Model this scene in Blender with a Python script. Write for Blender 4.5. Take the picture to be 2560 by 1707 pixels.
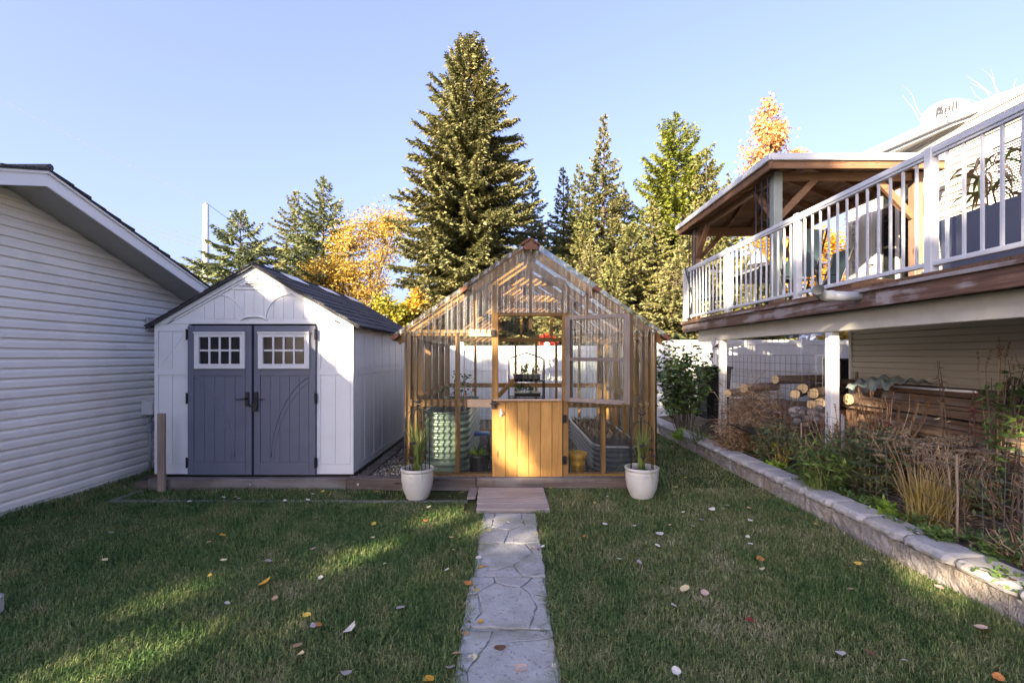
import bpy, math, random
import numpy as np
from mathutils import Vector, Matrix

sc = bpy.context.scene
for o in list(bpy.data.objects):
    bpy.data.objects.remove(o)
COL = sc.collection
R = math.radians

# ------------------------------------------------------------------ camera, sky, sun, exposure
EYE = 1.6
cam = bpy.data.cameras.new('camera')
cam.sensor_width = 36.0
cam.lens = 36.0 * 1200 / 2560
cam.shift_y = 34.5 / 2560
cam.clip_start, cam.clip_end = 0.05, 2000
cam_o = bpy.data.objects.new('camera', cam)
COL.objects.link(cam_o)
cam_o.location = (0, 0, EYE)
cam_o.rotation_euler = (R(90), 0, 0)
sc.camera = cam_o

SUN_EL = R(19.0)
SUN_AZ = R(216.9)                 # clockwise from +Y: behind the camera, to its left
SUN_H = Vector((math.sin(SUN_AZ), math.cos(SUN_AZ), 0))
SUN_DIR = Vector((SUN_H.x * math.cos(SUN_EL), SUN_H.y * math.cos(SUN_EL), math.sin(SUN_EL)))

w = bpy.data.worlds.new('World')
sc.world = w
w.use_nodes = True
wn, wl = w.node_tree.nodes, w.node_tree.links
wn.clear()
sky = wn.new('ShaderNodeTexSky')
sky.sky_type = 'NISHITA'
sky.sun_disc = False
sky.sun_elevation = SUN_EL
sky.sun_rotation = SUN_AZ
sky.altitude = 700
sky.air_density = 1.0
sky.dust_density = 8.0
sky.ozone_density = 3.0
hsv = wn.new('ShaderNodeHueSaturation')
hsv.inputs['Saturation'].default_value = 0.84
tint = wn.new('ShaderNodeMixRGB')
tint.blend_type = 'MULTIPLY'
tint.inputs[0].default_value = 1.0
tint.inputs[2].default_value = (0.985, 0.925, 1.05, 1)
bg = wn.new('ShaderNodeBackground')
bg.inputs['Strength'].default_value = 0.10
wo = wn.new('ShaderNodeOutputWorld')
wl.new(sky.outputs[0], hsv.inputs['Color'])
wl.new(hsv.outputs[0], tint.inputs[1])
even = wn.new('ShaderNodeMixRGB')          # thin high veil: evens the dome towards a soft lavender blue
even.inputs[0].default_value = 0.42
even.inputs[2].default_value = (0.80, 0.95, 2.05, 1)
wl.new(tint.outputs[0], even.inputs[1])
wl.new(even.outputs[0], bg.inputs[0])
wl.new(bg.outputs[0], wo.inputs[0])

sun = bpy.data.lights.new('sun', 'SUN')
sun.energy = 4.7
sun.angle = R(0.53)
sun.color = (1.0, 0.83, 0.60)
sun_o = bpy.data.objects.new('sun', sun)
COL.objects.link(sun_o)
sun_o.rotation_euler = SUN_DIR.to_track_quat('Z', 'Y').to_euler()

sc.view_settings.view_transform = 'Standard'
sc.view_settings.look = 'None'
sc.view_settings.exposure = 2.55
sc.view_settings.gamma = 1.0
sc.view_settings.use_curve_mapping = False
sc.render.engine = 'CYCLES'
sc.cycles.transparent_max_bounces = 24
sc.cycles.max_bounces = 8
sc.cycles.caustics_reflective = False
sc.cycles.caustics_refractive = False

# ------------------------------------------------------------------ helpers: objects
def tag(o, label=None, cat=None, group=None, kind=None):
    if label: o['label'] = label
    if cat: o['category'] = cat
    if group: o['group'] = group
    if kind: o['kind'] = kind
    return o

def thing(name, label, cat, loc=(0, 0, 0), group=None):
    o = bpy.data.objects.new(name, None)
    o.empty_display_size = 0.1
    COL.objects.link(o)
    o.location = loc
    return tag(o, label, cat, group)

def structure(name, loc=(0, 0, 0)):
    o = bpy.data.objects.new(name, None)
    COL.objects.link(o)
    o.location = loc
    return tag(o, kind='structure')

def link(name, me, mat=None, parent=None, smooth=False):
    o = bpy.data.objects.new(name, me)
    COL.objects.link(o)
    if mat is not None and not me.materials:
        me.materials.append(mat)
    if smooth:
        me.polygons.foreach_set('use_smooth', np.ones(len(me.polygons), dtype=bool))
    if parent is not None:
        o.parent = parent
        if parent.parent is None:
            o.location = -Vector(parent.location)   # mesh data are in world metres
        else:
            o.location = (0, 0, 0)
    return o

class MB:
    """collects shapes, builds ONE mesh object"""
    def __init__(self):
        self.v, self.f = [], []
    def add(self, vs, fs):
        b = len(self.v)
        self.v += [tuple(p) for p in vs]
        self.f += [tuple(i + b for i in f) for f in fs]
        return self
    def box(self, x0, x1, y0, y1, z0, z1):
        if x0 > x1: x0, x1 = x1, x0
        if y0 > y1: y0, y1 = y1, y0
        if z0 > z1: z0, z1 = z1, z0
        return self.add([(x0, y0, z0), (x1, y0, z0), (x1, y1, z0), (x0, y1, z0), (x0, y0, z1), (x1, y0, z1), (x1, y1, z1), (x0, y1, z1)],
                        [(0, 3, 2, 1), (4, 5, 6, 7), (0, 1, 5, 4), (1, 2, 6, 5), (2, 3, 7, 6), (3, 0, 4, 7)])
    def cbox(self, x0, x1, y0, y1, z0, z1, c=0.006):
        """box with chamfered edges"""
        if x0 > x1: x0, x1 = x1, x0
        if y0 > y1: y0, y1 = y1, y0
        if z0 > z1: z0, z1 = z1, z0
        c = min(c, (x1 - x0) * .3, (y1 - y0) * .3, (z1 - z0) * .3)
        lay = []
        for (z, i) in ((z0, c), (z0 + c, 0), (z1 - c, 0), (z1, c)):
            a, b, d, e = x0 + i, x1 - i, y0 + i, y1 - i
            k = c * .5 if i else c
            lay.append([(a + k, d, z), (b - k, d, z), (b, d + k, z), (b, e - k, z), (b - k, e, z), (a + k, e, z), (a, e - k, z), (a, d + k, z)])
        vs = [p for l in lay for p in l]
        fs = [tuple(range(7, -1, -1)), tuple(range(24, 32))]
        for l in range(3):
            for i in range(8):
                j = (i + 1) % 8
                fs.append((l * 8 + i, l * 8 + j, (l + 1) * 8 + j, (l + 1) * 8 + i))
        return self.add(vs, fs)
    def bar(self, a, b, wd, ht, up=(0, 0, 1)):
        """rectangular bar from a to b"""
        a, b = Vector(a), Vector(b)
        d = (b - a).normalized()
        s = d.cross(Vector(up))
        if s.length < 1e-4: s = d.cross(Vector((0, 1, 0)))
        s.normalize()
        u = s.cross(d).normalized()
        s, u = s * wd / 2, u * ht / 2
        vs = [a - s - u, a + s - u, a + s + u, a - s + u, b - s - u, b + s - u, b + s + u, b - s + u]
        return self.add(vs, [(0, 3, 2, 1), (4, 5, 6, 7), (0, 1, 5, 4), (1, 2, 6, 5), (2, 3, 7, 6), (3, 0, 4, 7)])
    def prism(self, poly, axis, t0, t1):
        """polygon in the two other axes, extruded along axis from t0 to t1"""
        n = len(poly)
        def P(a, b, t):
            return {'x': (t, a, b), 'y': (a, t, b), 'z': (a, b, t)}[axis]
        vs = [P(a, b, t0) for a, b in poly] + [P(a, b, t1) for a, b in poly]
        fs = [tuple(range(n)), tuple(range(2 * n - 1, n - 1, -1))]
        for i in range(n):
            j = (i + 1) % n
            fs.append((i, n + i, n + j, j))
        return self.add(vs, fs)
    def tube(self, pts, r, n=6, cap=True):
        pts = [Vector(p) for p in pts]
        rs = r if isinstance(r, (list, tuple)) else [r] * len(pts)
        vs, fs = [], []
        prev = None
        for i, p in enumerate(pts):
            d = (pts[min(i + 1, len(pts) - 1)] - pts[max(i - 1, 0)])
            if d.length < 1e-9: d = Vector((0, 0, 1))
            d.normalize()
            if prev is None:
                s = d.cross(Vector((0, 0, 1)))
                if s.length < 1e-3: s = d.cross(Vector((1, 0, 0)))
            else:
                s = prev - d * prev.dot(d)
                if s.length < 1e-5: s = d.cross(Vector((1, 0, 0)))
            s.normalize()
            prev = s
            u = d.cross(s)
            for k in range(n):
                a = 2 * math.pi * k / n
                vs.append(p + (s * math.cos(a) + u * math.sin(a)) * rs[i])
        for i in range(len(pts) - 1):
            for k in range(n):
                m = (k + 1) % n
                fs.append((i * n + k, i * n + m, (i + 1) * n + m, (i + 1) * n + k))
        if cap:
            fs.append(tuple(range(n - 1, -1, -1)))
            b = (len(pts) - 1) * n
            fs.append(tuple(range(b, b + n)))
        return self.add(vs, fs)
    def lathe(self, prof, c=(0, 0, 0), n=28, cap0=False, cap1=False):
        vs, fs = [], []
        for r, z in prof:
            for k in range(n):
                a = 2 * math.pi * k / n
                vs.append((c[0] + r * math.cos(a), c[1] + r * math.sin(a), c[2] + z))
        for i in range(len(prof) - 1):
            for k in range(n):
                m = (k + 1) % n
                fs.append((i * n + k, i * n + m, (i + 1) * n + m, (i + 1) * n + k))
        if cap0: fs.append(tuple(range(n - 1, -1, -1)))
        if cap1: fs.append(tuple(range((len(prof) - 1) * n, len(prof) * n)))
        return self.add(vs, fs)
    def ball(self, c, r, n=8, m=6, sq=(1, 1, 1)):
        prof = [(max(1e-4, math.sin(math.pi * i / m)), -math.cos(math.pi * i / m)) for i in range(m + 1)]
        vs, fs = [], []
        for a, z in prof:
            for k in range(n):
                t = 2 * math.pi * k / n
                vs.append((c[0] + r * sq[0] * a * math.cos(t), c[1] + r * sq[1] * a * math.sin(t), c[2] + r * sq[2] * z))
        for i in range(m):
            for k in range(n):
                j = (k + 1) % n
                fs.append((i * n + k, i * n + j, (i + 1) * n + j, (i + 1) * n + k))
        return self.add(vs, fs)
    def grid(self, fn, nu, nv):
        b = [fn(i / nu, j / nv) for j in range(nv + 1) for i in range(nu + 1)]
        fs = []
        for j in range(nv):
            for i in range(nu):
                a = j * (nu + 1) + i
                fs.append((a, a + 1, a + nu + 2, a + nu + 1))
        return self.add(b, fs)
    def ribbon(self, pts, wd, side):
        """tapering leaf strip along pts"""
        pts = [Vector(p) for p in pts]
        side = Vector(side)
        n = len(pts)
        vs, fs = [], []
        for i, p in enumerate(pts):
            u = i / (n - 1)
            k = wd * (1 - u ** 2.5) * (0.6 + 0.4 * min(1, u * 4))
            vs += [p - side * k * .5, p + side * k * .5]
        for i in range(n - 1):
            fs.append((2 * i, 2 * i + 1, 2 * i + 3, 2 * i + 2))
        return self.add(vs, fs)
    def mesh(self, name):
        me = bpy.data.meshes.new(name)
        me.from_pydata(self.v, [], self.f)
        me.update()
        return me
    def build(self, name, mat, parent=None, smooth=False, **kw):
        o = link(name, self.mesh(name), mat, parent, smooth)
        if kw: tag(o, **kw)
        return o

def needle_mesh(name, P, D, S, L, W, mat, parent=None):
    """N thin three cornered needle tufts in one mesh"""
    N = len(P)
    D = D / (np.linalg.norm(D, axis=1, keepdims=True) + 1e-9)
    S = S - D * np.sum(S * D, axis=1, keepdims=True)
    S = S / (np.linalg.norm(S, axis=1, keepdims=True) + 1e-9)
    V = np.empty((N, 3, 3))
    V[:, 0] = P + S * W[:, None] * .5
    V[:, 1] = P + D * L[:, None]
    V[:, 2] = P - S * W[:, None] * .5
    me = bpy.data.meshes.new(name)
    me.vertices.add(3 * N)
    me.vertices.foreach_set('co', V.reshape(-1).astype(np.float32))
    me.loops.add(3 * N)
    me.loops.foreach_set('vertex_index', np.arange(3 * N, dtype=np.int32))
    me.polygons.add(N)
    me.polygons.foreach_set('loop_start', np.arange(0, 3 * N, 3, dtype=np.int32))
    me.update(calc_edges=True)
    return link(name, me, mat, parent)

def leaf_mesh(name, P, D, S, L, W, mat, parent=None, mid=0.5, smooth=False):
    """N diamond shaped leaves in one mesh: base P, direction D, side S, length L, width W"""
    P, D, S = [np.asarray(a, dtype=np.float64) for a in (P, D, S)]
    N = len(P)
    D = D / (np.linalg.norm(D, axis=1, keepdims=True) + 1e-9)
    S = S - D * np.sum(S * D, axis=1, keepdims=True)
    S = S / (np.linalg.norm(S, axis=1, keepdims=True) + 1e-9)
    L = np.broadcast_to(np.asarray(L, dtype=np.float64), (N,))[:, None]
    W = np.broadcast_to(np.asarray(W, dtype=np.float64), (N,))[:, None]
    V = np.empty((N, 4, 3))
    V[:, 0] = P
    V[:, 1] = P + D * L * mid + S * W * .5
    V[:, 2] = P + D * L
    V[:, 3] = P + D * L * mid - S * W * .5
    me = bpy.data.meshes.new(name)
    me.vertices.add(4 * N)
    me.vertices.foreach_set('co', V.reshape(-1).astype(np.float32))
    me.loops.add(4 * N)
    me.loops.foreach_set('vertex_index', np.arange(4 * N, dtype=np.int32))
    me.polygons.add(N)
    me.polygons.foreach_set('loop_start', np.arange(0, 4 * N, 4, dtype=np.int32))
    me.update(calc_edges=True)
    return link(name, me, mat, parent)

def dup_tree(o, off=(0, 0, 0), label=None):
    """copy of a thing with its parts and their sub-parts"""
    c = o.copy()
    COL.objects.link(c)
    c.location = Vector(o.location) + Vector(off)
    if label: c['label'] = label
    for ch in list(o.children):
        k = ch.copy()
        COL.objects.link(k)
        k.parent = c
        for g in list(ch.children):
            q = g.copy()
            COL.objects.link(q)
            q.parent = k
    return c

def W(px, py, Y):
    """point at depth Y seen in the given direction from the viewpoint"""
    return Vector(((px - 1280) / 1200 * Y, Y, EYE + (888 - py) / 1200 * Y))

def GP(px, py, z=0.0):
    """point on the level z"""
    d = (EYE - z) * 1200 / (py - 888)
    return Vector(((px - 1280) / 1200 * d, d, z))

# ------------------------------------------------------------------ helpers: materials
class NT:
    def __init__(self, name):
        self.m = bpy.data.materials.new(name)
        self.m.use_nodes = True
        self.n, self.l = self.m.node_tree.nodes, self.m.node_tree.links
        self.n.clear()
        self.out = self.n.new('ShaderNodeOutputMaterial')
    def node(self, t, **kw):
        n = self.n.new(t)
        for k, v in kw.items():
            if k in n.inputs: n.inputs[k].default_value = v
            else: setattr(n, k, v)
        return n
    def con(self, a, b): self.l.new(a, b)
    def coord(self, scale=(1, 1, 1), kind='Object'):
        t = self.node('ShaderNodeTexCoord')
        m = self.node('ShaderNodeMapping')
        m.inputs['Scale'].default_value = scale
        self.con(t.outputs[kind], m.inputs[0])
        return m.outputs[0]
    def noise(self, vec, scale, detail=4, rough=0.55, dist=0.0):
        n = self.node('ShaderNodeTexNoise')
        n.inputs['Scale'].default_value = scale
        n.inputs['Detail'].default_value = detail
        n.inputs['Roughness'].default_value = rough
        n.inputs['Distortion'].default_value = dist
        if vec is not None: self.con(vec, n.inputs['Vector'])
        return n.outputs['Fac']
    def ramp(self, fac, stops):
        r = self.node('ShaderNodeValToRGB')
        e = r.color_ramp.elements
        while len(e) < len(stops): e.new(0.5)
        for i, (p, c) in enumerate(stops):
            e[i].position = p
            e[i].color = (*c, 1) if len(c) == 3 else c
        self.con(fac, r.inputs[0])
        return r.outputs[0]
    def mix(self, fac, a, b, mode='MIX'):
        n = self.node('ShaderNodeMixRGB', blend_type=mode)
        for s, v in ((0, fac), (1, a), (2, b)):
            if hasattr(v, 'is_output'): self.con(v, n.inputs[s])
            else: n.inputs[s].default_value = v if s == 0 else ((*v, 1) if len(v) == 3 else v)
        return n.outputs[0]
    def math(self, op, a, b=0.0):
        n = self.node('ShaderNodeMath', operation=op)
        for s, v in ((0, a), (1, b)):
            if hasattr(v, 'is_output'): self.con(v, n.inputs[s])
            else: n.inputs[s].default_value = v
        return n.outputs[0]
    def vary(self, col, lo=0.8, hi=1.2, island=False):
        """brightness different for every object (or every loose piece)"""
        if island: r = self.node('ShaderNodeNewGeometry').outputs['Random Per Island']
        else: r = self.node('ShaderNodeObjectInfo').outputs['Random']
        v = self.math('ADD', self.math('MULTIPLY', r, hi - lo), lo)
        h = self.node('ShaderNodeHueSaturation')
        self.con(v, h.inputs['Value'])
        self.con(col, h.inputs['Color'])
        return h.outputs[0]
    def bump(self, h, strength=0.3, dist=0.01):
        b = self.node('ShaderNodeBump')
        b.inputs['Strength'].default_value = strength
        b.inputs['Distance'].default_value = dist
        self.con(h, b.inputs['Height'])
        return b.outputs[0]
    def finish(self, col, rough=0.6, normal=None, metal=0.0, spec=0.4, trans=0.0):
        p = self.node('ShaderNodeBsdfPrincipled')
        if hasattr(col, 'is_output'): self.con(col, p.inputs['Base Color'])
        else: p.inputs['Base Color'].default_value = (*col, 1)
        if hasattr(rough, 'is_output'): self.con(rough, p.inputs['Roughness'])
        else: p.inputs['Roughness'].default_value = rough
        p.inputs['Metallic'].default_value = metal
        p.inputs['Specular IOR Level'].default_value = spec
        if normal is not None: self.con(normal, p.inputs['Normal'])
        o = p.outputs[0]
        if trans > 0:
            t = self.node('ShaderNodeBsdfTranslucent')
            if hasattr(col, 'is_output'): self.con(col, t.inputs[0])
            else: t.inputs[0].default_value = (*col, 1)
            m = self.node('ShaderNodeMixShader')
            m.inputs[0].default_value = trans
            self.con(o, m.inputs[1]); self.con(t.outputs[0], m.inputs[2])
            o = m.outputs[0]
        self.con(o, self.out.inputs[0])
        return self.m

def dk(c, k): return tuple(min(1, x * k) for x in c)

def m_plain(name, col, rough=0.5, var=0.12, scale=6.0, bump=0.06, metal=0.0, spec=0.4, ovar=0.0, dirt=None):
    """painted / plastic / metal surface with uneven tone, faint relief and optional dirt"""
    t = NT(name)
    v = t.coord()
    n = t.noise(v, scale, 5)
    c = t.ramp(n, [(0.25, dk(col, 1 - var)), (0.75, dk(col, 1 + var))])
    if dirt:
        d = t.noise(v, 2.3, 6, 0.7)
        c = t.mix(t.ramp(d, [(0.5, (0, 0, 0)), (0.75, (.55, .55, .55))]), c, dirt)
    if ovar: c = t.vary(c, 1 - ovar, 1 + ovar)
    b = t.bump(t.noise(v, scale * 12, 3), bump, 0.004)
    r = t.math('ADD', t.math('MULTIPLY', n, 0.25), rough - 0.12)
    return t.finish(c, r, b, metal, spec)

def m_wood(name, c1, c2, axis='z', rough=0.6, ovar=0.18, wear=None, wear_lo=0.5, wear_hi=0.62, knots=True, spec=0.3):
    t = NT(name)
    sc_ = {'x': (0.7, 14, 14), 'y': (14, 0.7, 14), 'z': (14, 14, 0.7)}[axis]
    o = t.node('ShaderNodeObjectInfo')
    tc = t.node('ShaderNodeTexCoord')
    add = t.node('ShaderNodeVectorMath', operation='ADD')
    cmb = t.node('ShaderNodeCombineXYZ')
    r10 = t.math('MULTIPLY', o.outputs['Random'], 17.0)
    for i in range(3): t.con(r10, cmb.inputs[i])
    t.con(tc.outputs['Object'], add.inputs[0]); t.con(cmb.outputs[0], add.inputs[1])
    mp = t.node('ShaderNodeMapping'); mp.inputs['Scale'].default_value = sc_
    t.con(add.outputs[0], mp.inputs[0])
    g = t.noise(mp.outputs[0], 3.0, 6, 0.6, 0.8)
    c = t.ramp(g, [(0.3, c1), (0.52, tuple((a + b) / 2 for a, b in zip(c1, c2))), (0.72, c2)])
    big = t.noise(add.outputs[0], 2.2, 3)
    c = t.mix(t.ramp(big, [(0.35, (0, 0, 0)), (0.7, (.5, .5, .5))]), c, dk(c1, 0.75))
    if knots:
        mk = t.node('ShaderNodeMapping'); mk.inputs['Scale'].default_value = tuple(1.6 if s < 1 else 5.0 for s in sc_)
        t.con(add.outputs[0], mk.inputs[0])
        vo = t.node('ShaderNodeTexVoronoi'); vo.inputs['Scale'].default_value = 1.3
        t.con(mk.outputs[0], vo.inputs['Vector'])
        c = t.mix(t.ramp(vo.outputs['Distance'], [(0.05, (.8, .8, .8)), (0.13, (0, 0, 0))]), c, dk(c1, 0.35))
    if wear:
        wn_ = t.noise(mp.outputs[0], 0.55, 5, 0.65)
        w2 = t.noise(add.outputs[0], 1.5, 4, 0.6)
        f = t.ramp(t.math('ADD', t.math('MULTIPLY', wn_, 0.5), t.math('MULTIPLY', w2, 0.5)), [(wear_lo, (0, 0, 0)), (wear_hi, (1, 1, 1))])
        c = t.mix(f, c, wear)
    c = t.vary(c, 1 - ovar, 1 + ovar)
    b = t.bump(g, 0.25, 0.004)
    return t.finish(c, rough, b, 0, spec)

def m_leaf(name, cols, trans=0.3, rough=0.6, pos_scale=0.8, lo=0.75, hi=1.3, spec=0.25):
    """foliage: each leaf its own tone, drifting between the given colours from clump to clump"""
    t = NT(name)
    g = t.node('ShaderNodeNewGeometry')
    n = t.noise(g.outputs['Position'], pos_scale, 3, 0.6)
    ri = g.outputs['Random Per Island']
    f = t.math('ADD', t.math('MULTIPLY', n, 0.75), t.math('MULTIPLY', ri, 0.35))
    k = len(cols)
    c = t.ramp(f, [(0.25 + 0.55 * i / max(1, k - 1), cols[i]) for i in range(k)])
    c = t.vary(c, lo, hi, island=True)
    return t.finish(c, rough, None, 0, spec, trans)

def m_stone(name, c1, c2, speck=None, scale=9.0, bump=0.5, dist=0.01, ovar=0.12, rough=0.85, stain=None):
    t = NT(name)
    v = t.coord()
    n = t.noise(v, scale, 8, 0.65)
    c = t.ramp(n, [(0.3, c1), (0.7, c2)])
    if stain:
        s = t.noise(v, 1.7, 5, 0.65)
        c = t.mix(t.ramp(s, [(0.5, (0, 0, 0)), (0.68, (.8, .8, .8))]), c, stain)
    if speck:
        s = t.noise(v, 45, 2, 0.5)
        c = t.mix(t.ramp(s, [(0.6, (0, 0, 0)), (0.68, (1, 1, 1))]), c, speck)
    c = t.vary(c, 1 - ovar, 1 + ovar)
    b = t.bump(t.math('ADD', n, t.math('MULTIPLY', t.noise(v, 60, 3), 0.5)), bump, dist)
    return t.finish(c, rough, b, 0, 0.25)

M = {}
M['siding'] = m_plain('cream vinyl siding', (0.78, 0.75, 0.69), 0.5, 0.05, 1.5, 0.05, dirt=(0.60, 0.56, 0.50), ovar=0.03)
M['house_siding'] = m_plain('beige vinyl siding', (0.50, 0.47, 0.41), 0.5, 0.05, 1.5, 0.05, ovar=0.03)
M['white'] = m_plain('white paint', (0.62, 0.62, 0.61), 0.4, 0.05, 3, 0.04, dirt=(0.62, 0.60, 0.56))
M['white_alu'] = m_plain('white powder coated aluminium', (0.50, 0.515, 0.54), 0.35, 0.03, 5, 0.03)
M['white_fascia'] = m_plain('white fascia board', (0.80, 0.80, 0.80), 0.4, 0.03, 3, 0.03)
M['twig'] = m_plain('pale twig', (0.26, 0.21, 0.18), 0.8, 0.2, 8)
M['vinyl'] = m_plain('white vinyl fence', (0.78, 0.78, 0.79), 0.4, 0.04, 3, 0.03, ovar=0.03, dirt=(0.66, 0.66, 0.64))
M['soffit'] = m_plain('grey soffit', (0.40, 0.39, 0.37), 0.6, 0.06, 4)
M['shed'] = m_plain('shed resin panel', (0.70, 0.70, 0.685), 0.45, 0.04, 3, 0.12, dirt=(0.6, 0.59, 0.56))
M['shed_door'] = m_plain('slate blue resin door', (0.12, 0.13, 0.17), 0.42, 0.07, 5, 0.15)
M['shingle'] = m_stone('charcoal shingle', (0.03, 0.03, 0.034), (0.075, 0.075, 0.082), (0.13, 0.13, 0.13), 30, 0.4, 0.004, 0.25)
M['black'] = m_plain('black metal', (0.012, 0.012, 0.014), 0.35, 0.2, 8)
M['black_plastic'] = m_plain('black plastic', (0.018, 0.018, 0.02), 0.4, 0.2, 8)
M['rust'] = m_plain('dark iron', (0.03, 0.022, 0.018), 0.6, 0.4, 20)
M['cedar_z'] = m_wood('golden cedar upright', (0.25, 0.13, 0.038), (0.43, 0.245, 0.078), 'z')
M['cedar_x'] = m_wood('golden cedar rail', (0.25, 0.13, 0.038), (0.43, 0.245, 0.078), 'x')
M['cedar_y'] = m_wood('golden cedar beam', (0.24, 0.125, 0.036), (0.40, 0.225, 0.07), 'y')
M['door_wood'] = m_wood('stained pine door boards', (0.36, 0.18, 0.045), (0.56, 0.315, 0.09), 'z', 0.4, 0.1, spec=0.4)
M['raw_wood'] = m_wood('bare pine block', (0.50, 0.34, 0.20), (0.66, 0.48, 0.32), 'x', 0.7, 0.08)
M['grey_wood_z'] = m_wood('weathered grey frame', (0.16, 0.125, 0.10), (0.31, 0.26, 0.22), 'z', 0.75, 0.15)
M['grey_wood_x'] = m_wood('weathered grey rail', (0.17, 0.135, 0.11), (0.33, 0.28, 0.24), 'x', 0.75, 0.15)
M['brown_wood_x'] = m_wood('brown gable plank', (0.10, 0.05, 0.022), (0.24, 0.125, 0.055), 'x', 0.7, 0.3)
M['ridge_wood'] = m_wood('red brown cap', (0.15, 0.06, 0.03), (0.28, 0.13, 0.07), 'y', 0.6)
M['timber'] = m_wood('old landscape timber', (0.07, 0.052, 0.042), (0.17, 0.135, 0.11), 'x', 0.8, 0.2, wear=(0.20, 0.18, 0.16))
M['step_wood'] = m_wood('weathered step plank', (0.22, 0.185, 0.16), (0.38, 0.335, 0.30), 'x', 0.75, 0.25)
M['stake'] = m_wood('grey stake', (0.22, 0.16, 0.12), (0.36, 0.28, 0.22), 'z', 0.75, 0.05)
M['fascia'] = m_wood('worn red brown deck board', (0.07, 0.036, 0.025), (0.21, 0.122, 0.078), 'y', 0.55, 0.1, wear=(0.27, 0.24, 0.235), wear_lo=0.50, wear_hi=0.56)
M['deck_dark'] = m_wood('deck joist', (0.10, 0.055, 0.03), (0.2, 0.12, 0.07), 'x', 0.7)
M['cream'] = m_plain('cream painted beam', (0.58, 0.55, 0.47), 0.5, 0.06, 3, 0.1, dirt=(0.42, 0.38, 0.31))
M['gaz_wood_y'] = m_wood('gazebo timber', (0.13, 0.068, 0.036), (0.27, 0.15, 0.082), 'y', 0.6)
M['gaz_wood_x'] = m_wood('gazebo timber cross', (0.13, 0.068, 0.036), (0.27, 0.15, 0.082), 'x', 0.6)
M['gaz_wood_z'] = m_wood('gazebo post timber', (0.16, 0.10, 0.065), (0.30, 0.20, 0.14), 'z', 0.6)
M['grey_post'] = m_plain('grey green post', (0.22, 0.25, 0.23), 0.5, 0.1, 4)
M['lumber'] = m_wood('stacked lumber', (0.10, 0.066, 0.042), (0.26, 0.17, 0.105), 'y', 0.7, 0.5, wear=(0.22, 0.20, 0.185), wear_lo=0.5, wear_hi=0.6)
M['concrete'] = m_stone('concrete slab', (0.27, 0.268, 0.25), (0.38, 0.378, 0.355), (0.20, 0.20, 0.19), 7, 0.8, 0.01, 0.12, stain=(0.17, 0.18, 0.115))
M['old_concrete'] = m_stone('old edging concrete', (0.10, 0.10, 0.095), (0.20, 0.20, 0.19), None, 9, 0.6, 0.008, 0.1)
M['cap'] = m_stone('wall cap top', (0.27, 0.265, 0.26), (0.38, 0.375, 0.37), (0.25, 0.24, 0.22), 10, 0.35, 0.005, 0.08, stain=(0.36, 0.33, 0.28))
M['block'] = m_stone('split face block', (0.20, 0.185, 0.172), (0.38, 0.355, 0.335), (0.18, 0.15, 0.12), 16, 1.0, 0.03, 0.12, stain=(0.28, 0.23, 0.18))
M['soil'] = m_stone('dark soil', (0.04, 0.031, 0.025), (0.12, 0.095, 0.075), (0.22, 0.18, 0.13), 24, 1.0, 0.03, 0.0)
M['pebble'] = m_stone('pebble', (0.16, 0.13, 0.10), (0.34, 0.29, 0.24), None, 20, 0.2, 0.003, 0.4)
M['rock'] = m_stone('grey rock', (0.13, 0.12, 0.12), (0.30, 0.28, 0.27), None, 12, 0.6, 0.01, 0.3)
M['pot'] = m_plain('glazed cream pot', (0.50, 0.49, 0.45), 0.3, 0.06, 7, 0.1, dirt=(0.42, 0.39, 0.33))
M['yellow_pot'] = m_plain('yellow plastic', (0.60, 0.33, 0.02), 0.4, 0.06, 6)
M['green_metal'] = m_plain('sage green corrugated steel', (0.22, 0.30, 0.24), 0.32, 0.08, 5, 0.05, metal=0.35)
M['blue_metal'] = m_plain('blue grey corrugated steel', (0.075, 0.095, 0.125), 0.35, 0.1, 5, 0.05, metal=0.4)
M['steel'] = m_plain('galvanised steel', (0.48, 0.49, 0.50), 0.4, 0.12, 8, 0.05, metal=0.7)
M['blue_plastic'] = m_plain('blue plastic', (0.03, 0.16, 0.45), 0.35, 0.05, 6)
M['pvc'] = m_plain('grey pipe', (0.30, 0.32, 0.36), 0.35, 0.05, 6)
M['planter'] = m_plain('slate blue planter', (0.085, 0.10, 0.15), 0.5, 0.05, 4)
M['wire'] = m_plain('fence wire', (0.10, 0.10, 0.105), 0.6, 0.1, 8)
M['cable'] = m_plain('dark cable', (0.10, 0.10, 0.11), 0.8, 0.1, 8)
M['bark'] = m_wood('bark', (0.055, 0.040, 0.03), (0.15, 0.115, 0.085), 'z', 0.9, 0.1, knots=False)
M['log_bark'] = m_wood('log bark', (0.14, 0.10, 0.075), (0.28, 0.21, 0.165), 'y', 0.9, 0.2, knots=False)
M['log_end'] = m_stone('sawn log end', (0.50, 0.36, 0.18), (0.68, 0.52, 0.29), None, 14, 0.2, 0.003, 0.1)
M['tarp'] = m_plain('pale tarp', (0.30, 0.36, 0.345), 0.45, 0.12, 6)
M['orange'] = m_plain('orange clay', (0.42, 0.12, 0.04), 0.6, 0.1, 6)
M['teal'] = m_plain('teal sling fabric', (0.045, 0.08, 0.09), 0.7, 0.1, 6)
M['pole'] = m_plain('pale utility pole', (0.55, 0.52, 0.47), 0.7, 0.1, 4)
M['blind'] = m_plain('white blind slat', (0.75, 0.75, 0.73), 0.5, 0.04, 6)
M['roof_grey'] = m_stone('grey roof', (0.15, 0.16, 0.19), (0.25, 0.26, 0.30), None, 12, 0.3, 0.01, 0.1)
M['far_wall'] = m_plain('pale stucco', (0.62, 0.56, 0.50), 0.7, 0.06, 2)

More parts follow.
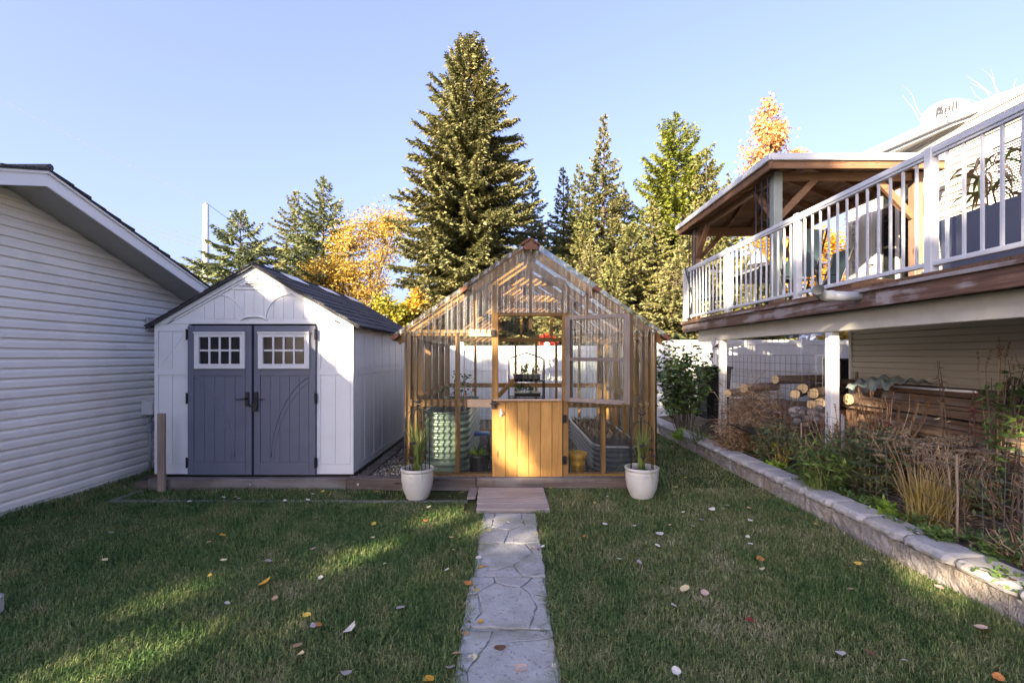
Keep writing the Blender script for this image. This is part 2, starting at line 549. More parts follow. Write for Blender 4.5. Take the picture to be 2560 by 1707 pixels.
# clear corrugated sheet; pale streaks and ribs painted in as sky highlights
def m_poly(name, haze, glint_k):
    t = NT(name)
    v = t.coord((26, 26, 0.8))
    st = t.noise(v, 1.0, 4, 0.7)
    v2 = t.coord((1, 1, 1))
    cl = t.noise(v2, 5.0, 4, 0.6)
    tr = t.node('ShaderNodeBsdfTransparent'); tr.inputs[0].default_value = (0.93, 0.95, 0.92, 1)
    df = t.node('ShaderNodeBsdfDiffuse'); df.inputs[0].default_value = (0.5, 0.52, 0.50, 1)
    tl = t.node('ShaderNodeBsdfTranslucent'); tl.inputs[0].default_value = (0.5, 0.52, 0.48, 1)
    md = t.node('ShaderNodeMixShader'); md.inputs[0].default_value = 0.5
    t.con(df.outputs[0], md.inputs[1]); t.con(tl.outputs[0], md.inputs[2])
    m1 = t.node('ShaderNodeMixShader')
    sx_ = t.node('ShaderNodeSeparateXYZ'); t.con(v2, sx_.inputs[0])
    rib = t.math('SINE', t.math('MULTIPLY', t.math('ADD', sx_.outputs[0], sx_.outputs[1]), 2 * math.pi / .076))
    st = t.math('ADD', st, t.math('MULTIPLY', rib, glint_k))
    f = t.math('MULTIPLY', t.ramp(st, [(0.44, (0.02, 0.02, 0.02)), (0.74, (0.5, 0.5, 0.5))]), t.math('MULTIPLY', t.math('ADD', cl, 0.25), haze))
    t.con(f, m1.inputs[0]); t.con(tr.outputs[0], m1.inputs[1]); t.con(md.outputs[0], m1.inputs[2])
    gl = t.node('ShaderNodeBsdfGlossy'); gl.inputs['Roughness'].default_value = 0.14
    gl.inputs[0].default_value = (0.95, 0.97, 1, 1)
    fr = t.node('ShaderNodeFresnel'); fr.inputs[0].default_value = 1.5
    m2 = t.node('ShaderNodeMixShader')
    lw = t.node('ShaderNodeLayerWeight'); lw.inputs[0].default_value = 0.5
    t.con(t.math('ADD', t.math('MULTIPLY', fr.outputs[0], 1.2), t.math('MULTIPLY', lw.outputs['Facing'], t.ramp(st, [(0.35, (0.04, 0.04, 0.04)), (0.7, (0.5 * haze, 0.5 * haze, 0.5 * haze))]))), m2.inputs[0]); t.con(m1.outputs[0], m2.inputs[1]); t.con(gl.outputs[0], m2.inputs[2])
    t.con(m2.outputs[0], t.out.inputs[0])
    return t.m
M['poly'] = m_poly('clear corrugated sheet', 1.1, .09)
M['poly_clear'] = m_poly('clear sheet', 0.32, .05)

def m_glass(name, tintc, op):
    t = NT(name)
    tr = t.node('ShaderNodeBsdfTransparent'); tr.inputs[0].default_value = (*tintc, 1)
    df = t.node('ShaderNodeBsdfPrincipled'); df.inputs['Base Color'].default_value = (0.02, 0.024, 0.026, 1); df.inputs['Roughness'].default_value = 0.05
    m1 = t.node('ShaderNodeMixShader'); m1.inputs[0].default_value = op
    t.con(tr.outputs[0], m1.inputs[1]); t.con(df.outputs[0], m1.inputs[2])
    gl = t.node('ShaderNodeBsdfGlossy'); gl.inputs['Roughness'].default_value = 0.03
    fr = t.node('ShaderNodeFresnel'); fr.inputs[0].default_value = 1.5
    m2 = t.node('ShaderNodeMixShader')
    t.con(fr.outputs[0], m2.inputs[0]); t.con(m1.outputs[0], m2.inputs[1]); t.con(gl.outputs[0], m2.inputs[2])
    t.con(m2.outputs[0], t.out.inputs[0])
    return t.m
M['glass'] = m_glass('window glass', (0.6, 0.65, 0.65), 0.93)

M['dark_glass'] = m_plain('dark window glass', (0.008, 0.009, 0.010), 0.16, 0.05, 4, 0.0)
M['poly_roof'] = m_poly('clear roof sheet', 0.12, .04)
# foliage
M['spruce'] = m_leaf('olive spruce needles', [(0.075, 0.09, 0.038), (0.175, 0.175, 0.068), (0.28, 0.245, 0.105)], 0.15, .6, .55, .88, 1.14)
M['spruce_blue'] = m_leaf('blue green spruce needles', [(0.07, 0.105, 0.06), (0.135, 0.165, 0.08), (0.22, 0.22, 0.085)], 0.15, .6, .55, .88, 1.14)
M['spruce_mid'] = m_leaf('mid green spruce needles', [(0.075, 0.095, 0.034), (0.165, 0.17, 0.058), (0.27, 0.24, 0.085)], 0.15, .6, .55, .88, 1.14)
M['pine'] = m_leaf('bright green pine needles', [(0.075, 0.105, 0.018), (0.165, 0.19, 0.028), (0.25, 0.27, 0.045)], 0.2, .6, .55, .88, 1.14)
M['yellow_leaf'] = m_leaf('yellow autumn leaf', [(0.27, 0.19, 0.05), (0.43, 0.285, 0.05), (0.50, 0.34, 0.075)], 0.35)
M['gold_leaf'] = m_leaf('gold autumn leaf', [(0.42, 0.20, 0.02), (0.58, 0.30, 0.03), (0.55, 0.38, 0.06)], 0.35)
M['lime_leaf'] = m_leaf('lime yellow leaf', [(0.12, 0.14, 0.02), (0.30, 0.27, 0.035), (0.46, 0.34, 0.05)], 0.35)
M['orange_leaf'] = m_leaf('orange autumn leaf', [(0.48, 0.235, 0.075), (0.60, 0.34, 0.13), (0.66, 0.45, 0.23)], 0.35)
M['red_leaf'] = m_leaf('red autumn leaf', [(0.35, 0.03, 0.02), (0.5, 0.06, 0.04)], 0.35)
M['green_leaf'] = m_leaf('dark green shrub leaf', [(0.03, 0.06, 0.025), (0.065, 0.125, 0.04), (0.15, 0.23, 0.04)], 0.25, 0.4, 2.5)
M['weed_leaf'] = m_leaf('garden weed leaf', [(0.045, 0.085, 0.03), (0.09, 0.155, 0.045), (0.19, 0.27, 0.06)], 0.25, 0.5, 3)
M['aster_leaf'] = m_leaf('dull green perennial leaf', [(0.05, 0.075, 0.04), (0.09, 0.13, 0.06), (0.17, 0.19, 0.08)], 0.25, 0.5, 3)
M['brown_leaf'] = m_leaf('dry brown stalk', [(0.13, 0.08, 0.045), (0.28, 0.185, 0.105), (0.44, 0.33, 0.21)], 0.15, 0.8, 3)
M['rusty_leaf'] = m_leaf('rusty seed spike', [(0.13, 0.055, 0.03), (0.22, 0.11, 0.065)], 0.1, 0.8, 3)
M['sedum'] = m_leaf('tan seed head', [(0.17, 0.125, 0.08), (0.30, 0.235, 0.16)], 0.1, 0.8, 6)
M['straw'] = m_leaf('straw blade', [(0.22, 0.16, 0.04), (0.36, 0.27, 0.075), (0.46, 0.37, 0.18)], 0.25, 0.6, 4)
M['purple_leaf'] = m_leaf('wine red leaf', [(0.11, 0.03, 0.03), (0.24, 0.07, 0.06)], 0.25, 0.6, 4)
M['blade'] = m_leaf('sword leaf', [(0.07, 0.12, 0.03), (0.15, 0.21, 0.05), (0.30, 0.30, 0.11)], 0.3, 0.45, 6)
M['lettuce'] = m_leaf('lettuce leaf', [(0.16, 0.30, 0.02), (0.30, 0.45, 0.05)], 0.35, 0.5, 6)
M['shade_leaf'] = m_leaf('dense green tree leaf', [(0.16, 0.16, 0.03), (0.26, 0.23, 0.05), (0.4, 0.33, 0.08)], 0.3)
# ------------------------------------------------------------------ ground, lawn, bed
rng = np.random.default_rng(7)
def m_ground():
    t = NT('short turf ground')
    v = t.coord()
    n = t.noise(v, 3.0, 8, 0.7)
    c = t.ramp(n, [(0.3, (0.028, 0.036, 0.014)), (0.55, (0.05, 0.06, 0.022)), (0.75, (0.09, 0.08, 0.04))])
    return t.finish(c, 0.95, t.bump(t.noise(v, 50, 4), 0.8, 0.02), 0, 0.1)
M['ground'] = m_ground()
MB().add([(-400, -400, -0.06), (400, -400, -0.06), (400, 400, -0.06), (-400, 400, -0.06)], [(0, 1, 2, 3)]).build('ground', M['ground'], kind='structure')

def lawn_z(x, y):
    return 0.012 * math.sin(x * 1.9 + 0.7) * math.sin(y * 1.3) - 0.004
b = MB()
b.grid(lambda u, v: (-5.3 + 8.33 * u, -4 + 16.0 * v, lawn_z(-5.3 + 8.33 * u, -4 + 16 * v) - 0.012), 50, 90)
b.build('lawn', M['ground'], smooth=True, kind='structure')

# planting bed behind the wall: rises gently towards the deck
def bed_z(x, y):
    t = min(1, max(0, (x - 3.6) / 1.1))
    z = 0.15 + 0.42 * t * t * (3 - 2 * t)
    return z + 0.025 * math.sin(x * 5 + y * 3) * math.sin(y * 4.1 - x * 2) + 0.012 * math.sin(x * 13 + 1) * math.sin(y * 17)
b = MB()
b.grid(lambda u, v: (3.10 + 3.2 * u, 0.6 + 10.7 * v, bed_z(3.10 + 3.2 * u, 0.6 + 10.7 * v)), 60, 150)
b.build('planting_bed', M['soil'], smooth=True, kind='structure')

# gravel strip between shed and greenhouse, and the greenhouse floor
b = MB()
b.grid(lambda u, v: (-4.6 + 6.4 * u, 5.88 + 5.1 * v, 0.085 + 0.008 * math.sin(u * 90) * math.sin(v * 70)), 60, 50)
b.build('gravel_ground', M['soil'], smooth=True, kind='structure')
N = 5200
px = rng.uniform(-1.95, -1.28, N); py = rng.uniform(5.9, 10.6, N)
n2 = 2600
px[:n2] = rng.uniform(-1.25, 1.7, n2); py[:n2] = rng.uniform(5.95, 9.3, n2)
b = MB()
for i in range(N):
    s = rng.uniform(0.006, 0.017)
    a = rng.uniform(0, 6.28)
    q = rng.uniform(0.6, 1.5)
    ca, sa = math.cos(a) * s, math.sin(a) * s
    x, y, z = px[i], py[i], 0.088
    b.add([(x + ca * q, y + sa * q, z), (x - sa, y + ca, z), (x - ca * q, y - sa * q, z), (x + sa, y - ca, z), (x + ca * .2, y + sa * .2, z + s * .9), (x, y, z - s * .5)],
          [(0, 1, 4), (1, 2, 4), (2, 3, 4), (3, 0, 4), (1, 0, 5), (2, 1, 5), (3, 2, 5), (0, 3, 5)])
def m_peb():
    t = NT('mixed pebbles')
    g = t.node('ShaderNodeNewGeometry')
    c = t.ramp(g.outputs['Random Per Island'], [(0.0, (0.12, 0.09, 0.07)), (0.35, (0.24, 0.20, 0.16)), (0.7, (0.36, 0.31, 0.25)), (1.0, (0.5, 0.47, 0.42))])
    return t.finish(c, 0.8)
M['mixed_pebble'] = m_peb()
o = b.build('gravel', M['mixed_pebble'], kind='stuff')
o['label'] = 'tan pebbles and wood chips on the strip between shed and greenhouse'

# ------------------------------------------------------------------ stepping path: slabs split by crack lines
path = structure('path', (0, 3.2, 0))
MB().box(-0.31, 0.255, 1.0, 4.86, -0.05, -0.004).build('path_bed', M['soil'], path)
def shrink(poly, k):
    cx = sum(p[0] for p in poly) / len(poly); cy = sum(p[1] for p in poly) / len(poly)
    out = []
    for x, y in poly:
        dx, dy = cx - x, cy - y
        l = math.hypot(dx, dy) + 1e-9
        out.append((x + dx / l * k, y + dy / l * k))
    return out
def wob(poly, seed, amp=0.006, step=0.05):
    """break the straight edges of a stone into a slightly ragged line"""
    rr = random.Random(seed)
    out = []
    for i, (x0, y0) in enumerate(poly):
        x1, y1 = poly[(i + 1) % len(poly)]
        n = max(1, int(math.hypot(x1 - x0, y1 - y0) / step))
        for k in range(n):
            t = k / n
            a = amp if k else amp * .3
            out.append((x0 + (x1 - x0) * t + rr.uniform(-a, a), y0 + (y1 - y0) * t + rr.uniform(-a, a)))
    return out
SLABS = {   # unit pieces: u across 0..1, v along 0..1 (0 = far end)
 'a': [[(0, 0), (.22, 0), (.18, .5), (0, .62)], [(.22, 0), (.72, 0), (.78, .45), (.5, .62), (.18, .5)], [(.72, 0), (1, 0), (1, .5), (.78, .45)], [(0, .62), (.18, .5), (.5, .62), (.42, 1), (0, 1)], [(.5, .62), (.78, .45), (1, .5), (1, 1), (.42, 1)]],
 'b': [[(0, 0), (.75, 0), (.85, .32), (.55, .68), (.3, .82), (0, .86)], [(.75, 0), (1, 0), (1, .42), (.85, .32)], [(.85, .32), (1, .42), (1, .9), (.68, 1), (.55, .68)], [(0, .86), (.3, .82), (.55, .68), (.68, 1), (0, 1)], [(1, .9), (1, 1), (.68, 1)]],
 'c': [[(0, 0), (.32, 0), (.35, .12), (.12, .36), (0, .4)], [(.32, 0), (.85, 0), (.68, .22), (.5, .2), (.35, .12)], [(.85, 0), (1, 0), (1, .42), (.8, .36), (.68, .22)], [(0, .4), (.12, .36), (.22, .72), (.1, .96), (0, 1)], [(.12, .36), (.35, .12), (.5, .2), (.68, .22), (.8, .36), (.88, .62), (.76, 1), (.1, .96), (.22, .72)], [(.8, .36), (1, .42), (1, 1), (.76, 1), (.88, .62)]],
 'd': [[(0, 0), (.33, 0), (.27, .2), (.1, .53), (0, .46)], [(.33, 0), (1, 0), (1, .1), (.88, .12), (.27, .2)], [(1, .1), (1, .95), (.2, 1), (.1, .53), (.27, .2), (.88, .12)], [(0, .46), (.1, .53), (.2, 1), (0, 1)], [(1, .95), (1, 1), (.2, 1)]],
}
pseq = [('a', 4.83, 4.06), ('b', 4.05, 3.44), ('c', 3.43, 2.775), ('d', 2.765, 2.09), ('c', 2.08, 1.41)]
for si, (k, y1, y0) in enumerate(pseq):
    sl = MB().box(-0.285, 0.232, y0 + .004, y1 - .004, -0.03, 0.004).build('slab', M['concrete'], path)
    rr = random.Random(si)
    for pi, poly in enumerate(SLABS[k]):
        off = -0.285 + 0.012 * math.sin(si * 2.2)
        q = [(off + u * 0.52, y1 - v * (y1 - y0)) for u, v in poly]
        q = wob(shrink(q, 0.006), si * 10 + pi, .009)
        if sum(q[i][0] * q[(i + 1) % len(q)][1] - q[(i + 1) % len(q)][0] * q[i][1] for i in range(len(q))) < 0: q = q[::-1]
        top = 0.017 + rr.uniform(-.002, .002)
        n = len(q)
        qi = shrink(q, 0.007)
        vs = [(x, y, 0.003) for x, y in q] + [(x, y, top - .004) for x, y in q] + [(x, y, top) for x, y in qi]
        fs = [tuple(range(2 * n, 3 * n))]
        for l in (0, n):
            for i in range(n):
                j = (i + 1) % n
                fs.append((l + i, l + j, l + n + j, l + n + i))
        MB().add(vs, fs).build('stone', M['concrete'], sl)

# wooden step in front of the greenhouse door
st = thing('wooden_step', 'low step of four weathered grey planks lying before the greenhouse door', 'step', (0, 5.2, 0))
ys = [5.70, 5.50, 5.27, 5.06, 4.86]
MB().box(-0.385, 0.37, 4.90, 5.69, -0.02, 0.024).build('dark_base', M['black_plastic'], st)  # black slab added so the gaps between planks read as shadow lines
for i in range(4):
    MB().cbox(-0.395 + .01 * i, 0.375 + 0.004 * i, ys[i + 1] + .030, ys[i], -0.01, 0.034, .004).build('plank', M['step_wood'], st)
MB().cbox(-0.50, -0.405, 5.32, 5.70, 0.0, 0.030, .004).build('plank', M['step_wood'], st)

# concrete edging strip in the lawn
ed = structure('edging_strip', (-2.4, 5.3, 0))
rr = random.Random(3)
x = -4.45
while x < -0.5:
    L = min(rr.uniform(0.55, 0.95), -0.48 - x)
    MB().cbox(x, x + L - .008, 5.245, 5.315, -0.03, -0.002 + rr.uniform(0, .004), .004).build('edging_piece', M['old_concrete'], ed)
    x += L
MB().cbox(-4.45, -4.38, 5.32, 5.72, -0.03, 0.0, .004).build('edging_piece', M['old_concrete'], ed)

# timber base that carries shed and greenhouse
tb = thing('timber_base', 'long dark landscape timbers edging the ground under shed and greenhouse', 'timber edging', (-1.3, 5.78, 0))
for x0, x1, y0, y1, z1 in ((-4.36, -1.98, 5.74, 5.87, .118), (-1.975, -0.43, 5.735, 5.865, .13), (-0.425, 1.74, 5.73, 5.86, .132), (-4.55, -4.365, 5.78, 10.2, .075), (-4.36, -1.93, 5.875, 5.935, .085)):
    MB().cbox(x0, x1, y0, y1, -0.02, z1, .008).build('timber', M['timber'], tb)
MB().cbox(-1.90, -1.78, 5.875, 10.2, 0.0, .115, .008).build('timber', M['timber'], tb)
for x in (-3.12, -1.84):
    MB().tube([(x, 5.74, .06), (x, 5.725, .06)], .014, 8).build('bolt', M['steel'], tb)
MB().cbox(-4.28, -1.95, 5.955, 9.85, .06, .145, .006).build('floor_frame', M['black_plastic'], tb)

# ------------------------------------------------------------------ retaining wall of cap stones on split face blocks
rw = thing('retaining_wall', 'low grey block retaining wall with flat cap stones running along the lawn', 'retaining wall', (3.1, 5.5, 0))
rr = random.Random(11)
def rough_cap(y0, y1, seed):
    """cap stone: flat top, ragged bull nosed front"""
    r2 = random.Random(seed)
    ny = 9
    prof = [(3.26, .145), (3.26, .222), (3.09, .224), (3.035, .220), (3.008, .205), (2.998, .182), (3.006, .158), (3.03, .143)]
    vs, fs = [], []
    for j in range(ny + 1):
        t = j / ny
        y = y0 + (y1 - y0) * t
        e = 0.030 * max(0, abs(t - .5) * 2 - 0.80) / 0.20      # rounded ends
        for i, (x, z) in enumerate(prof):
            k = 1.0 if 3 <= i <= 7 else 0.0
            vs.append((x + k * (r2.uniform(-.007, .009) + e) + (.004 if i == 0 else 0), y, z + k * r2.uniform(-.004, .004) - (e * .5 if i in (2, 3, 4) else 0)))
    n = len(prof)
    for j in range(ny):
        for i in range(n):
            m = (i + 1) % n
            fs.append((j * n + i, j * n + m, (j + 1) * n + m, (j + 1) * n + i))
    fs.append(tuple(range(n))); fs.append(tuple(range(ny * n + n - 1, ny * n - 1, -1)))
    b = MB(); b.add(vs, fs); return b
y = 1.2
k = 0
while y < 10.4:
    L = 0.418 + rr.uniform(-.012, .012)
    o = rough_cap(y + .007, y + L - .007, k).build('cap_stone', M['cap'], rw)
    o.rotation_euler = (0, 0, 0)
    y += L; k += 1
def rough_block(y0, y1, seed):
    r2 = random.Random(seed)
    ny, nz = 8, 4
    def fn(u, v):
        e = max(0, abs(u - .5) * 2 - .85) / .15 * .010 + max(0, abs(v - .5) * 2 - .7) / .3 * .006
        return (3.026 + e + r2.uniform(-.008, .010), y0 + (y1 - y0) * u, -0.06 + 0.20 * v)
    b = MB(); b.grid(fn, ny, nz)
    b.add([(3.03, y0, -.06), (3.2, y0, -.06), (3.2, y0, .14), (3.03, y0, .14), (3.03, y1, -.06), (3.2, y1, -.06), (3.2, y1, .14), (3.03, y1, .14)],
          [(0, 1, 2, 3), (7, 6, 5, 4), (3, 2, 6, 7)])
    return b
y = 1.0
while y < 10.4:
    L = 0.405 + rr.uniform(-.03, .03)
    rough_block(y + .007, y + L - .007, k).build('block', M['block'], rw)
    y += L; k += 1
hs = tag(MB().tube([(3.285, 1.8 + i * .1, .205 + .012 * math.sin(i * .55)) for i in range(60)], .014, 6).build('edging_hose', M['black_plastic'], smooth=True), 'black plastic edging tube lying behind the cap stones', 'hose')

# ------------------------------------------------------------------ garage on the left: gable end towards the yard
def dutch_lap(mb, X, y0a, y1a, y0b, y1b, z0, z1, s):
    """one siding course on a wall that faces +X (s=1) or -X (s=-1); ends may be cut to a slope"""
    z0 = z0 + (z1 - z0) * 0.085
    h = z1 - z0
    prof = [(0.0, 0.0), (0.020, 0.0), (0.018, 0.60), (0.004, 0.80), (0.004, 1.0), (0.0, 1.0)]
    vs = []
    for a, t in prof:
        vs.append((X + s * a, y0a + (y0b - y0a) * t, z0 + h * t))
    for a, t in prof:
        vs.append((X + s * a, y1a + (y1b - y1a) * t, z0 + h * t))
    n = len(prof)
    fs = [(i, (i + 1) % n, n + (i + 1) % n, n + i) for i in range(n)] + [tuple(range(n)), tuple(range(2 * n - 1, n - 1, -1))]
    mb.add(vs, fs)

GX = -5.06
ga = thing('garage', 'cream vinyl sided garage with a low gable roof', 'garage', (GX, 4.75, 0))
GY0, GY1, RY = 1.55, 7.95, 4.75
SL = 0.32
def gtop(y): return 3.31 - SL * abs(y - RY)
MB().prism([(GY0, 0.02), (GY1, 0.02), (GY1, gtop(GY1)), (RY, gtop(RY)), (GY0, gtop(GY0))], 'x', GX - .12, GX - .001).build('wall', M['siding'], ga)
MB().box(GX - 5, GX - .13, GY0 + .02, GY1 - .02, 0.0, 2.25).build('wall', M['siding'], ga)
z = 0.045
MB().box(GX, GX + .02, GY0, GY1, -.02, z - .004).build('base_trim', M['siding'], ga)
while z < 3.28:
    h = 0.1015
    z1 = min(z + h, 3.29)
    lim = lambda zz: max(0.02, (3.31 - zz) / SL)
    a0, a1 = max(GY0, RY - lim(z)), min(GY1, RY + lim(z))
    b0, b1 = max(GY0, RY - lim(z1)), min(GY1, RY + lim(z1))
    js = 3.4 + (math.sin(z * 91.7) * .5 + .5) * 3.2          # butt joint of the two lengths
    if a0 + .3 < js < a1 - .3 and b0 + .3 < js < b1 - .3:
        m_ = MB(); dutch_lap(m_, GX, a0, js + .025, b0, js + .025, z, z1 - .0008, 1); m_.build('siding_board', M['siding'], ga)
        m_ = MB(); dutch_lap(m_, GX + .0018, js, a1, js, b1, z + .0006, z1 - .0014, 1); m_.build('siding_board', M['siding'], ga)
    else:
        m_ = MB(); dutch_lap(m_, GX, a0, a1, b0, b1, z, z1 - .0008, 1); m_.build('siding_board', M['siding'], ga)
    z += h
EX = -4.60                                              # overhang towards the yard
for sgn in (-1, 1):
    yE = RY + sgn * 3.5
    zb = lambda y: 3.272 - SL * abs(y - RY)
    # soffit, fascia board, shingle layer
    MB().prism([(RY, zb(RY) + .012), (yE, zb(yE) + .012), (yE, zb(yE) + .02), (RY, zb(RY) + .02)], 'x', GX - .1, EX - .022).build('soffit', M['soffit'], ga)
    MB().prism([(RY, zb(RY)), (yE, zb(yE)), (yE, zb(yE) + .145), (RY, zb(RY) + .145)], 'x', EX - .02, EX).build('fascia_board', M['white_fascia'], ga)
    MB().prism([(RY, zb(RY) + .125), (yE, zb(yE) + .125), (yE, zb(yE) + .15), (RY, zb(RY) + .15)], 'x', EX + .002, EX + .018).build('drip_edge', M['white_fascia'], ga)
    rf = MB().prism([(RY, zb(RY) + .152), (yE, zb(yE) + .152), (yE, zb(yE) + .162), (RY, zb(RY) + .162)], 'x', GX - 5.0, EX + .03).build('roof', M['shingle'], ga)
    for c in range(17):
        s0, s1 = c * .2, c * .2 + .26
        if s1 > 3.55: s1 = 3.55
        y0_, y1_ = RY + sgn * s0, RY + sgn * s1
        wv = .005 * math.sin(c * 2.1)
        MB().prism([(y0_, zb(y0_) + .164), (y1_, zb(y1_) + .164), (y1_, zb(y1_) + .188 + wv), (y0_, zb(y0_) + .167)], 'x', GX - 5.0, EX + .034 + wv).build('shingle_course', M['shingle'], rf)
MB().tube([(GX - 5, RY, zb(RY) + .185), (EX + .035, RY, zb(RY) + .185)], .035, 8).build('ridge_cap', M['shingle'], ga)
# hood lamp, electric boxes and conduit on the garage wall
hd = thing('vent_hood', 'small galvanised hood fixed to the garage siding just left of the shed roof', 'vent hood', (GX + .02, 7.1, 2.15))
p0 = W(366, 822, 6.75); p1 = W(366, 800, 6.75)
MB().prism([(GX + .018, 2.02), (GX + .06, 2.02), (GX + .20, 1.97), (GX + .20, 2.00), (GX + .07, 2.10), (GX + .018, 2.10)], 'y', 6.62, 6.90).build('hood', M['steel'], hd)
MB().cbox(GX + .018, GX + .05, 6.60, 6.92, 1.94, 2.12, .006).build('mounting_plate', M['steel'], hd)
eb = thing('electrical_box', 'grey electrical box with conduit on the garage wall beside the shed', 'electrical box', (GX, 6.7, 1.0))
MB().cbox(GX + .017, GX + .17, 6.52, 6.80, 0.79, 0.98, .008).build('box', M['white'], eb)
MB().cbox(GX + .017, GX + .09, 6.60, 6.70, 0.545, 0.665, .008).build('switch_box', M['pvc'], eb)
MB().tube([(GX + .045, 6.65, .545), (GX + .045, 6.65, .02)], .017, 8).build('conduit', M['pvc'], eb, smooth=True)
MB().tube([(GX + .045, 6.66, .79), (GX + .045, 6.65, .665)], .02, 8).build('conduit', M['pvc'], eb, smooth=True)
# stone at the left picture edge
tag(MB().cbox(-3.55, -3.165, 2.70, 3.02, -.02, .13, .03).build('edging_block', M['concrete']), 'grey concrete block lying on the lawn by the garage', 'concrete block')
# ------------------------------------------------------------------ resin shed
SY = 5.94
def sx(p): return (p - 1280) / 1200 * SY
def sz(p): return EYE + (888 - p) / 1200 * SY
sh = thing('garden_shed', 'pale grey resin shed with slate blue double doors and dark shingled roof', 'shed', (-3.2, SY, .14))
xL, xR, xM = sx(388), sx(884), sx(637)
zB, zE = sz(1184), sz(810)
zP = sz(666)
slope = (zP - zE) / (xR - xM)
YB = 9.82
dL, dR = sx(474), sx(793)
zD = sz(813)
# front wall: two side panels and the gable above the doors
def board_set(x0, x1, z0, z1, n, y, parent, name, mat, gap=.006, th=.012, cut=None):
    wd = (x1 - x0) / n
    for i in range(n):
        a, b_ = x0 + i * wd + gap / 2, x0 + (i + 1) * wd - gap / 2
        if cut:
            zt0, zt1 = cut(a), cut(b_)
            if min(zt0, zt1) <= z0 + .01: 
                zt0, zt1 = max(zt0, z0 + .004), max(zt1, z0 + .004)
        else: zt0 = zt1 = z1
        MB().prism([(a, z0), (b_, z0), (b_, zt1), (a, zt0)], 'y', y - th, y).build(name, mat, parent)
for (x0, x1) in ((xL, dL), (dR, xR)):
    wp = MB().box(x0, x1, SY, SY + .04, zB, zE).build('wall_panel', M['shed'], sh)
    fr = .035
    MB().box(x0, x0 + fr * 1.3, SY - .012, SY - .0005, zB, zE).build('corner_trim', M['shed'], wp)
    MB().box(x1 - fr, x1, SY - .012, SY - .0005, zB, zE).build('corner_trim', M['shed'], wp)
    for za, zb_ in ((sz(1184), sz(1160)), (sz(937), sz(921)), (sz(828), zE)):
        MB().box(x0 + fr * 1.3 + .001, x1 - fr - .001, SY - .012, SY - .0005, za, zb_).build('rail', M['shed'], wp)
    for za, zb_ in ((sz(1159), sz(938)), (sz(920), sz(829))):
        board_set(x0 + fr * 1.3 + .004, x1 - fr - .004, za + .003, zb_ - .003, 2, SY - .0005, wp, 'board', M['shed'], .005, .006)
    # diagonal brace groove strip on the upper panel
    dd = -1 if x0 < -3 else 1
    xa, xb = x0 + .08, x1 - .07
    if dd < 0:
        MB().bar((xa, SY - .008, sz(912)), (xb, SY - .008, sz(838)), .004, .008).build('brace_ridge', M['shed'], wp)
# gable
gcut = lambda x: zE + max(0, (zP - .10 - zE) - slope * abs(x - xM)) 
gp = MB().prism([(xL, zE), (xR, zE), (xM, zP)], 'y', SY - .001, SY + .04).build('gable', M['shed'], sh)
MB().box(xL + .10, xR - .10, SY - .016, SY - .0015, zE + .002, sz(800)).build('bottom_rail', M['shed'], gp)
n = 16
wd = (xR - xL - .5) / n
for i in range(n):
    a = xL + .25 + i * wd + .003; b_ = a + wd - .006
    zl, zr = gcut(a) - .03, gcut(b_) - .03
    zl, zr = min(zl, sz(728)), min(zr, sz(728))
    if min(zl, zr) < sz(797) + .02: continue
    MB().prism([(a, sz(797)), (b_, sz(797)), (b_, zr), (a, zl)], 'y', SY - .007, SY - .0015).build('board', M['shed'], gp)
for sgn in (-1, 1):     # sloping rake trim in two steps
    e = xR - xM
    MB().prism([(xM, zP), (xM + sgn * e, zP - slope * e), (xM + sgn * (e - .10), zP - slope * e), (xM, zP - .075)], 'y', SY - .026, SY - .002).build('rake_trim', M['shed'], gp)
    MB().prism([(xM, zP - .085), (xM + sgn * (e - .14), zP - slope * e + .003), (xM + sgn * (e - .17), zP - slope * e + .003), (xM, zP - .108)], 'y', SY - .016, SY - .0025).build('rake_trim', M['shed'], gp)
    # curved arch band
    arc = []
    c0 = Vector((xM + sgn * .88, 0, sz(797)))
    for i in range(13):
        a = math.pi * .5 * i / 12
        arc.append((xM + sgn * (.45 - .30 * math.sin(a * .98)), SY - .011, sz(797) + .235 * math.cos(a) * 1.0))
    arc = [(xM + sgn * (.455 - .315 * math.sin(t * math.pi / 2)), SY - .009, sz(797) + .30 * math.cos(t * math.pi / 2)) for t in [i / 12 for i in range(13)]]
    MB().tube(arc, .009, 6).build('arch_band', M['shed'], gp, smooth=True)
arcm = [(xM + .16 * math.cos(math.pi * i / 12), SY - .018, sz(800) - .005 + .048 * math.sin(math.pi * i / 12)) for i in range(13)]
MB().tube(arcm, .011, 6).build('arch_band', M['shed'], gp, smooth=True)
MB().box(xM - .27, xM + .27, SY - .014, SY - .002, sz(724), sz(718)).build('ledge', M['shed'], gp)
# triangular louvred vent
vx, vz0, vz1 = xM + .0, sz(712), sz(688)
vent = MB().prism([(vx - .20, vz0 - .012), (vx + .20, vz0 - .012), (vx, vz1 + .02)], 'y', SY - .020, SY - .003).build('vent', M['shed'], sh)
MB().prism([(vx - .115, vz0 + .004), (vx + .115, vz0 + .004), (vx, vz1 - .014)], 'y', SY - .0215, SY - .0205).build('louvre_opening', M['black_plastic'], vent)
for i in range(3):
    zz = vz0 + .012 + i * .027
    hw = .105 - i * .030
    MB().prism([(SY - .040, zz), (SY - .022, zz + .012), (SY - .022, zz + .019), (SY - .040, zz + .005)], 'x', vx - hw, vx + hw).build('louvre', M['shed'], vent)
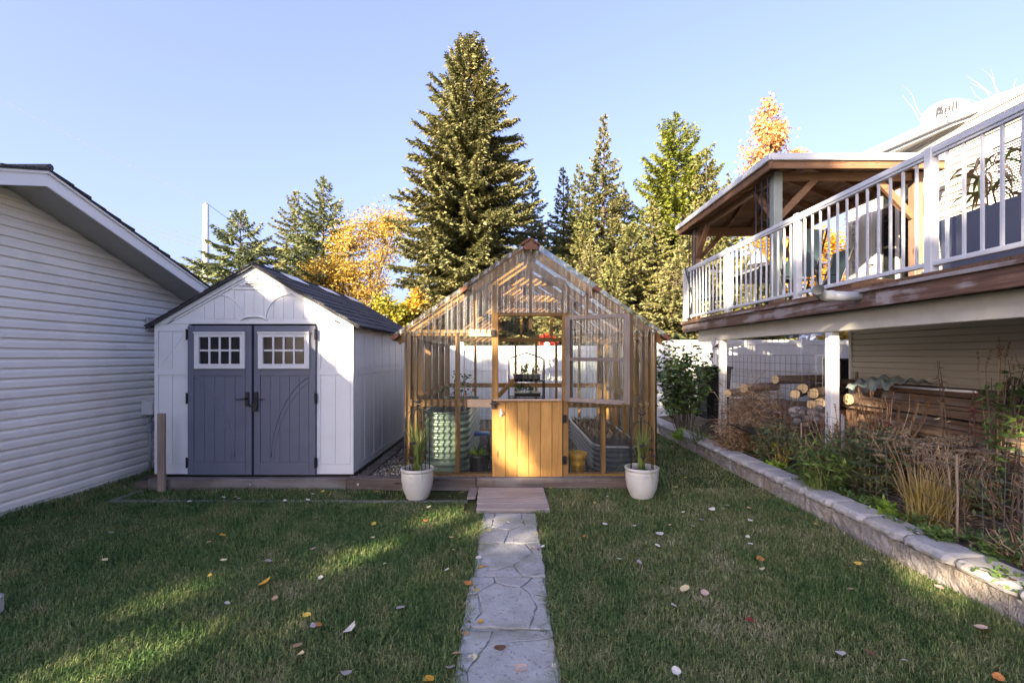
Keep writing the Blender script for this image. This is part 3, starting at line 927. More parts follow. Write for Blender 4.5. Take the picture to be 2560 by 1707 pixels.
# side walls
sw = MB().box(xR - .04, xR - .012, SY + .041, YB, zB, zE).build('side_wall', M['shed'], sh)
MB().box(xL + .012, xL + .04, SY + .041, YB, zB, zE).build('side_wall', M['shed'], sh)
MB().box(xL + .041, xR - .041, YB - .04, YB - .001, zB, zE).build('back_wall', M['shed'], sh)
MB().prism([(xL, zE), (xR, zE), (xM, zP)], 'y', YB - .04, YB).build('back_gable', M['shed'], sh)
npan = 9
pw = (YB - SY - .05) / npan
for i in range(npan):
    y0 = SY + .05 + i * pw
    for za, zb_, nb in ((zB + .10, 1.34, 2), (1.43, zE - .05, 3)):
        for k in range(nb):
            w0 = y0 + .022 + k * (pw - .044) / nb
            w1 = y0 + .022 + (k + 1) * (pw - .044) / nb - .006
            MB().box(xR - .0115, xR - .004, w0, w1, za, zb_).build('board', M['shed'], sw)
    MB().box(xR - .0115, xR, y0 - .014, y0 + .016, zB, zE).build('stile', M['shed'], sw)
MB().box(xR - .0115, xR + .002, SY + .05, YB, 1.355, 1.415).build('rail', M['shed'], sw)
MB().box(xR - .0115, xR + .001, SY + .05, YB, zB, zB + .085).build('rail', M['shed'], sw)
# roof: shingle courses on both slopes, skylight panels beside the ridge
e = xR - xM + .085
YF = SY - .06
for sgn in (-1, 1):
    rf = MB().prism([(xM, zP + .002), (xM + sgn * e, zP - slope * e + .002), (xM + sgn * e, zP - slope * e + .022), (xM, zP + .022)], 'y', YF, YB + .06).build('roof', M['shingle'], sh)
    MB().prism([(xM + sgn * .001, zP - .012), (xM + sgn * e, zP - slope * e - .014), (xM + sgn * e, zP - slope * e), (xM + sgn * .001, zP)], 'y', YF - .006, SY - .027).build('drip_edge', M['black_plastic'], rf)
    nC = 9
    for c in range(nC):
        s0, s1 = e * c / nC, e * (c + 1) / nC + .012
        r2 = random.Random(c + 50)
        if sgn > 0:
            y = YF - .01
            while y < YB + .06:
                L = r2.uniform(.16, .34)
                y1_ = min(y + L, YB + .065)
                lift = r2.uniform(0, .006)
                MB().prism([(xM + sgn * s0, zP - slope * s0 + .024), (xM + sgn * s1, zP - slope * s1 + .024), (xM + sgn * s1, zP - slope * s1 + .037 + lift), (xM + sgn * s0, zP - slope * s0 + .027)], 'y', y + .003, y1_ - .003).build('shingle', M['shingle'], rf)
                y = y1_
        else:
            MB().prism([(xM + sgn * s0, zP - slope * s0 + .024), (xM + sgn * s1, zP - slope * s1 + .024), (xM + sgn * s1, zP - slope * s1 + .039), (xM + sgn * s0, zP - slope * s0 + .027)], 'y', YF - .01, YB + .065).build('shingle_course', M['shingle'], rf)
MB().tube([(xM, YF - .012, zP + .03), (xM, YB + .07, zP + .03)], .022, 8).build('ridge_cap', M['shingle'], sh)
for ya, yb in ((6.52, 7.06), (7.78, 8.34), (9.02, 9.62)):
    s0, s1 = .035, .20
    MB().prism([(xM + s0, zP - slope * s0 + .045), (xM + s1, zP - slope * s1 + .045), (xM + s1, zP - slope * s1 + .055), (xM + s0, zP - slope * s0 + .055)], 'y', ya, yb).build('skylight', M['white'], sh)
# doors
def shed_door(x0, x1, mirror):
    y1 = SY - .004
    d = MB().box(x0, x1, y1 - .03, y1, zB - .003, zD - .006).build('door', M['shed_door'], sh)
    f = y1 - .0305
    # raised border, cross rail
    for a, b_, c, e_ in ((x0, x0 + .075, zB, zD - .007), (x1 - .075, x1, zB, zD - .007), (x0 + .076, x1 - .076, zB, sz(1153)), (x0 + .076, x1 - .076, sz(938), zD - .007)):
        MB().box(a + .001, b_ - .001, f - .012, f, c, e_).build('border', M['shed_door'], d)
    board_set(x0 + .079, x1 - .079, sz(1152), sz(940), 5, f, d, 'plank', M['shed_door'], .006, .005)
    # curved brace: a raised moulding, two edges
    pts = []
    for i in range(21):
        t = i / 20
        u = t ** 1.0
        xx = .10 + .64 * (1 - (1 - u) ** 1.75)
        zz = sz(942) - (sz(942) - sz(1140)) * (u ** 1.35)
        X = x0 + xx * (x1 - x0) * .98 if not mirror else x1 - xx * (x1 - x0) * .98
        pts.append((X, f - .004, zz))
    MB().tube(pts, .008, 6).build('brace_moulding', M['shed_door'], d, smooth=True)
    dx = -.055 if not mirror else .055
    MB().tube([(p[0] + dx * (1 - .4 * i / 20), p[1], p[2] - .03) for i, p in enumerate(pts)], .005, 6).build('brace_moulding', M['shed_door'], d, smooth=True)
    return d, f
dl, fL = shed_door(dL + .006, sx(634), False)
dr, fR = shed_door(sx(640), dR - .006, True)
MB().box(sx(633), sx(641), SY - .010, SY - .005, zB, zD - .008).build('door_gap', M['black_plastic'], sh)
for d, (a, b_) in ((dl, (494, 619)), (dr, (652, 778))):
    x0, x1, z0, z1 = sx(a), sx(b_), sz(921), sz(831)
    y = SY - .047
    fw = .058
    wf = MB()
    wf.box(x0, x0 + fw, y - .022, y, z0, z1).box(x1 - fw, x1, y - .022, y, z0, z1).box(x0 + fw, x1 - fw, y - .022, y, z0, z0 + fw).box(x0 + fw, x1 - fw, y - .022, y, z1 - fw, z1)
    wf.box(x0 - .006, x1 + .006, y - .034, y - .0225, z1 - .014, z1 + .004)
    wo_ = wf.build('window', M['white'], sh)
    ix0, ix1, iz0, iz1 = x0 + fw, x1 - fw, z0 + fw, z1 - fw
    mt = MB()
    for i in range(1, 4):
        xx = ix0 + (ix1 - ix0) * i / 4
        mt.box(xx - .011, xx + .011, y - .016, y - .001, iz0, iz1)
    zz = (iz0 + iz1) / 2
    for i in range(4):
        xa = ix0 + (ix1 - ix0) * i / 4 + .0115; xb = ix0 + (ix1 - ix0) * (i + 1) / 4 - .0115
        mt.box(xa, xb, y - .0155, y - .001, zz - .011, zz + .011)
    mt.build('muntin', M['white'], wo_)
    for i in range(4):
        for j in range(2):
            xa = ix0 + (ix1 - ix0) * i / 4 + .011; xb = ix0 + (ix1 - ix0) * (i + 1) / 4 - .011
            za = iz0 if j == 0 else zz + .011; zc = zz - .011 if j == 0 else iz1
            MB().box(xa, xb, y - .005, y - .001, za, zc).build('pane', M['dark_glass'], wo_)
# handles, hasp, hinges
for d, xc, sg in ((dl, sx(624), -1), (dr, sx(646), 1)):
    y = SY - .047
    MB().cbox(xc - .024, xc + .024, y - .018, y, sz(1014), sz(979), .004).tube([(xc, y - .018, sz(995)), (xc, y - .05, sz(995)), (xc + sg * .05, y - .055, sz(996)), (xc + sg * .10, y - .05, sz(997.5)), (xc + sg * .122, y - .05, sz(995))], [.011, .010, .009, .007, .005], 8).build('handle', M['black'], d)
pl = thing('padlock', 'black padlock and hasp between the handles of the shed doors', 'padlock', (sx(640), SY - .07, sz(1018)))
MB().cbox(sx(632), sx(652), SY - .085, SY - .066, sz(1016), sz(1008), .003).build('hasp', M['black'], pl)
MB().cbox(sx(641), sx(651), SY - .092, SY - .066, sz(1026), sz(1015), .004).build('lock_body', M['black'], pl)
for d, xc in ((dl, dL), (dr, dR)):
    for a, b_ in ((849, 824), (1007, 982), (1166, 1142)):
        MB().cbox(xc - .020, xc + .016, SY - .05, SY - .030, sz(a), sz(b_), .004).tube([(xc - .002, SY - .056, sz(a) - .006), (xc - .002, SY - .056, sz(b_) + .006)], .009, 8).build('hinge', M['black'], d)
# stake in front of the shed
tag(MB().cbox(-4.165, -4.083, 5.63, 5.67, -.05, 0.918, .004).build('wooden_stake', M['stake']), 'grey wooden stake standing upright in front of the left shed wall', 'stake')
# ------------------------------------------------------------------ greenhouse: cedar frame, clear corrugated sheets
FY = 5.86
def g(zx, zy, Y=FY):            # frame positions on the front plane
    return ((zx / 2.273 + 980 - 1280) / 1200 * FY, EYE + (888 - 580 - zy / 2.273) / 1200 * FY)
gx = lambda zx: g(zx, 0)[0]
gz = lambda zy: g(0, zy)[1]
gh = thing('greenhouse', 'timber framed greenhouse glazed with clear corrugated sheets, its upper door leaf standing open', 'greenhouse', (.23, FY, .13))
BYK = 9.40
gl, gr = gx(75), gx(1495)
gmx = (gl + gr) / 2
z0 = .134
zt = gz(560)            # wall top
zr = gz(70)             # ridge beam top
gs = (zr - zt) / (gr - gmx)
TH = .09
rtop = lambda x: zr - gs * abs(x - gmx)
def fbox(zx0, zx1, zy0, zy1, mat, name='stud', y0=FY, th=TH, parent=gh):
    return MB().cbox(gx(zx0), gx(zx1), y0, y0 + th, gz(zy1), gz(zy0), .003).build(name, M[mat], parent)
# front wall
fbox(75, 105, 560, 1398, 'cedar_z', 'corner_post', FY - .01); fbox(106, 136, 592, 1370, 'cedar_z', 'corner_post', FY + .05)
fbox(1462, 1495, 560, 1398, 'cedar_z', 'corner_post', FY - .01); fbox(1430, 1461, 598, 1370, 'cedar_z', 'corner_post', FY + .05)
fbox(358, 383, 592, 1370, 'cedar_z', 'stud', FY + .012)
fbox(568, 604, 300, 1398, 'cedar_z', 'door_post', FY - .01)
fbox(968, 1003, 300, 1398, 'cedar_z', 'door_post', FY - .01)
fbox(1190, 1216, 990, 1370, 'cedar_z', 'stud', FY + .012)
fbox(604.5, 967.5, 456, 476, 'cedar_x', 'door_header', FY)
fbox(95, 567, 555, 590, 'cedar_x', 'rail', FY + .012)
fbox(1003.5, 1492, 562, 596, 'cedar_x', 'rail', FY + .012)
fbox(100, 567, 950, 990, 'cedar_x', 'rail', FY - .012)
fbox(1003.5, 1492, 965, 997, 'cedar_x', 'rail', FY - .002)
fbox(100, 567, 1371, 1400, 'cedar_x', 'sill_beam', FY - .004)
fbox(1003.5, 1492, 1371, 1400, 'cedar_x', 'sill_beam', FY - .004)
fbox(604.5, 967.5, 1386, 1400, 'cedar_x', 'threshold', FY + .01)
fbox(440, 586, 553, 593, 'raw_wood', 'patch_block', FY - .038, .024)
fbox(430, 575, 949, 993, 'raw_wood', 'patch_block', FY - .040, .026)
# front rafters and gable studs
def rafter(y, mat='cedar_x', dx0=0.0, name='rafter'):
    for s in (-1, 1):
        e = gr - gmx + .10
        a = (gmx + s * .02, y, zr - .06 - gs * .02); b_ = (gmx + s * e, y, zr - .06 - gs * e)
        MB().bar(a, b_, .038, .10).build(name, M[mat], gh)
rafter(FY + .03)
for zx in (230, 470, 790, 1110, 1330):
    x = gx(zx)
    MB().cbox(x - .022, x + .022, FY + .055, FY + .10, zt + .02, rtop(x) - .12, .003).build('gable_stud', M['cedar_z'], gh)
# plates, purlins, ridge
for x in (gl + .03, gr - .03):
    MB().cbox(x - .045, x + .045, FY + .10, BYK - .01, zt - .10, zt - .005, .003).build('wall_plate', M['cedar_y'], gh)
MB().cbox(gmx - .022, gmx + .022, FY + .005, BYK, zr - .19, zr - .03, .003).build('ridge_beam', M['cedar_y'], gh)
for s in (-1, 1):
    for d in (.80, 1.63):
        x = gmx + s * d
        zz = rtop(x)
        q = MB(); q.bar((x, FY - .13, zz - .008), (x, BYK + .1, zz - .008), .09, .05, up=(s * gs, 0, 1)); q.build('purlin', M['ridge_wood'], gh)
for s in (-1, 1):
    MB().bar((gmx + s * .058, FY - .15, zr + .042 - gs * .058), (gmx + s * .058, BYK + .12, zr + .042 - gs * .058), .135, .02, up=(s * gs, 0, 1)).build('ridge_cap', M['ridge_wood'], gh)
MB().prism([(gmx - .085, zr - .09), (gmx + .085, zr - .09), (gmx + .085, zr - .055), (gmx, zr + .02), (gmx - .085, zr - .055)], 'y', FY - .142, FY - .125).build('ridge_end_block', M['ridge_wood'], gh)
for y in (6.70, 7.55, 8.40, 9.30):
    rafter(y)
rx_ = lambda p: (p - 1280) / 1200 * BYK
# collar ties and loft boards
for y, za, zb_, hw in ((6.72, 2.575, 2.69, .56), (7.57, 2.44, 2.545, .78), (8.42, 2.44, 2.545, .78)):
    MB().cbox(gmx - hw, gmx + hw, y + .025, y + .065, za, zb_, .003).build('collar_tie', M['cedar_x'], gh)
zz = 2.05
while zz < 2.86:
    hw = max(.08, (zr - .1 - zz - .11) / gs)
    for xa, xb in (((gmx - hw, gmx + hw),) if zz > 2.33 else ((gmx - hw, rx_(1255)), (rx_(1412), gmx + hw))):
        MB().cbox(xa, xb, BYK - .06, BYK - .03, zz + .003, zz + .118, .003).build('gable_plank', M['brown_wood_x'], gh)
    zz += .12
# side walls: studs, rails
for x, s in ((gl, 1), (gr, -1)):
    for k, y in enumerate((6.55, 7.15, 7.85, 8.55)):
        MB().cbox(x + s * .005, x + s * .095, y, y + .04, z0 + .04, zt - .102, .003).build('side_stud', M['cedar_z'], gh)
    for za, zb_ in ((z0, z0 + .038), (.985, 1.06)):
        for ya, yb in zip((FY + .145, 6.592, 7.192, 7.892, 8.592), (6.548, 7.148, 7.848, 8.548, BYK - .1)):
            MB().cbox(x + s * .005, x + s * .085, ya, yb, za, zb_, .003).build('side_rail', M['cedar_y'], gh)
    MB().bar((x + s * .05, FY + .16, 1.36), (x + s * .05, 6.5, zt - .12), .035, .085, up=(1, 0, 0)).build('wind_brace', M['cedar_z'], gh)
# rear wall
sb = BYK
def rx(p): return (p - 1280) / 1200 * sb
for p, w_ in ((1114, .09), (1189, .045), (1289, .045), (1340, .045), (1390, .045), (1447, .045), (1500, .09)):
    x = rx(p)
    x = max(gl + .045, min(gr - .045, x))
    MB().cbox(x - w_ / 2, x + w_ / 2, sb - .09, sb, z0 + .04, 1.855, .003).build('rear_stud', M['cedar_z'], gh)
for p in (1303, 1378):
    x = rx(p)
    MB().cbox(x - .025, x + .025, sb - .09, sb, 1.945, 2.34, .003).build('rear_stud', M['cedar_z'], gh)
for za, zb_ in ((1.86, 1.94), (.975, 1.06), (z0, z0 + .038)):
    MB().cbox(gl + .1, gr - .1, sb - .075, sb - .02, za, zb_, .003).build('rear_rail', M['cedar_x'], gh)
# corrugated sheets
def corr_wall(x0, x1, zb, ztop, y, name, parent=gh, per=.076, amp=.010, n=8, mat='poly'):
    nx = max(4, int((x1 - x0) / per * n))
    vs, fs = [], []
    for i in range(nx + 1):
        x = x0 + (x1 - x0) * i / nx
        yy = y + amp * math.sin(2 * math.pi * x / per) + .004 * math.sin(x * 7.3)
        a, b_ = (zb(x) if callable(zb) else zb), (ztop(x) if callable(ztop) else ztop)
        for k in range(4):
            t = k / 3
            vs.append((x, yy + .003 * math.sin(x * 5 + k * 2), a + (b_ - a) * t))
    for i in range(nx):
        for k in range(3):
            a = i * 4 + k
            fs.append((a, a + 4, a + 5, a + 1))
    return MB().add(vs, fs).build(name, M[mat], parent, smooth=True)
def corr_side(x, y0, y1, za, zb_, name, per=.076, amp=.010, n=6):
    ny = int((y1 - y0) / per * n)
    vs, fs = [], []
    for i in range(ny + 1):
        y = y0 + (y1 - y0) * i / ny
        xx = x + amp * math.sin(2 * math.pi * y / per)
        vs += [(xx, y, za), (xx, y, zb_)]
    for i in range(ny):
        a = 2 * i
        fs.append((a, a + 2, a + 3, a + 1))
    return MB().add(vs, fs).build(name, M['poly_clear'], gh, smooth=True)
und = lambda x: rtop(x) - .02
zs_ = gz(575)
corr_wall(gl - .01, gx(568), z0 + .01, zs_ + .03, FY - .026, 'glazing_sheet', mat='poly_clear')
corr_wall(gx(1004), gr + .01, z0 + .01, zs_ + .03, FY - .026, 'glazing_sheet', mat='poly_clear')
corr_wall(gl - .01, gx(568), zs_, und, FY - .040, 'glazing_sheet', amp=.013)
corr_wall(gx(1004), gr + .01, zs_, und, FY - .040, 'glazing_sheet', amp=.013)
corr_wall(gx(569), gx(1003), gz(462), und, FY - .030, 'glazing_sheet', amp=.014)
corr_wall(gl, gr, z0 + .01, und, BYK + .016, 'glazing_sheet', mat='poly_clear')
corr_side(gl - .016, FY, BYK, z0 + .01, zt + .01, 'glazing_sheet')
corr_side(gr + .016, FY, BYK, z0 + .01, zt + .01, 'glazing_sheet')
for s in (-1, 1):
    for (u0, u1, lift) in ((0.0, .80, .034), (.76, 1.66, .022)):
        y0, y1, per, n = FY - .12, BYK + .1, .076, 6
        ny = int((y1 - y0) / per * n)
        vs, fs = [], []
        for i in range(ny + 1):
            y = y0 + (y1 - y0) * i / ny
            h = lift + .010 * math.sin(2 * math.pi * y / per)
            for u in (u0, (u0 + u1) / 2, u1):
                vs.append((gmx + s * u, y, rtop(gmx + u) + h + .006))
        for i in range(ny):
            for k in range(2):
                a = i * 3 + k
                fs.append((a, a + 3, a + 4, a + 1))
        MB().add(vs, fs).build('roof_sheet', M['poly_roof'], gh, smooth=True)
        # rippled closing strips along the front edge
        for k in range(2):
            vs, fs = [], []
            nn = int((u1 - u0) / .02)
            for i in range(nn + 1):
                u = u0 + (u1 - u0) * i / nn
                zz = rtop(gmx + u) + lift
                vs += [(gmx + s * u, y0 - .004 + k * .012, zz - .050 + .012 * k + .005 * math.sin(i * 1.9)), (gmx + s * u, y0 - .006 - .010 * math.sin(i * .9) + k * .01, zz + .012 - .016 * k)]
            for i in range(nn):
                fs.append((2 * i, 2 * i + 2, 2 * i + 3, 2 * i + 1))
            MB().add(vs, fs).build('edge_strip', M['poly'], gh, smooth=True)
# lower half door of upright boards
ld = MB().cbox(gx(570), gx(966), FY - .012, FY + .008, gz(1386), gz(960), .002).build('lower_door', M['door_wood'], gh)
bx = [571, 645, 712, 777, 843, 908, 967]
for i in range(6):
    MB().cbox(gx(bx[i]) + .002, gx(bx[i + 1]) - .002, FY - .038, FY - .0125, gz(1387), gz(958), .004).build('board', M['door_wood'], ld)
MB().cbox(gx(575), gx(960), FY - .075, FY + .05, gz(956.5), gz(950), .004).build('sill_board', M['raw_wood'], gh)
MB().tube([(gx(622), FY - .038, gz(1005)), (gx(617), FY - .045, gz(1012)), (gx(628), FY - .07, gz(1018)), (gx(628), FY - .07, gz(1030)), (gx(617), FY - .045, gz(1040)), (gx(622), FY - .038, gz(1046))], .007, 6).cbox(gx(612), gx(626), FY - .043, FY - .038, gz(1048), gz(1002), .002).build('door_pull', M['steel'], ld)
for zy in (1058, 1292):
    MB().cbox(gx(966), gx(990), FY - .046, FY - .011, gz(zy + 22), gz(zy - 22), .004).tube([(gx(968), FY - .05, gz(zy + 24)), (gx(968), FY - .05, gz(zy - 24))], .008, 8).build('hinge', M['black'], ld)
MB().cbox(gx(566), gx(592), FY - .07, FY - .041, gz(1000), gz(950), .004).tube([(gx(560), FY - .075, gz(972)), (gx(612), FY - .075, gz(972))], .010, 8).tube([(gx(585), FY - .08, gz(972)), (gx(580), FY - .10, gz(988))], .006, 6).build('barrel_bolt', M['rust'], gh)
MB().cbox(gx(562), gx(588), FY - .05, FY - .0385, gz(590), gz(556), .003).build('barrel_bolt', M['rust'], gh)
# open upper leaf
hx, hy = gx(985), FY - .03
ex, ey = 1.335, 5.42
ux, uy = (ex - hx), (ey - hy)
ln = math.hypot(ux, uy); ux, uy = ux / ln, uy / ln
nx_, ny_ = -uy, ux           # pointing to the back
zA, zB_ = gz(958), gz(480)
def leaf_bar(a0, a1, za, zb_, t0, t1, mat, name, parent):
    p = lambda a, t: (hx + ux * a + nx_ * t, hy + uy * a + ny_ * t)
    pts = [p(a0, t0), p(a1, t0), p(a1, t1), p(a0, t1)]
    return MB().prism([pts[0], pts[1], pts[2], pts[3]], 'z', za, zb_).build(name, M[mat], parent)
ul = leaf_bar(0, .065, zA, zB_, -.02, .02, 'grey_wood_z', 'upper_door', gh)
leaf_bar(0, .065, zA + .04, zB_ - .04, .021, .075, 'cedar_z', 'stile', ul)
leaf_bar(ln - .065, ln, zA, zB_, -.02, .02, 'grey_wood_z', 'stile', ul)
leaf_bar(ln - .075, ln + .004, zA, zB_, .021, .10, 'cedar_z', 'stile', ul)
leaf_bar(.066, ln - .066, zB_ - .045, zB_, -.02, .02, 'grey_wood_x', 'rail', ul)
leaf_bar(.066, ln - .066, zA, zA + .042, -.02, .02, 'grey_wood_x', 'rail', ul)
leaf_bar(.066, ln - .066, zA, zA + .012, -.07, -.0205, 'grey_wood_x', 'drip_board', ul)
zc = gz(722)
leaf_bar(.066, ln - .066, zc - .02, zc + .02, -.018, .018, 'grey_wood_x', 'rail', ul)
vs, fs = [], []
nn = int(ln / .076 * 8)
for i in range(nn + 1):
    a = .02 + (ln - .04) * i / nn
    t = .03 + .010 * math.sin(2 * math.pi * a / .076)
    vs += [(hx + ux * a + nx_ * t, hy + uy * a + ny_ * t, zA + .02), (hx + ux * a + nx_ * t, hy + uy * a + ny_ * t, zB_ - .02)]
for i in range(nn):
    fs.append((2 * i, 2 * i + 2, 2 * i + 3, 2 * i + 1))
MB().add(vs, fs).build('glazing_sheet', M['poly'], ul, smooth=True)
# screws in the sheets
scr = MB()
for zx in list(range(110, 560, 48)) + list(range(1020, 1490, 48)):
    for zy in (975, 1385, 572):
        scr.ball((gx(zx), FY - .040, gz(zy)), .007, 6, 4)
so = scr.build('screw_heads', M['steel'], gh); so['kind'] = 'stuff'

# ------------------------------------------------------------------ things inside the greenhouse
def tank(name, label, x0, x1, y0, y1, z0, z1, mat, nw, group=None):
    """rounded stock tank bed with rolled rim and corrugated wall"""
    t = thing(name, label, 'raised bed', ((x0 + x1) / 2, y0, z0), group)
    r = min(.24, (x1 - x0) * .42)
    out = []
    def ring(off):
        pts = []
        for cx, cy, a0 in ((x1 - r, y1 - r, 0), (x0 + r, y1 - r, 90), (x0 + r, y0 + r, 180), (x1 - r, y0 + r, 270)):
            for k in range(9):
                a = R(a0 + 90 * k / 8)
                pts.append((cx + (r + off) * math.cos(a), cy + (r + off) * math.sin(a)))
        return pts
    vs, fs = [], []
    nz = nw * 6
    n = 36
    for j in range(nz + 1):
        z = z0 + (z1 - z0) * j / nz
        off = .013 * math.sin(2 * math.pi * nw * j / nz)
        vs += [(x, y, z) for x, y in ring(off)]
    for j in range(nz):
        for i in range(n):
            m = (i + 1) % n
            fs.append((j * n + i, j * n + m, (j + 1) * n + m, (j + 1) * n + i))
    MB().add(vs, fs).build('wall', M[mat], t, smooth=True)
    pts = [(x, y, z1) for x, y in ring(0.0)]
    MB().tube(pts + pts[:2], .016, 6).build('rim', M['steel' if mat == 'blue_metal' else mat], t, smooth=True)
    k = len(pts)
    MB().add([(x, y, z1 - .07) for x, y in ring(-.012)], [tuple(range(k))]).build('soil', M['soil'], t)
    return t
tank('raised_bed', 'tall sage green corrugated steel raised bed inside the greenhouse', -1.15, -.56, 6.10, 8.55, .10, .865, 'green_metal', 9)
tank('raised_bed', 'low dark blue grey corrugated steel raised bed inside the greenhouse', 1.06, 1.69, 6.12, 8.9, .10, .43, 'blue_metal', 5)
yp = thing('flower_pot', 'empty yellow plastic pot standing inside the greenhouse right of the half door', 'pot', (.83, 6.12, .095))
MB().lathe([(.085, 0), (.10, .20), (.118, .205), (.122, .27), (.112, .275), (.10, .21), (.095, .12)], (.835, 6.12, .095), 28, cap0=True).build('body', M['yellow_pot'], yp, smooth=True)
MB().lathe([(.001, .13), (.094, .125)], (.835, 6.12, .095), 20).build('soil', M['soil'], yp)
bp = thing('plant_pot', 'black plastic pot with a lime green lettuce inside the greenhouse', 'potted plant', (-.43, 6.15, .095))
MB().lathe([(.105, 0), (.125, .20), (.14, .205), (.142, .245), (.13, .25), (.118, .21)], (-.43, 6.15, .095), 28, cap0=True).build('body', M['black_plastic'], bp, smooth=True)
MB().lathe([(.001, .222), (.118, .215)], (-.43, 6.15, .095), 20).build('soil', M['soil'], bp)
rn = np.random.default_rng(4)
n = 34
a = rn.uniform(0, 6.28, n); el = rn.uniform(.1, 1.1, n)
leaf_mesh('leaves', np.c_[-.43 + .03 * np.cos(a), 6.15 + .03 * np.sin(a), np.full(n, .31)], np.c_[np.cos(a) * np.cos(el), np.sin(a) * np.cos(el), np.sin(el)], np.c_[-np.sin(a), np.cos(a), rn.normal(0, .3, n)], rn.uniform(.08, .16, n), rn.uniform(.03, .06, n), M['lettuce'], bp, .65)
bs = thing('stool', 'small blue topped folding stool inside the greenhouse', 'stool', (-.46, 7.05, .1))
MB().cbox(-.60, -.33, 6.95, 7.2, .43, .475, .015).build('seat', M['blue_plastic'], bs)
for x in (-.585, -.345):
    for y in (6.97, 7.18):
        MB().tube([(x, y, .43), (x + (x + .46) * .15, y + (y - 7.07) * .3, .09)], .011, 6).build('leg', M['black'], bs)
# shelf rack with seed trays
RY_ = 6.95
rk = thing('shelf_rack', 'small black tube rack with a peaked top holding seed trays behind the half door', 'rack', (-.02, RY_, .1))
def rxx(zx): return (zx / 2.273 - 300) / 1200 * RY_
def rzz(zy): return EYE + (308 - zy / 2.273) / 1200 * RY_
for y in (RY_, RY_ + .30):
    xl, xr = rxx(664), rxx(866)
    MB().tube([(xl, y, .10), (xl, y, rzz(725)), (xl + .05, y, rzz(712)), ((xl + xr) / 2, y, rzz(686)), (xr - .05, y, rzz(712)), (xr, y, rzz(725)), (xr, y, .10)], .010, 6).build('hoop', M['black'], rk, smooth=True)
for zy in (848, 943, 1100):
    q = MB()
    xl, xr = rxx(664), rxx(866)
    for y in (RY_, RY_ + .30):
        q.tube([(xl, y, rzz(zy)), (xr, y, rzz(zy))], .009, 6)
    for i in range(8):
        x = xl + (xr - xl) * i / 7
        q.tube([(x, RY_, rzz(zy)), (x, RY_ + .3, rzz(zy))], .006, 5)
    q.build('shelf', M['black'], rk)
for k, (zx0, zx1, zyb, zyt, lab, seed) in enumerate(((686, 846, 845, 806, 'black seed tray of leafy seedlings on the upper rack shelf', 1), (694, 848, 941, 912, 'black seed tray of small seedlings on the lower rack shelf', 2))):
    tr = thing('seed_tray', lab, 'seed tray', ((rxx(zx0) + rxx(zx1)) / 2, RY_, rzz(zyb)), 'seed trays on the rack')
    xa, xb, za, zb_ = rxx(zx0), rxx(zx1), rzz(zyb) + .012, rzz(zyt)
    q = MB()
    q.cbox(xa + .01, xb - .01, RY_ + .01, RY_ + .29, za, zb_ - .02, .008)
    q.box(xa, xb, RY_ - .002, RY_ + .302, zb_ - .02, zb_ - .008)
    for i in range(7):
        xx = xa + .02 + (xb - xa - .04) * i / 7
        q.cbox(xx, xx + (xb - xa - .04) / 7 - .008, RY_ - .004, RY_ + .02, za + .01, zb_ - .024, .004)
    q.build('tray', M['black_plastic'], tr)
    rn = np.random.default_rng(seed)
    n = 230 if k == 0 else 160
    stx = rn.uniform(xa + .02, xb - .02, 16); sty = rn.uniform(RY_ + .03, RY_ + .26, 16)
    hh = rn.uniform(.06, .22 if k == 0 else .13, 16)
    st_ = MB()
    for i in range(16):
        st_.tube([(stx[i], sty[i], zb_ - .02), (stx[i] + rn.normal(0, .02), sty[i], zb_ + hh[i])], .003, 4)
    st_.build('stems', M['weed_leaf'], tr)['kind'] = 'stuff'
    j = rn.integers(0, 16, n); u = rn.uniform(.3, 1.05, n); a = rn.uniform(0, 6.28, n)
    leaf_mesh('leaves', np.c_[stx[j], sty[j], zb_ - .01 + hh[j] * u], np.c_[np.cos(a), np.sin(a), rn.normal(.1, .5, n)], np.c_[-np.sin(a), np.cos(a), rn.normal(0, .4, n)], rn.uniform(.03, .075, n), rn.uniform(.014, .03, n), M['green_leaf'], tr)
tag(MB().bar((gx(602), FY + .16, gz(938)), (gx(688), FY + .40, gz(852)), .03, .05).build('wood_strut', M['cedar_z']), 'slanting wooden strut leaning behind the left door post of the greenhouse', 'strut')
# tomato stems in the tall bed
tp = thing('tomato_plant', 'sparse withered tomato plant in the sage green raised bed', 'plant', (-.78, 7.1, .8))
rn = np.random.default_rng(12)
q = MB(); tips = []
for i in range(9):
    x, y = rn.uniform(-1.0, -.66), rn.uniform(6.5, 8.2)
    p = [(x, y, .79)]
    for k in range(5):
        p.append((p[-1][0] + rn.normal(0, .03), p[-1][1] + rn.normal(0, .04), p[-1][2] + rn.uniform(.06, .13)))
        tips.append(p[-1])
    q.tube(p, .005, 4)
q.build('stems', M['brown_leaf'], tp)['kind'] = 'stuff'
T = np.array(tips); n = 200; j = rn.integers(0, len(T), n); a = rn.uniform(0, 6.28, n)
leaf_mesh('leaves', T[j] + rn.normal(0, .02, (n, 3)), np.c_[np.cos(a), np.sin(a), rn.normal(-.3, .4, n)], rn.normal(0, 1, (n, 3)), rn.uniform(.04, .09, n), rn.uniform(.02, .04, n), M['green_leaf'], tp)
b = MB()
for i in range(7):
    b.ball((-.72 + rn.normal(0, .07), 7.2 + rn.normal(0, .3), 1.02 + rn.normal(0, .08)), .022, 7, 5)
for i, f_ in enumerate(range(1)):
    pass
b.build('tomatoes', M['orange'], tp)['kind'] = 'stuff'
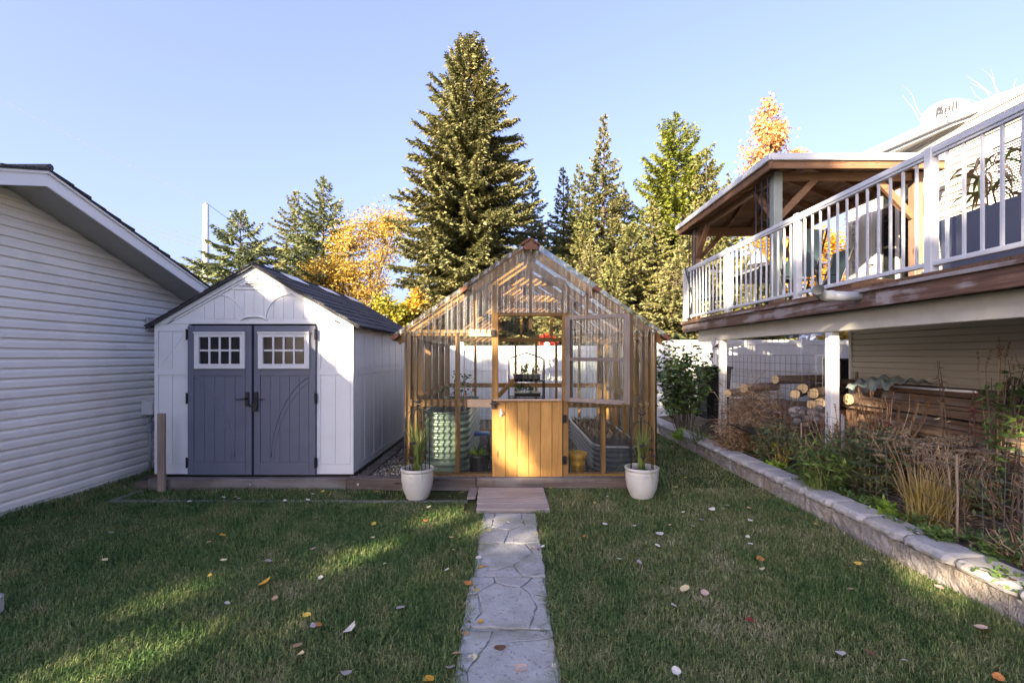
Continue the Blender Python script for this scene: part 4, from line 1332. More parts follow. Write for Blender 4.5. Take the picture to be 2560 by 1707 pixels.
# weeds in the low bed
lw = thing('herb_clump', 'tangle of dry herbs growing in the low blue grey raised bed', 'plants', (1.37, 7.8, .4))
n = 420; a = rn.uniform(0, 6.28, n)
leaf_mesh('leaves', np.c_[rn.uniform(1.12, 1.64, n), rn.uniform(6.9, 8.8, n), rn.uniform(.36, .42, n)], np.c_[np.cos(a) * .6, np.sin(a) * .6, rn.uniform(.3, 1.2, n)], rn.normal(0, 1, (n, 3)), rn.uniform(.05, .2, n), rn.uniform(.012, .03, n), M['brown_leaf'], lw)

# ------------------------------------------------------------------ glazed pots with sword leaved plants and iron trellises
def pot_with_plant(cx, cy, label, plab, tlab, seed, rx_, hx_):
    k = rx_
    p = thing('planter_pot', label, 'pot', (cx, cy, 0), 'white glazed pots before the greenhouse')
    H = .345
    prof = [(.60 * k, 0), (.68 * k, .015), (.80 * k, .07), (.90 * k, .13), (.965 * k, .20), (.985 * k, .26), (.985 * k, .29), (.97 * k, .305), (1.0 * k, .312), (1.03 * k, .328), (1.02 * k, .342), (.96 * k, .346), (.90 * k, .335), (.88 * k, .30), (.86 * k, .26)]
    # faint throwing rings
    pr = []
    for i in range(len(prof) - 1):
        for t in (0, .5):
            r_ = prof[i][0] + (prof[i + 1][0] - prof[i][0]) * t
            z_ = prof[i][1] + (prof[i + 1][1] - prof[i][1]) * t
            pr.append((r_ + (.0014 * math.sin(z_ * 260) if z_ < .29 else 0), z_))
    MB().lathe(pr, (cx, cy, 0), 44, cap0=True).build('body', M['pot'], p, smooth=True)
    MB().lathe([(.001, .295), (.5 * k, .292), (.875 * k, .288)], (cx, cy, 0), 24).build('soil', M['soil'], p)
    rr = random.Random(seed)
    pl_ = thing('sword_plant', plab, 'plant', (cx, cy, .29))
    for i in range(46):
        a = rr.uniform(0, 6.28)
        droop = i >= 34
        L = rr.uniform(.42, .70) if not droop else rr.uniform(.38, .6)
        lean = rr.uniform(.03, .26) if not droop else rr.uniform(.7, 1.05)
        pts = []
        x, y, z = cx + rr.uniform(-.03, .03), cy + rr.uniform(-.03, .03), .285
        el = math.pi / 2 - lean * .7
        for s_ in range(9):
            pts.append((x, y, z))
            st_ = L / 8
            x += math.cos(a) * math.cos(el) * st_; y += math.sin(a) * math.cos(el) * st_; z += math.sin(el) * st_
            el -= (.05 + lean * .10) if not droop else (.22 + .12 * lean)
        sd = Vector((-math.sin(a), math.cos(a), 0))
        MB().ribbon(pts, rr.uniform(.014, .024) if not droop else .011, sd).build('leaf', M['blade'], pl_)
    t = thing('trellis', tlab, 'trellis', (cx, cy, .29))
    zb, ztop = .27, .30 + hx_
    rad = .135 if rx_ < .19 else .12
    for k_, a in enumerate((R(20), R(80), R(140))):
        pts = []
        c, s_ = math.cos(a), math.sin(a)
        pts.append((cx - rad * c, cy - rad * s_, zb))
        zs = ztop - rad * .9
        for i in range(13):
            t_ = math.pi * i / 12
            pts.append((cx - rad * math.cos(t_) * c, cy - rad * math.cos(t_) * s_, zs + rad * .9 * math.sin(t_)))
        pts.append((cx + rad * c, cy + rad * s_, zb))
        MB().tube(pts, 0.0048, 6).build('hoop', M['rust'], t, smooth=True)
    b = MB(); b.tube([(cx, cy, ztop), (cx, cy, ztop + .05)], .006, 6).ball((cx, cy, ztop + .035), .016, 8, 6)
    b.ball((cx + .01, cy, ztop + .075), .02, 8, 6, (1.5, .8, .8)).ball((cx + .038, cy, ztop + .088), .011, 8, 6).tube([(cx - .015, cy, ztop + .078), (cx - .055, cy, ztop + .095)], [.009, .003], 6).tube([(cx + .045, cy, ztop + .088), (cx + .062, cy, ztop + .085)], [.004, .001], 5)
    b.build('bird_finial', M['rust'], t)
    for i in range(10):
        a = rr.choice((R(20), R(80), R(140))) + rr.choice((0, math.pi))
        z = rr.uniform(.42, ztop - .14)
        q = MB()
        x, y = cx + rad * math.cos(a), cy + rad * math.sin(a)
        o = rr.uniform(0, 6.28)
        vs = [(x + .03 * math.cos(o + k * math.pi / 3) * (1.3 if k % 3 == 0 else .8), y + .012 * math.sin(k), z + .018 * math.sin(k * math.pi / 3)) for k in range(6)]
        q.add(vs + [(x, y + .012, z)], [(k, (k + 1) % 6, 6) for k in range(6)])
        q.ball((x, y, z), .012, 6, 4, (1.5, .7, .8))
        q.build('iron_leaf', M['rust'], t)
pot_with_plant(-1.06, 5.38, 'cream glazed pot standing left of the greenhouse door on bare soil', 'sword leaved plant in the pot left of the greenhouse door', 'small arched iron trellis with a bird in the left pot', 5, .181, .70)
pot_with_plant(1.465, 5.42, 'cream glazed pot standing on grass by the right greenhouse corner', 'sword leaved plant with drooping blades in the pot by the right greenhouse corner', 'small arched iron trellis with a bird in the right pot', 9, .187, .56)
# ------------------------------------------------------------------ raised deck with railing
DX, DZ, DY0, DY1 = 3.50, 2.29, 1.2, 9.85
dk_ = thing('deck', 'raised deck with a worn red brown rim board, cream beam and white posts', 'deck', (DX, 5.5, DZ))
# deck boards run across; only their ends and undersides show
y = DY0
while y < DY1 - .05:
    MB().box(DX - .03, 6.33, y, y + .137, DZ - .028, DZ).build('deck_board', M['deck_dark'], dk_)
    y += .143
for ya, yb in ((DY0, 4.62), (4.624, DY1)):
    MB().cbox(DX, DX + .04, ya, yb, DZ - .215, DZ - .030, .004).build('rim_board', M['fascia'], dk_)
MB().cbox(DX - .034, DX - .002, DY0, DY1, DZ - .064, DZ - .030, .003).build('edge_strip', M['fascia'], dk_)
MB().cbox(DX + .041, 6.3, DY1 - .04, DY1, DZ - .215, DZ - .030, .004).build('rim_board', M['deck_dark'], dk_)
y = DY0 + .3
while y < DY1 - .1:
    MB().box(DX + .041, 6.32, y, y + .04, DZ - .20, DZ - .029).build('joist', M['deck_dark'], dk_)
    y += .405
BX = 3.70
MB().cbox(BX, BX + .09, DY0, 9.55, 1.875, DZ - .202, .005).build('beam', M['cream'], dk_)
for i, y in enumerate((2.4, 5.62, 8.54)):
    MB().cbox(BX - .002, BX + .10, y - .055, y + .055, bed_z(BX, y) - .1, 1.872, .006).build('post', M['white'], dk_)
# railing: a thing of its own, bolted to the deck edge
rl = thing('railing', 'white aluminium railing with square balusters along the deck edge', 'railing', (DX, 5.5, DZ))
RX = DX + .03
ZT = 3.335
posts = [2.14, 4.04, 5.93, 7.83, 9.78]
for y in posts:
    pw = .036
    MB().cbox(RX - pw, RX + pw, y - pw, y + pw, DZ - .002, ZT + .012, .004).build('post', M['white_alu'], rl)
    MB().cbox(RX - pw - .012, RX + pw + .012, y - pw - .012, y + pw + .012, DZ, DZ + .018, .003).build('post_foot', M['white_alu'], rl)
prev = DY0
for i, y in enumerate(posts):
    a, b_ = prev + (.037 if i else 0), y - .037
    MB().cbox(RX - .028, RX + .028, a, b_, ZT - .055, ZT, .006).cbox(RX - .019, RX + .019, a, b_, ZT - .078, ZT - .056, .002).build('top_rail', M['white_alu'], rl)
    MB().cbox(RX - .022, RX + .022, a, b_, DZ + .055, DZ + .095, .004).build('bottom_rail', M['white_alu'], rl)
    nb = 12 if i else 6
    for k in range(nb):
        yy = a + (b_ - a) * (k + .75) / (nb + .5)
        MB().box(RX - .0095, RX + .0095, yy - .0095, yy + .0095, DZ + .0955, ZT - .0785).build('baluster', M['white_alu'], rl)
    prev = y
# railing on the far side of the deck
rl2 = thing('railing', 'white railing across the far end of the deck behind the patio table', 'railing', (4.6, 9.8, DZ))
MB().cbox(RX + .04, 5.9, 9.76, 9.80, ZT - .055, ZT, .005).build('top_rail', M['white_alu'], rl2)
MB().cbox(RX + .04, 5.9, 9.76, 9.80, DZ + .055, DZ + .095, .004).build('bottom_rail', M['white_alu'], rl2)
for k in range(16):
    x = RX + .15 + k * .14
    MB().box(x - .0095, x + .0095, 9.77, 9.79, DZ + .0955, ZT - .0555).build('baluster', M['white_alu'], rl2)
# drain pipe sticking out
dp = thing('drain_pipe', 'grey plastic drain pipe with an elbow sticking out over the deck rim board', 'pipe', (3.4, 4.83, 2.2))
yq, zq = 4.83, 2.20
MB().tube([(3.56, yq, zq - .012), (3.20, yq, zq)], .047, 20).build('pipe', M['pvc'], dp, smooth=True)
q = MB()
c0 = [(3.23, yq, zq), (3.15, yq, zq), (3.11, yq - .012, zq + .008), (3.06, yq - .05, zq + .028), (3.025, yq - .085, zq + .045)]
q.tube(c0, [.053, .053, .053, .055, .057], 20, cap=False)
q.tube(c0, [.046, .046, .046, .048, .050], 20, cap=False)
q.build('elbow', M['pvc'], dp, smooth=True)

# ------------------------------------------------------------------ house on the right
HX = 6.35
ho = thing('house', 'pale sided house behind the deck with white eaves and a glass patio door', 'house', (HX, 5, .3))
HY1 = 8.95
MB().box(HX + .002, 12, -1.0, HY1 - .02, -.1, 4.92).build('wall', M['house_siding'], ho)
rr = random.Random(8)
z = .30
k = 0
while z < 4.86:
    if z > 2.2 and z < 4.44:          # leave the door and the window free
        segs = [(-1.0, 5.66), (6.44, 7.40), (8.76, HY1)]
        if z < 2.9: segs = [(-1.0, 7.40), (8.76, HY1)]
    else:
        segs = [(-1.0, HY1)]
    for a, b_ in segs:
        m_ = MB(); dutch_lap(m_, HX, a, b_, a, b_, z, z + .100, -1)
        m_.build('siding_board', M['house_siding'], ho)
    z += .1008
MB().cbox(HX - .028, HX + .07, HY1 - .005, HY1 + .07, .05, 4.88, .004).build('corner_trim', M['white'], ho)
MB().box(HX + .05, 12, HY1, HY1 + .04, -.1, 4.85).build('wall', M['house_siding'], ho)
MB().cbox(HX - .03, HX, -1, HY1 - .01, .15, .295, .004).build('sill_board', M['concrete'], ho)
# white side door and patio glass door
wd_ = MB().cbox(HX - .045, HX - .003, 8.33, 8.73, DZ + .03, 4.42, .004).build('door', M['white'], ho)
MB().cbox(HX - .06, HX - .046, 8.40, 8.66, DZ + .2, 3.1, .004).cbox(HX - .06, HX - .046, 8.40, 8.66, 3.3, 4.2, .004).build('door_panel', M['white'], wd_)
MB().tube([(HX - .046, 8.37, 3.18), (HX - .09, 8.37, 3.18), (HX - .09, 8.45, 3.18)], .012, 6).build('door_lever', M['black'], wd_)
pd = MB()
for a, b_ in ((7.44, 7.52), (8.22, 8.30), (7.845, 7.895)):
    pd.box(HX - .05, HX - .003, a, b_, DZ + .03, 4.42)
pd.box(HX - .05, HX - .003, 7.525, 7.84, 4.34, 4.42).box(HX - .05, HX - .003, 7.90, 8.215, 4.34, 4.42)
pd.box(HX - .05, HX - .003, 7.525, 7.84, DZ + .03, DZ + .13).box(HX - .05, HX - .003, 7.90, 8.215, DZ + .03, DZ + .13)
pdo = pd.build('patio_door', M['white'], ho)
MB().box(HX - .02, HX - .015, 7.525, 7.84, DZ + .135, 4.335).build('pane', M['glass'], pdo)
MB().box(HX - .02, HX - .015, 7.90, 8.215, DZ + .135, 4.335).build('pane', M['glass'], pdo)
wn_ = MB()
for a, b_ in ((5.70, 5.78), (6.32, 6.40)):
    wn_.box(HX - .045, HX - .003, a, b_, 2.95, 4.40)
wn_.box(HX - .045, HX - .003, 5.785, 6.315, 4.32, 4.40).box(HX - .045, HX - .003, 5.785, 6.315, 2.95, 3.03)
wno = wn_.build('window', M['white'], ho)
MB().box(HX - .010, HX - .006, 5.785, 6.315, 3.035, 4.315).build('pane', M['glass'], wno)
z = 3.05
while z < 4.30:
    MB().add([(HX - .035, 5.79, z), (HX - .035, 6.31, z), (HX - .013, 6.31, z + .026), (HX - .013, 5.79, z + .026)], [(0, 1, 2, 3)]).build('blind_slat', M['blind'], wno)
    z += .034
# eaves: fascia with gutter, soffit, roof
pe = [W(2110, 411, 8.50), W(2169, 384, 8.11), W(2378, 289.5, 6.83), W(2560, 220, 6.14), W(2720, 158, 5.57)]
EZ = 5.0
pts = [Vector((p.x, p.y, EZ)) for p in pe]
pts = [pts[0] + (pts[0] - pts[1]).normalized() * 1.9] + pts
d_ = (pts[-1] - pts[-2]).normalized()
pts.append(pts[-1] + d_ * 3)
sof = MB(); fas = MB(); gut = MB(); lip = MB(); roofm = MB()
for a, b_ in zip(pts[:-1], pts[1:]):
    a2, b2 = a.copy(), b_.copy(); a2.x = b2.x = HX + .12
    n = Vector(((b_ - a).y, -(b_ - a).x, 0)).normalized()
    if n.x > 0: n = -n
    dz = Vector((0, 0, 1))
    sof.add([a - n * .02 - dz * .135, b_ - n * .02 - dz * .135, b2 - dz * .10, a2 - dz * .10, a - n * .02 - dz * .125, b_ - n * .02 - dz * .125, b2 - dz * .09, a2 - dz * .09],
            [(0, 1, 2, 3), (7, 6, 5, 4), (0, 4, 5, 1), (2, 6, 7, 3)])
    fas.add([a - dz * .14, b_ - dz * .14, b_ + dz * .0, a + dz * .0, a - n * .02 - dz * .14, b_ - n * .02 - dz * .14, b_ - n * .02, a - n * .02], [(0, 1, 2, 3), (7, 6, 5, 4), (0, 4, 5, 1), (3, 2, 6, 7)])
    prof = [(.003, -.10), (.07, -.10), (.09, -.05), (.105, -.03), (.105, .0), (.115, .012), (.10, .014), (.098, -.005), (.07, -.09), (.003, -.092)]
    vs = [a + n * p + dz * q for p, q in prof] + [b_ + n * p + dz * q for p, q in prof]
    m = len(prof)
    gut.add(vs, [(i, (i + 1) % m, m + (i + 1) % m, m + i) for i in range(m)])
    rise = 2.2
    ra, rb = a + Vector((3.4, 0, 1.05)), b_ + Vector((3.4, 0, 1.05))
    roofm.add([a + n * .03 + dz * .02, b_ + n * .03 + dz * .02, rb, ra, a + n * .03 + dz * .04, b_ + n * .03 + dz * .04, rb + dz * .02, ra + dz * .02], [(3, 2, 1, 0), (4, 5, 6, 7), (0, 1, 5, 4)])
sof.build('soffit', M['white'], ho)
fas.build('fascia_board', M['white'], ho)
gut.build('gutter', M['white_alu'], ho)
roofm.build('roof', M['roof_grey'], ho)
lp = W(2342, 348, 7.4)
MB().lathe([(.001, -.03), (.055, -.03), (.075, -.008), (.08, .0)], (lp.x + .1, lp.y, EZ - .125), 20).build('soffit_lamp', M['steel'], ho, smooth=True)
# satellite dish with its lettering
sd = thing('satellite_dish', 'white satellite dish with slanted lettering standing on the house roof edge', 'satellite dish', (W(2365, 300, 7.7).x, 7.7, 5.2))
cD = W(2366, 290, 7.7)
q = MB()
nr, ns = 7, 36
vs = []
axis = Vector((-.50, -.84, .22)).normalized()
sx_ = axis.cross(Vector((0, 0, 1))).normalized()
sy_ = sx_.cross(axis).normalized()
if sy_.z < 0: sy_ = -sy_
tilt = R(-22)
ax1 = sx_ * math.cos(tilt) + sy_ * math.sin(tilt)
ax2 = -sx_ * math.sin(tilt) + sy_ * math.cos(tilt)
def dishp(r, a, back=0.0):
    return cD + ax1 * (.325 * r * math.cos(a)) + ax2 * (.275 * r * math.sin(a)) - axis * (.05 * (1 - r * r) + back)
vs = [dishp(0, 0)] + [dishp((i + 1) / nr, 2 * math.pi * k / ns) for i in range(nr) for k in range(ns)]
fs = [(0, 1 + k, 1 + (k + 1) % ns) for k in range(ns)]
for i in range(nr - 1):
    for k in range(ns):
        m = (k + 1) % ns
        fs.append((1 + i * ns + k, 1 + (i + 1) * ns + k, 1 + (i + 1) * ns + m, 1 + i * ns + m))
q.add(vs, fs)
q.tube([dishp(1, 2 * math.pi * k / ns) for k in range(ns + 1)], .007, 5)
q.build('reflector', M['white'], sd, smooth=True)
MB().tube([cD - axis * .06, cD - axis * .14 - Vector((0, 0, .06)), cD - axis * .14 - Vector((0, 0, .3))], .02, 8).build('mast', M['steel'], sd)
fc = bpy.data.curves.new('lettering', 'FONT')   # converted to a mesh below
fc.body = 'Bell'
fc.size = .20
fc.offset = .004
fc.shear = .35
fc.extrude = .0015
fc.align_x = 'CENTER'
fo = bpy.data.objects.new('lettering', fc)
COL.objects.link(fo)
fc.materials.append(M['black_plastic'])
mx = Matrix((( -sx_.x if False else sx_.x, sy_.x, axis.x), (sx_.y, sy_.y, axis.y), (sx_.z, sy_.z, axis.z)))
# text right must run towards +X as seen from the yard
tx = sx_ if sx_.x > 0 else -sx_
ty = Vector((0, 0, 1)) - axis * axis.z
ty.normalize()
tx = ty.cross(axis).normalized()
tx2 = tx * math.cos(R(14)) + ty * math.sin(R(14)); ty2 = -tx * math.sin(R(14)) + ty * math.cos(R(14))
mt = Matrix.Identity(4)
for i in range(3):
    mt[i][0], mt[i][1], mt[i][2] = tx2[i], ty2[i], axis[i]
pos = cD + axis * .012 + ty * .06 + tx * .0 
mt.translation = pos - Vector(sd.location)
bpy.context.view_layer.update()
lm = bpy.data.meshes.new_from_object(fo.evaluated_get(bpy.context.evaluated_depsgraph_get()))
bpy.data.objects.remove(fo)
lm.materials.clear(); lm.materials.append(M['black_plastic'])
lo_ = bpy.data.objects.new('lettering', lm)
COL.objects.link(lo_)
lo_.parent = sd
lo_.matrix_local = mt

# ------------------------------------------------------------------ gazebo on the deck
gz_ = thing('gazebo', 'brown timber gazebo with a hipped roof and white metal eaves on the deck', 'gazebo', (4.8, 8.3, DZ))
EX0, EX1, EY0, EY1, EZg = 3.50, 5.90, 6.50, 10.12, 4.28
post_xy = [(3.74, 6.80), (3.74, 9.72), (5.72, 6.80), (5.72, 9.72)]
for i, (x, y) in enumerate(post_xy):
    q = MB().cbox(x - .062, x + .062, y - .062, y + .062, DZ, EZg - .10, .008)
    q.build('post', M['grey_post'] if i == 0 else M['gaz_wood_z'], gz_)
    MB().cbox(x - .085, x + .085, y - .085, y + .085, DZ, DZ + .10, .006).build('post_base', M['gaz_wood_z'], gz_)
zb0, zb1 = EZg - .27, EZg - .10
MB().cbox(3.80, 5.66, 6.77, 6.83, zb0 + .06, zb1, .005).build('beam', M['gaz_wood_x'], gz_)
MB().cbox(3.80, 5.66, 9.69, 9.75, zb0, zb1, .005).build('beam', M['gaz_wood_x'], gz_)
for x in (3.74, 5.72):
    MB().cbox(x - .03, x + .03, 6.863, 9.657, zb0 + .06, zb1, .005).build('beam', M['gaz_wood_y'], gz_)
for x, y in post_xy:
    s = 1 if x < 4.5 else -1
    t = 1 if y < 8 else -1
    MB().bar((x + s * .05, y, EZg - .72), (x + s * .58, y, EZg - .16), .05, .09).build('knee_brace', M['gaz_wood_x'], gz_)
    MB().bar((x, y + t * .05, EZg - .72), (x, y + t * .58, EZg - .16), .05, .09, up=(1, 0, 0)).build('knee_brace', M['gaz_wood_y'], gz_)
# hipped roof
cx, ry0, ry1, RZ = (EX0 + EX1) / 2, 7.75, 8.9, 4.74
EZr = EZg - .02
c = [(EX0, EY0, EZr), (EX1, EY0, EZr), (EX1, EY1, EZr), (EX0, EY1, EZr)]
r0, r1 = (cx, ry0, RZ), (cx, ry1, RZ)
up = lambda p, k: (p[0], p[1], p[2] + k)
MB().add(c + [r0, r1] + [up(p, .05) for p in c] + [up(r0, .05), up(r1, .05)],
         [(1, 0, 4), (2, 1, 4, 5), (3, 2, 5), (0, 3, 5, 4), (6, 7, 10), (7, 8, 11, 10), (8, 9, 11), (9, 6, 10, 11)]).build('roof', M['roof_grey'], gz_)
def under(a, b_, n, m, name='roof_board'):
    pass
# ceiling boards on the four slopes (undersides), then rafters
for tri in ((c[0], c[1], r0, r0), (c[1], c[2], r1, r0), (c[2], c[3], r1, r1), (c[3], c[0], r0, r1)):
    a, b_, e_, f_ = [Vector(p) for p in tri]
    nb = 9
    for i in range(nb):
        t0, t1 = i / nb, (i + 1) / nb - .012
        L = lambda p, q_, t: p + (q_ - p) * t
        p0, p1 = L(a, f_, t0), L(b_, e_, t0)
        p2, p3 = L(b_, e_, t1), L(a, f_, t1)
        dz = Vector((0, 0, -.012)); 
        vs = [p0 + dz, p1 + dz, p2 + dz, p3 + dz]
        MB().add(vs, [(0, 1, 2, 3)]).build('roof_board', M['gaz_wood_x'] if abs(a.y - b_.y) < .1 else M['gaz_wood_y'], gz_)
lift = Vector((0, 0, -.065))
for p, q_ in ((c[0], r0), (c[1], r0), (c[2], r1), (c[3], r1)):
    MB().bar(Vector(p) + lift, Vector(q_) + lift, .05, .11).build('hip_rafter', M['gaz_wood_y'], gz_)
for i in range(1, 6):
    y = EY0 + (EY1 - EY0) * i / 6
    for x0 in (EX0, EX1):
        yt = min(max(y, ry0), ry1)
        k = 1.0 if ry0 <= y <= ry1 else (y - EY0) / (ry0 - EY0) if y < ry0 else (EY1 - y) / (EY1 - ry1)
        MB().bar(Vector((x0, y, EZr)) + lift, Vector((x0 + (cx - x0) * k, y, EZr + (RZ - EZr) * k)) + lift, .04, .10).build('rafter', M['gaz_wood_x'], gz_)
for i in range(1, 5):
    x = EX0 + (EX1 - EX0) * i / 5
    k = 1 - abs(x - cx) / (EX1 - cx)
    for y0, ry in ((EY0, ry0), (EY1, ry1)):
        MB().bar(Vector((x, y0, EZr)) + lift, Vector((x, y0 + (ry - y0) * k, EZr + (RZ - EZr) * k)) + lift, .04, .10, up=(0, 0, 1)).build('rafter', M['gaz_wood_y'], gz_)
# eaves: wood sub fascia and white metal edge
for (x0, x1, y0, y1) in ((EX0, EX0 + .035, EY0 + .036, EY1 - .036), (EX1 - .035, EX1, EY0 + .036, EY1 - .036), (EX0, EX1, EY0, EY0 + .035), (EX0, EX1, EY1 - .035, EY1)):
    MB().cbox(x0, x1, y0, y1, EZg - .15, EZg - .035, .003).build('fascia_board', M['gaz_wood_y' if x1 - x0 < .1 else 'gaz_wood_x'], gz_)
for (x0, x1, y0, y1) in ((EX0 - .04, EX0 - .001, EY0 - .04, EY1 + .04), (EX1 + .001, EX1 + .04, EY0 - .04, EY1 + .04), (EX0, EX1, EY0 - .04, EY0 - .001), (EX0, EX1, EY1 + .001, EY1 + .04)):
    MB().cbox(x0, x1, y0, y1, EZg - .05, EZg + .045, .008).build('metal_edge', M['white_alu'], gz_)
# iron trellises on both sides of the near and far post
for (x, y, lab) in ((3.60, 6.86, 'slim black iron trellis leaning on the near gazebo post'), (3.63, 9.60, 'slim black iron trellis beside the far gazebo post')):
    t = thing('trellis', lab, 'trellis', (x, y, DZ))
    q = MB()
    for k in range(3):
        q.tube([(x, y - .10 + k * .16, DZ), (x, y - .10 + k * .16, EZg - .16)], .009, 5)
    q.build('upright', M['black'], t)
    q = MB()
    for k in range(9):
        z = DZ + .2 + k * .2
        q.tube([(x, y - .10, z), (x, y + .06, z + .06), (x, y + .22, z)], .006, 5)
    q.build('crossbar', M['black'], t)

# ------------------------------------------------------------------ things on the deck
tb_ = thing('patio_table', 'long pale topped patio table with dark frame under the gazebo', 'table', (4.35, 8.2, DZ))
MB().cbox(3.95, 4.80, 7.3, 9.0, DZ + .70, DZ + .735, .01).build('table_top', M['white'], tb_)
MB().box(3.99, 4.76, 7.34, 8.96, DZ + .64, DZ + .699).build('apron', M['black'], tb_)
for x in (4.02, 4.73):
    for y in (7.4, 8.9):
        MB().bar((x, y, DZ), (x, y, DZ + .64), .05, .05).build('leg', M['black'], tb_)
def chair(x, y, rz, label):
    t = thing('patio_chair', label, 'chair', (x, y, DZ), 'chairs round the patio table')
    c_, s_ = math.cos(rz), math.sin(rz)
    P = lambda a, b_, z: (x + a * c_ - b_ * s_, y + a * s_ + b_ * c_, DZ + z)
    q = MB()
    q.add([P(-.25, -.24, .42), P(.25, -.24, .42), P(.25, .22, .40), P(-.25, .22, .40), P(-.25, -.24, .40), P(.25, -.24, .40), P(.25, .22, .38), P(-.25, .22, .38)], [(0, 1, 2, 3), (7, 6, 5, 4), (0, 4, 5, 1), (1, 5, 6, 2), (2, 6, 7, 3), (3, 7, 4, 0)])
    q.build('seat', M['teal'], t)
    q = MB()
    q.grid(lambda u, v: P(-.24 + .48 * u, .22 + .20 * v + .03 * math.sin(v * 3), .42 + .62 * v), 3, 6)
    q.build('backrest', M['teal'], t)
    for a in (-.27, .27):
        MB().tube([P(a, -.26, 0), P(a, -.25, .42), P(a, -.22, .62), P(a, .20, .60), P(a, .24, .44), P(a, .45, 1.06)], .014, 6).build('arm', M['black'], t)
        MB().tube([P(a, .23, .42), P(a, .34, 0)], .014, 6).build('leg', M['black'], t)
chair(3.86, 9.25, R(20), 'teal sling patio chair at the far end of the patio table')
chair(4.0, 7.0, R(190), 'teal sling patio chair at the near end of the patio table')
chair(5.05, 8.0, R(-95), 'teal sling patio chair on the house side of the patio table')
lt = thing('table_lamp', 'white cone shaded lamp standing on the patio table', 'lamp', (4.2, 8.2, DZ + .735))
MB().lathe([(.16, 0), (.165, .01), (.05, .24), (.03, .25)], (4.2, 8.2, DZ + .86), 20).build('shade', M['white'], lt, smooth=True)
MB().tube([(4.2, 8.2, DZ + .736), (4.2, 8.2, DZ + .9)], .015, 8).lathe([(.08, 0), (.08, .02), (.02, .03)], (4.2, 8.2, DZ + .736), 14).build('base', M['steel'], lt)
op = thing('clay_pot', 'round orange clay pot standing on the deck by the patio door', 'pot', (5.25, 6.3, DZ))
MB().lathe([(.10, 0), (.19, .09), (.20, .16), (.17, .24), (.16, .235), (.17, .15)], (5.25, 6.3, DZ), 26, cap0=True).build('body', M['orange'], op, smooth=True)
MB().lathe([(.001, .2), (.168, .19)], (5.25, 6.3, DZ), 16).build('soil', M['soil'], op)
fp = thing('storage_crate', 'low red brown wooden crate on the deck behind the railing', 'crate', (4.45, 6.15, DZ))
MB().cbox(4.2, 4.75, 5.95, 6.35, DZ, DZ + .26, .01).build('body', M['gaz_wood_y'], fp)
for z in (.05, .14, .22):
    MB().box(4.185, 4.199, 5.94, 6.36, DZ + z - .03, DZ + z + .03).build('slat', M['gaz_wood_y'], fp)
pl = thing('planter_box', 'long slate blue planter with withered plants behind the railing', 'planter', (4.15, 4.0, DZ))
q = MB()
def taper(x0, x1, y0, y1, z0, z1, k):
    return [(x0 + k, y0 + k, z0), (x1 - k, y0 + k, z0), (x1 - k, y1 - k, z0), (x0 + k, y1 - k, z0), (x0, y0, z1), (x1, y0, z1), (x1, y1, z1), (x0, y1, z1)]
q.add(taper(3.88, 4.26, 3.42, 4.38, DZ + .002, DZ + .53, .03), [(0, 3, 2, 1), (0, 1, 5, 4), (1, 2, 6, 5), (2, 3, 7, 6), (3, 0, 4, 7)])
q.add([(3.90, 3.44, DZ + .48), (4.24, 3.44, DZ + .48), (4.24, 4.36, DZ + .48), (3.90, 4.36, DZ + .48)], [(0, 1, 2, 3)])
q.build('box', M['planter'], pl)
MB().box(3.905, 4.235, 3.445, 4.355, DZ + .47, DZ + .485).build('soil', M['soil'], pl)
wp = thing('withered_plant', 'withered brown stalks and long drooping leaves in the slate blue planter', 'plant', (4.07, 3.9, DZ + .48))
rr = random.Random(21)
for i in range(8):
    x, y = rr.uniform(3.95, 4.2), rr.uniform(3.5, 4.3)
    p = [(x, y, DZ + .47)]
    for k in range(6):
        p.append((p[-1][0] + rr.uniform(-.05, .03), p[-1][1] + rr.uniform(-.05, .05), p[-1][2] + rr.uniform(.06, .13)))
    MB().tube(p, [.009, .008, .007, .006, .005, .004, .002], 5).build('stalk', M['brown_leaf'], wp)
    for k in range(7):
        j = rr.randint(1, 5)
        a = rr.uniform(0, 6.28)
        pts = []
        X, Y, Z = p[j]
        el = rr.uniform(.2, 1.0)
        for s_ in range(7):
            pts.append((X, Y, Z))
            X += .055 * math.cos(a) * math.cos(el); Y += .055 * math.sin(a) * math.cos(el); Z += .055 * math.sin(el)
            el -= rr.uniform(.3, .5)
        MB().ribbon(pts, rr.uniform(.025, .05), (-math.sin(a), math.cos(a), .2)).build('leaf', M['brown_leaf'] if rr.random() < .75 else M['blade'], wp)

# ------------------------------------------------------------------ things stored under the deck
def log(p0, p1, r, label):
    t = thing('log', label, 'log', p0, 'cut logs piled under the deck')
    p0, p1 = Vector(p0), Vector(p1)
    rr2 = random.Random(int(p0.x * 1000))
    n = 14
    d = (p1 - p0).normalized()
    s = d.cross(Vector((0, 0, 1))).normalized(); u = s.cross(d)
    rad = [r * rr2.uniform(.92, 1.07) for _ in range(n)]
    vs = []
    for j in range(5):
        c_ = p0 + (p1 - p0) * j / 4
        for k in range(n):
            a = 2 * math.pi * k / n
            rr_ = rad[k] * (1 + .03 * math.sin(j * 2 + k))
            vs.append(c_ + s * rr_ * math.cos(a) + u * rr_ * math.sin(a))
    fs = [(j * n + k, j * n + (k + 1) % n, (j + 1) * n + (k + 1) % n, (j + 1) * n + k) for j in range(4) for k in range(n)]
    MB().add(vs, fs).build('bark', M['log_bark'], t, smooth=True)
    e0 = [v - d * .004 for v in vs[:n]]
    MB().add([v * .97 + (p0 - d * .004) * .03 for v in e0], [tuple(range(n))]).build('cut_end', M['log_end'], t)
    MB().add([v + d * .002 for v in vs[-n:]], [tuple(range(n - 1, -1, -1))]).build('cut_end', M['log_end'], t)
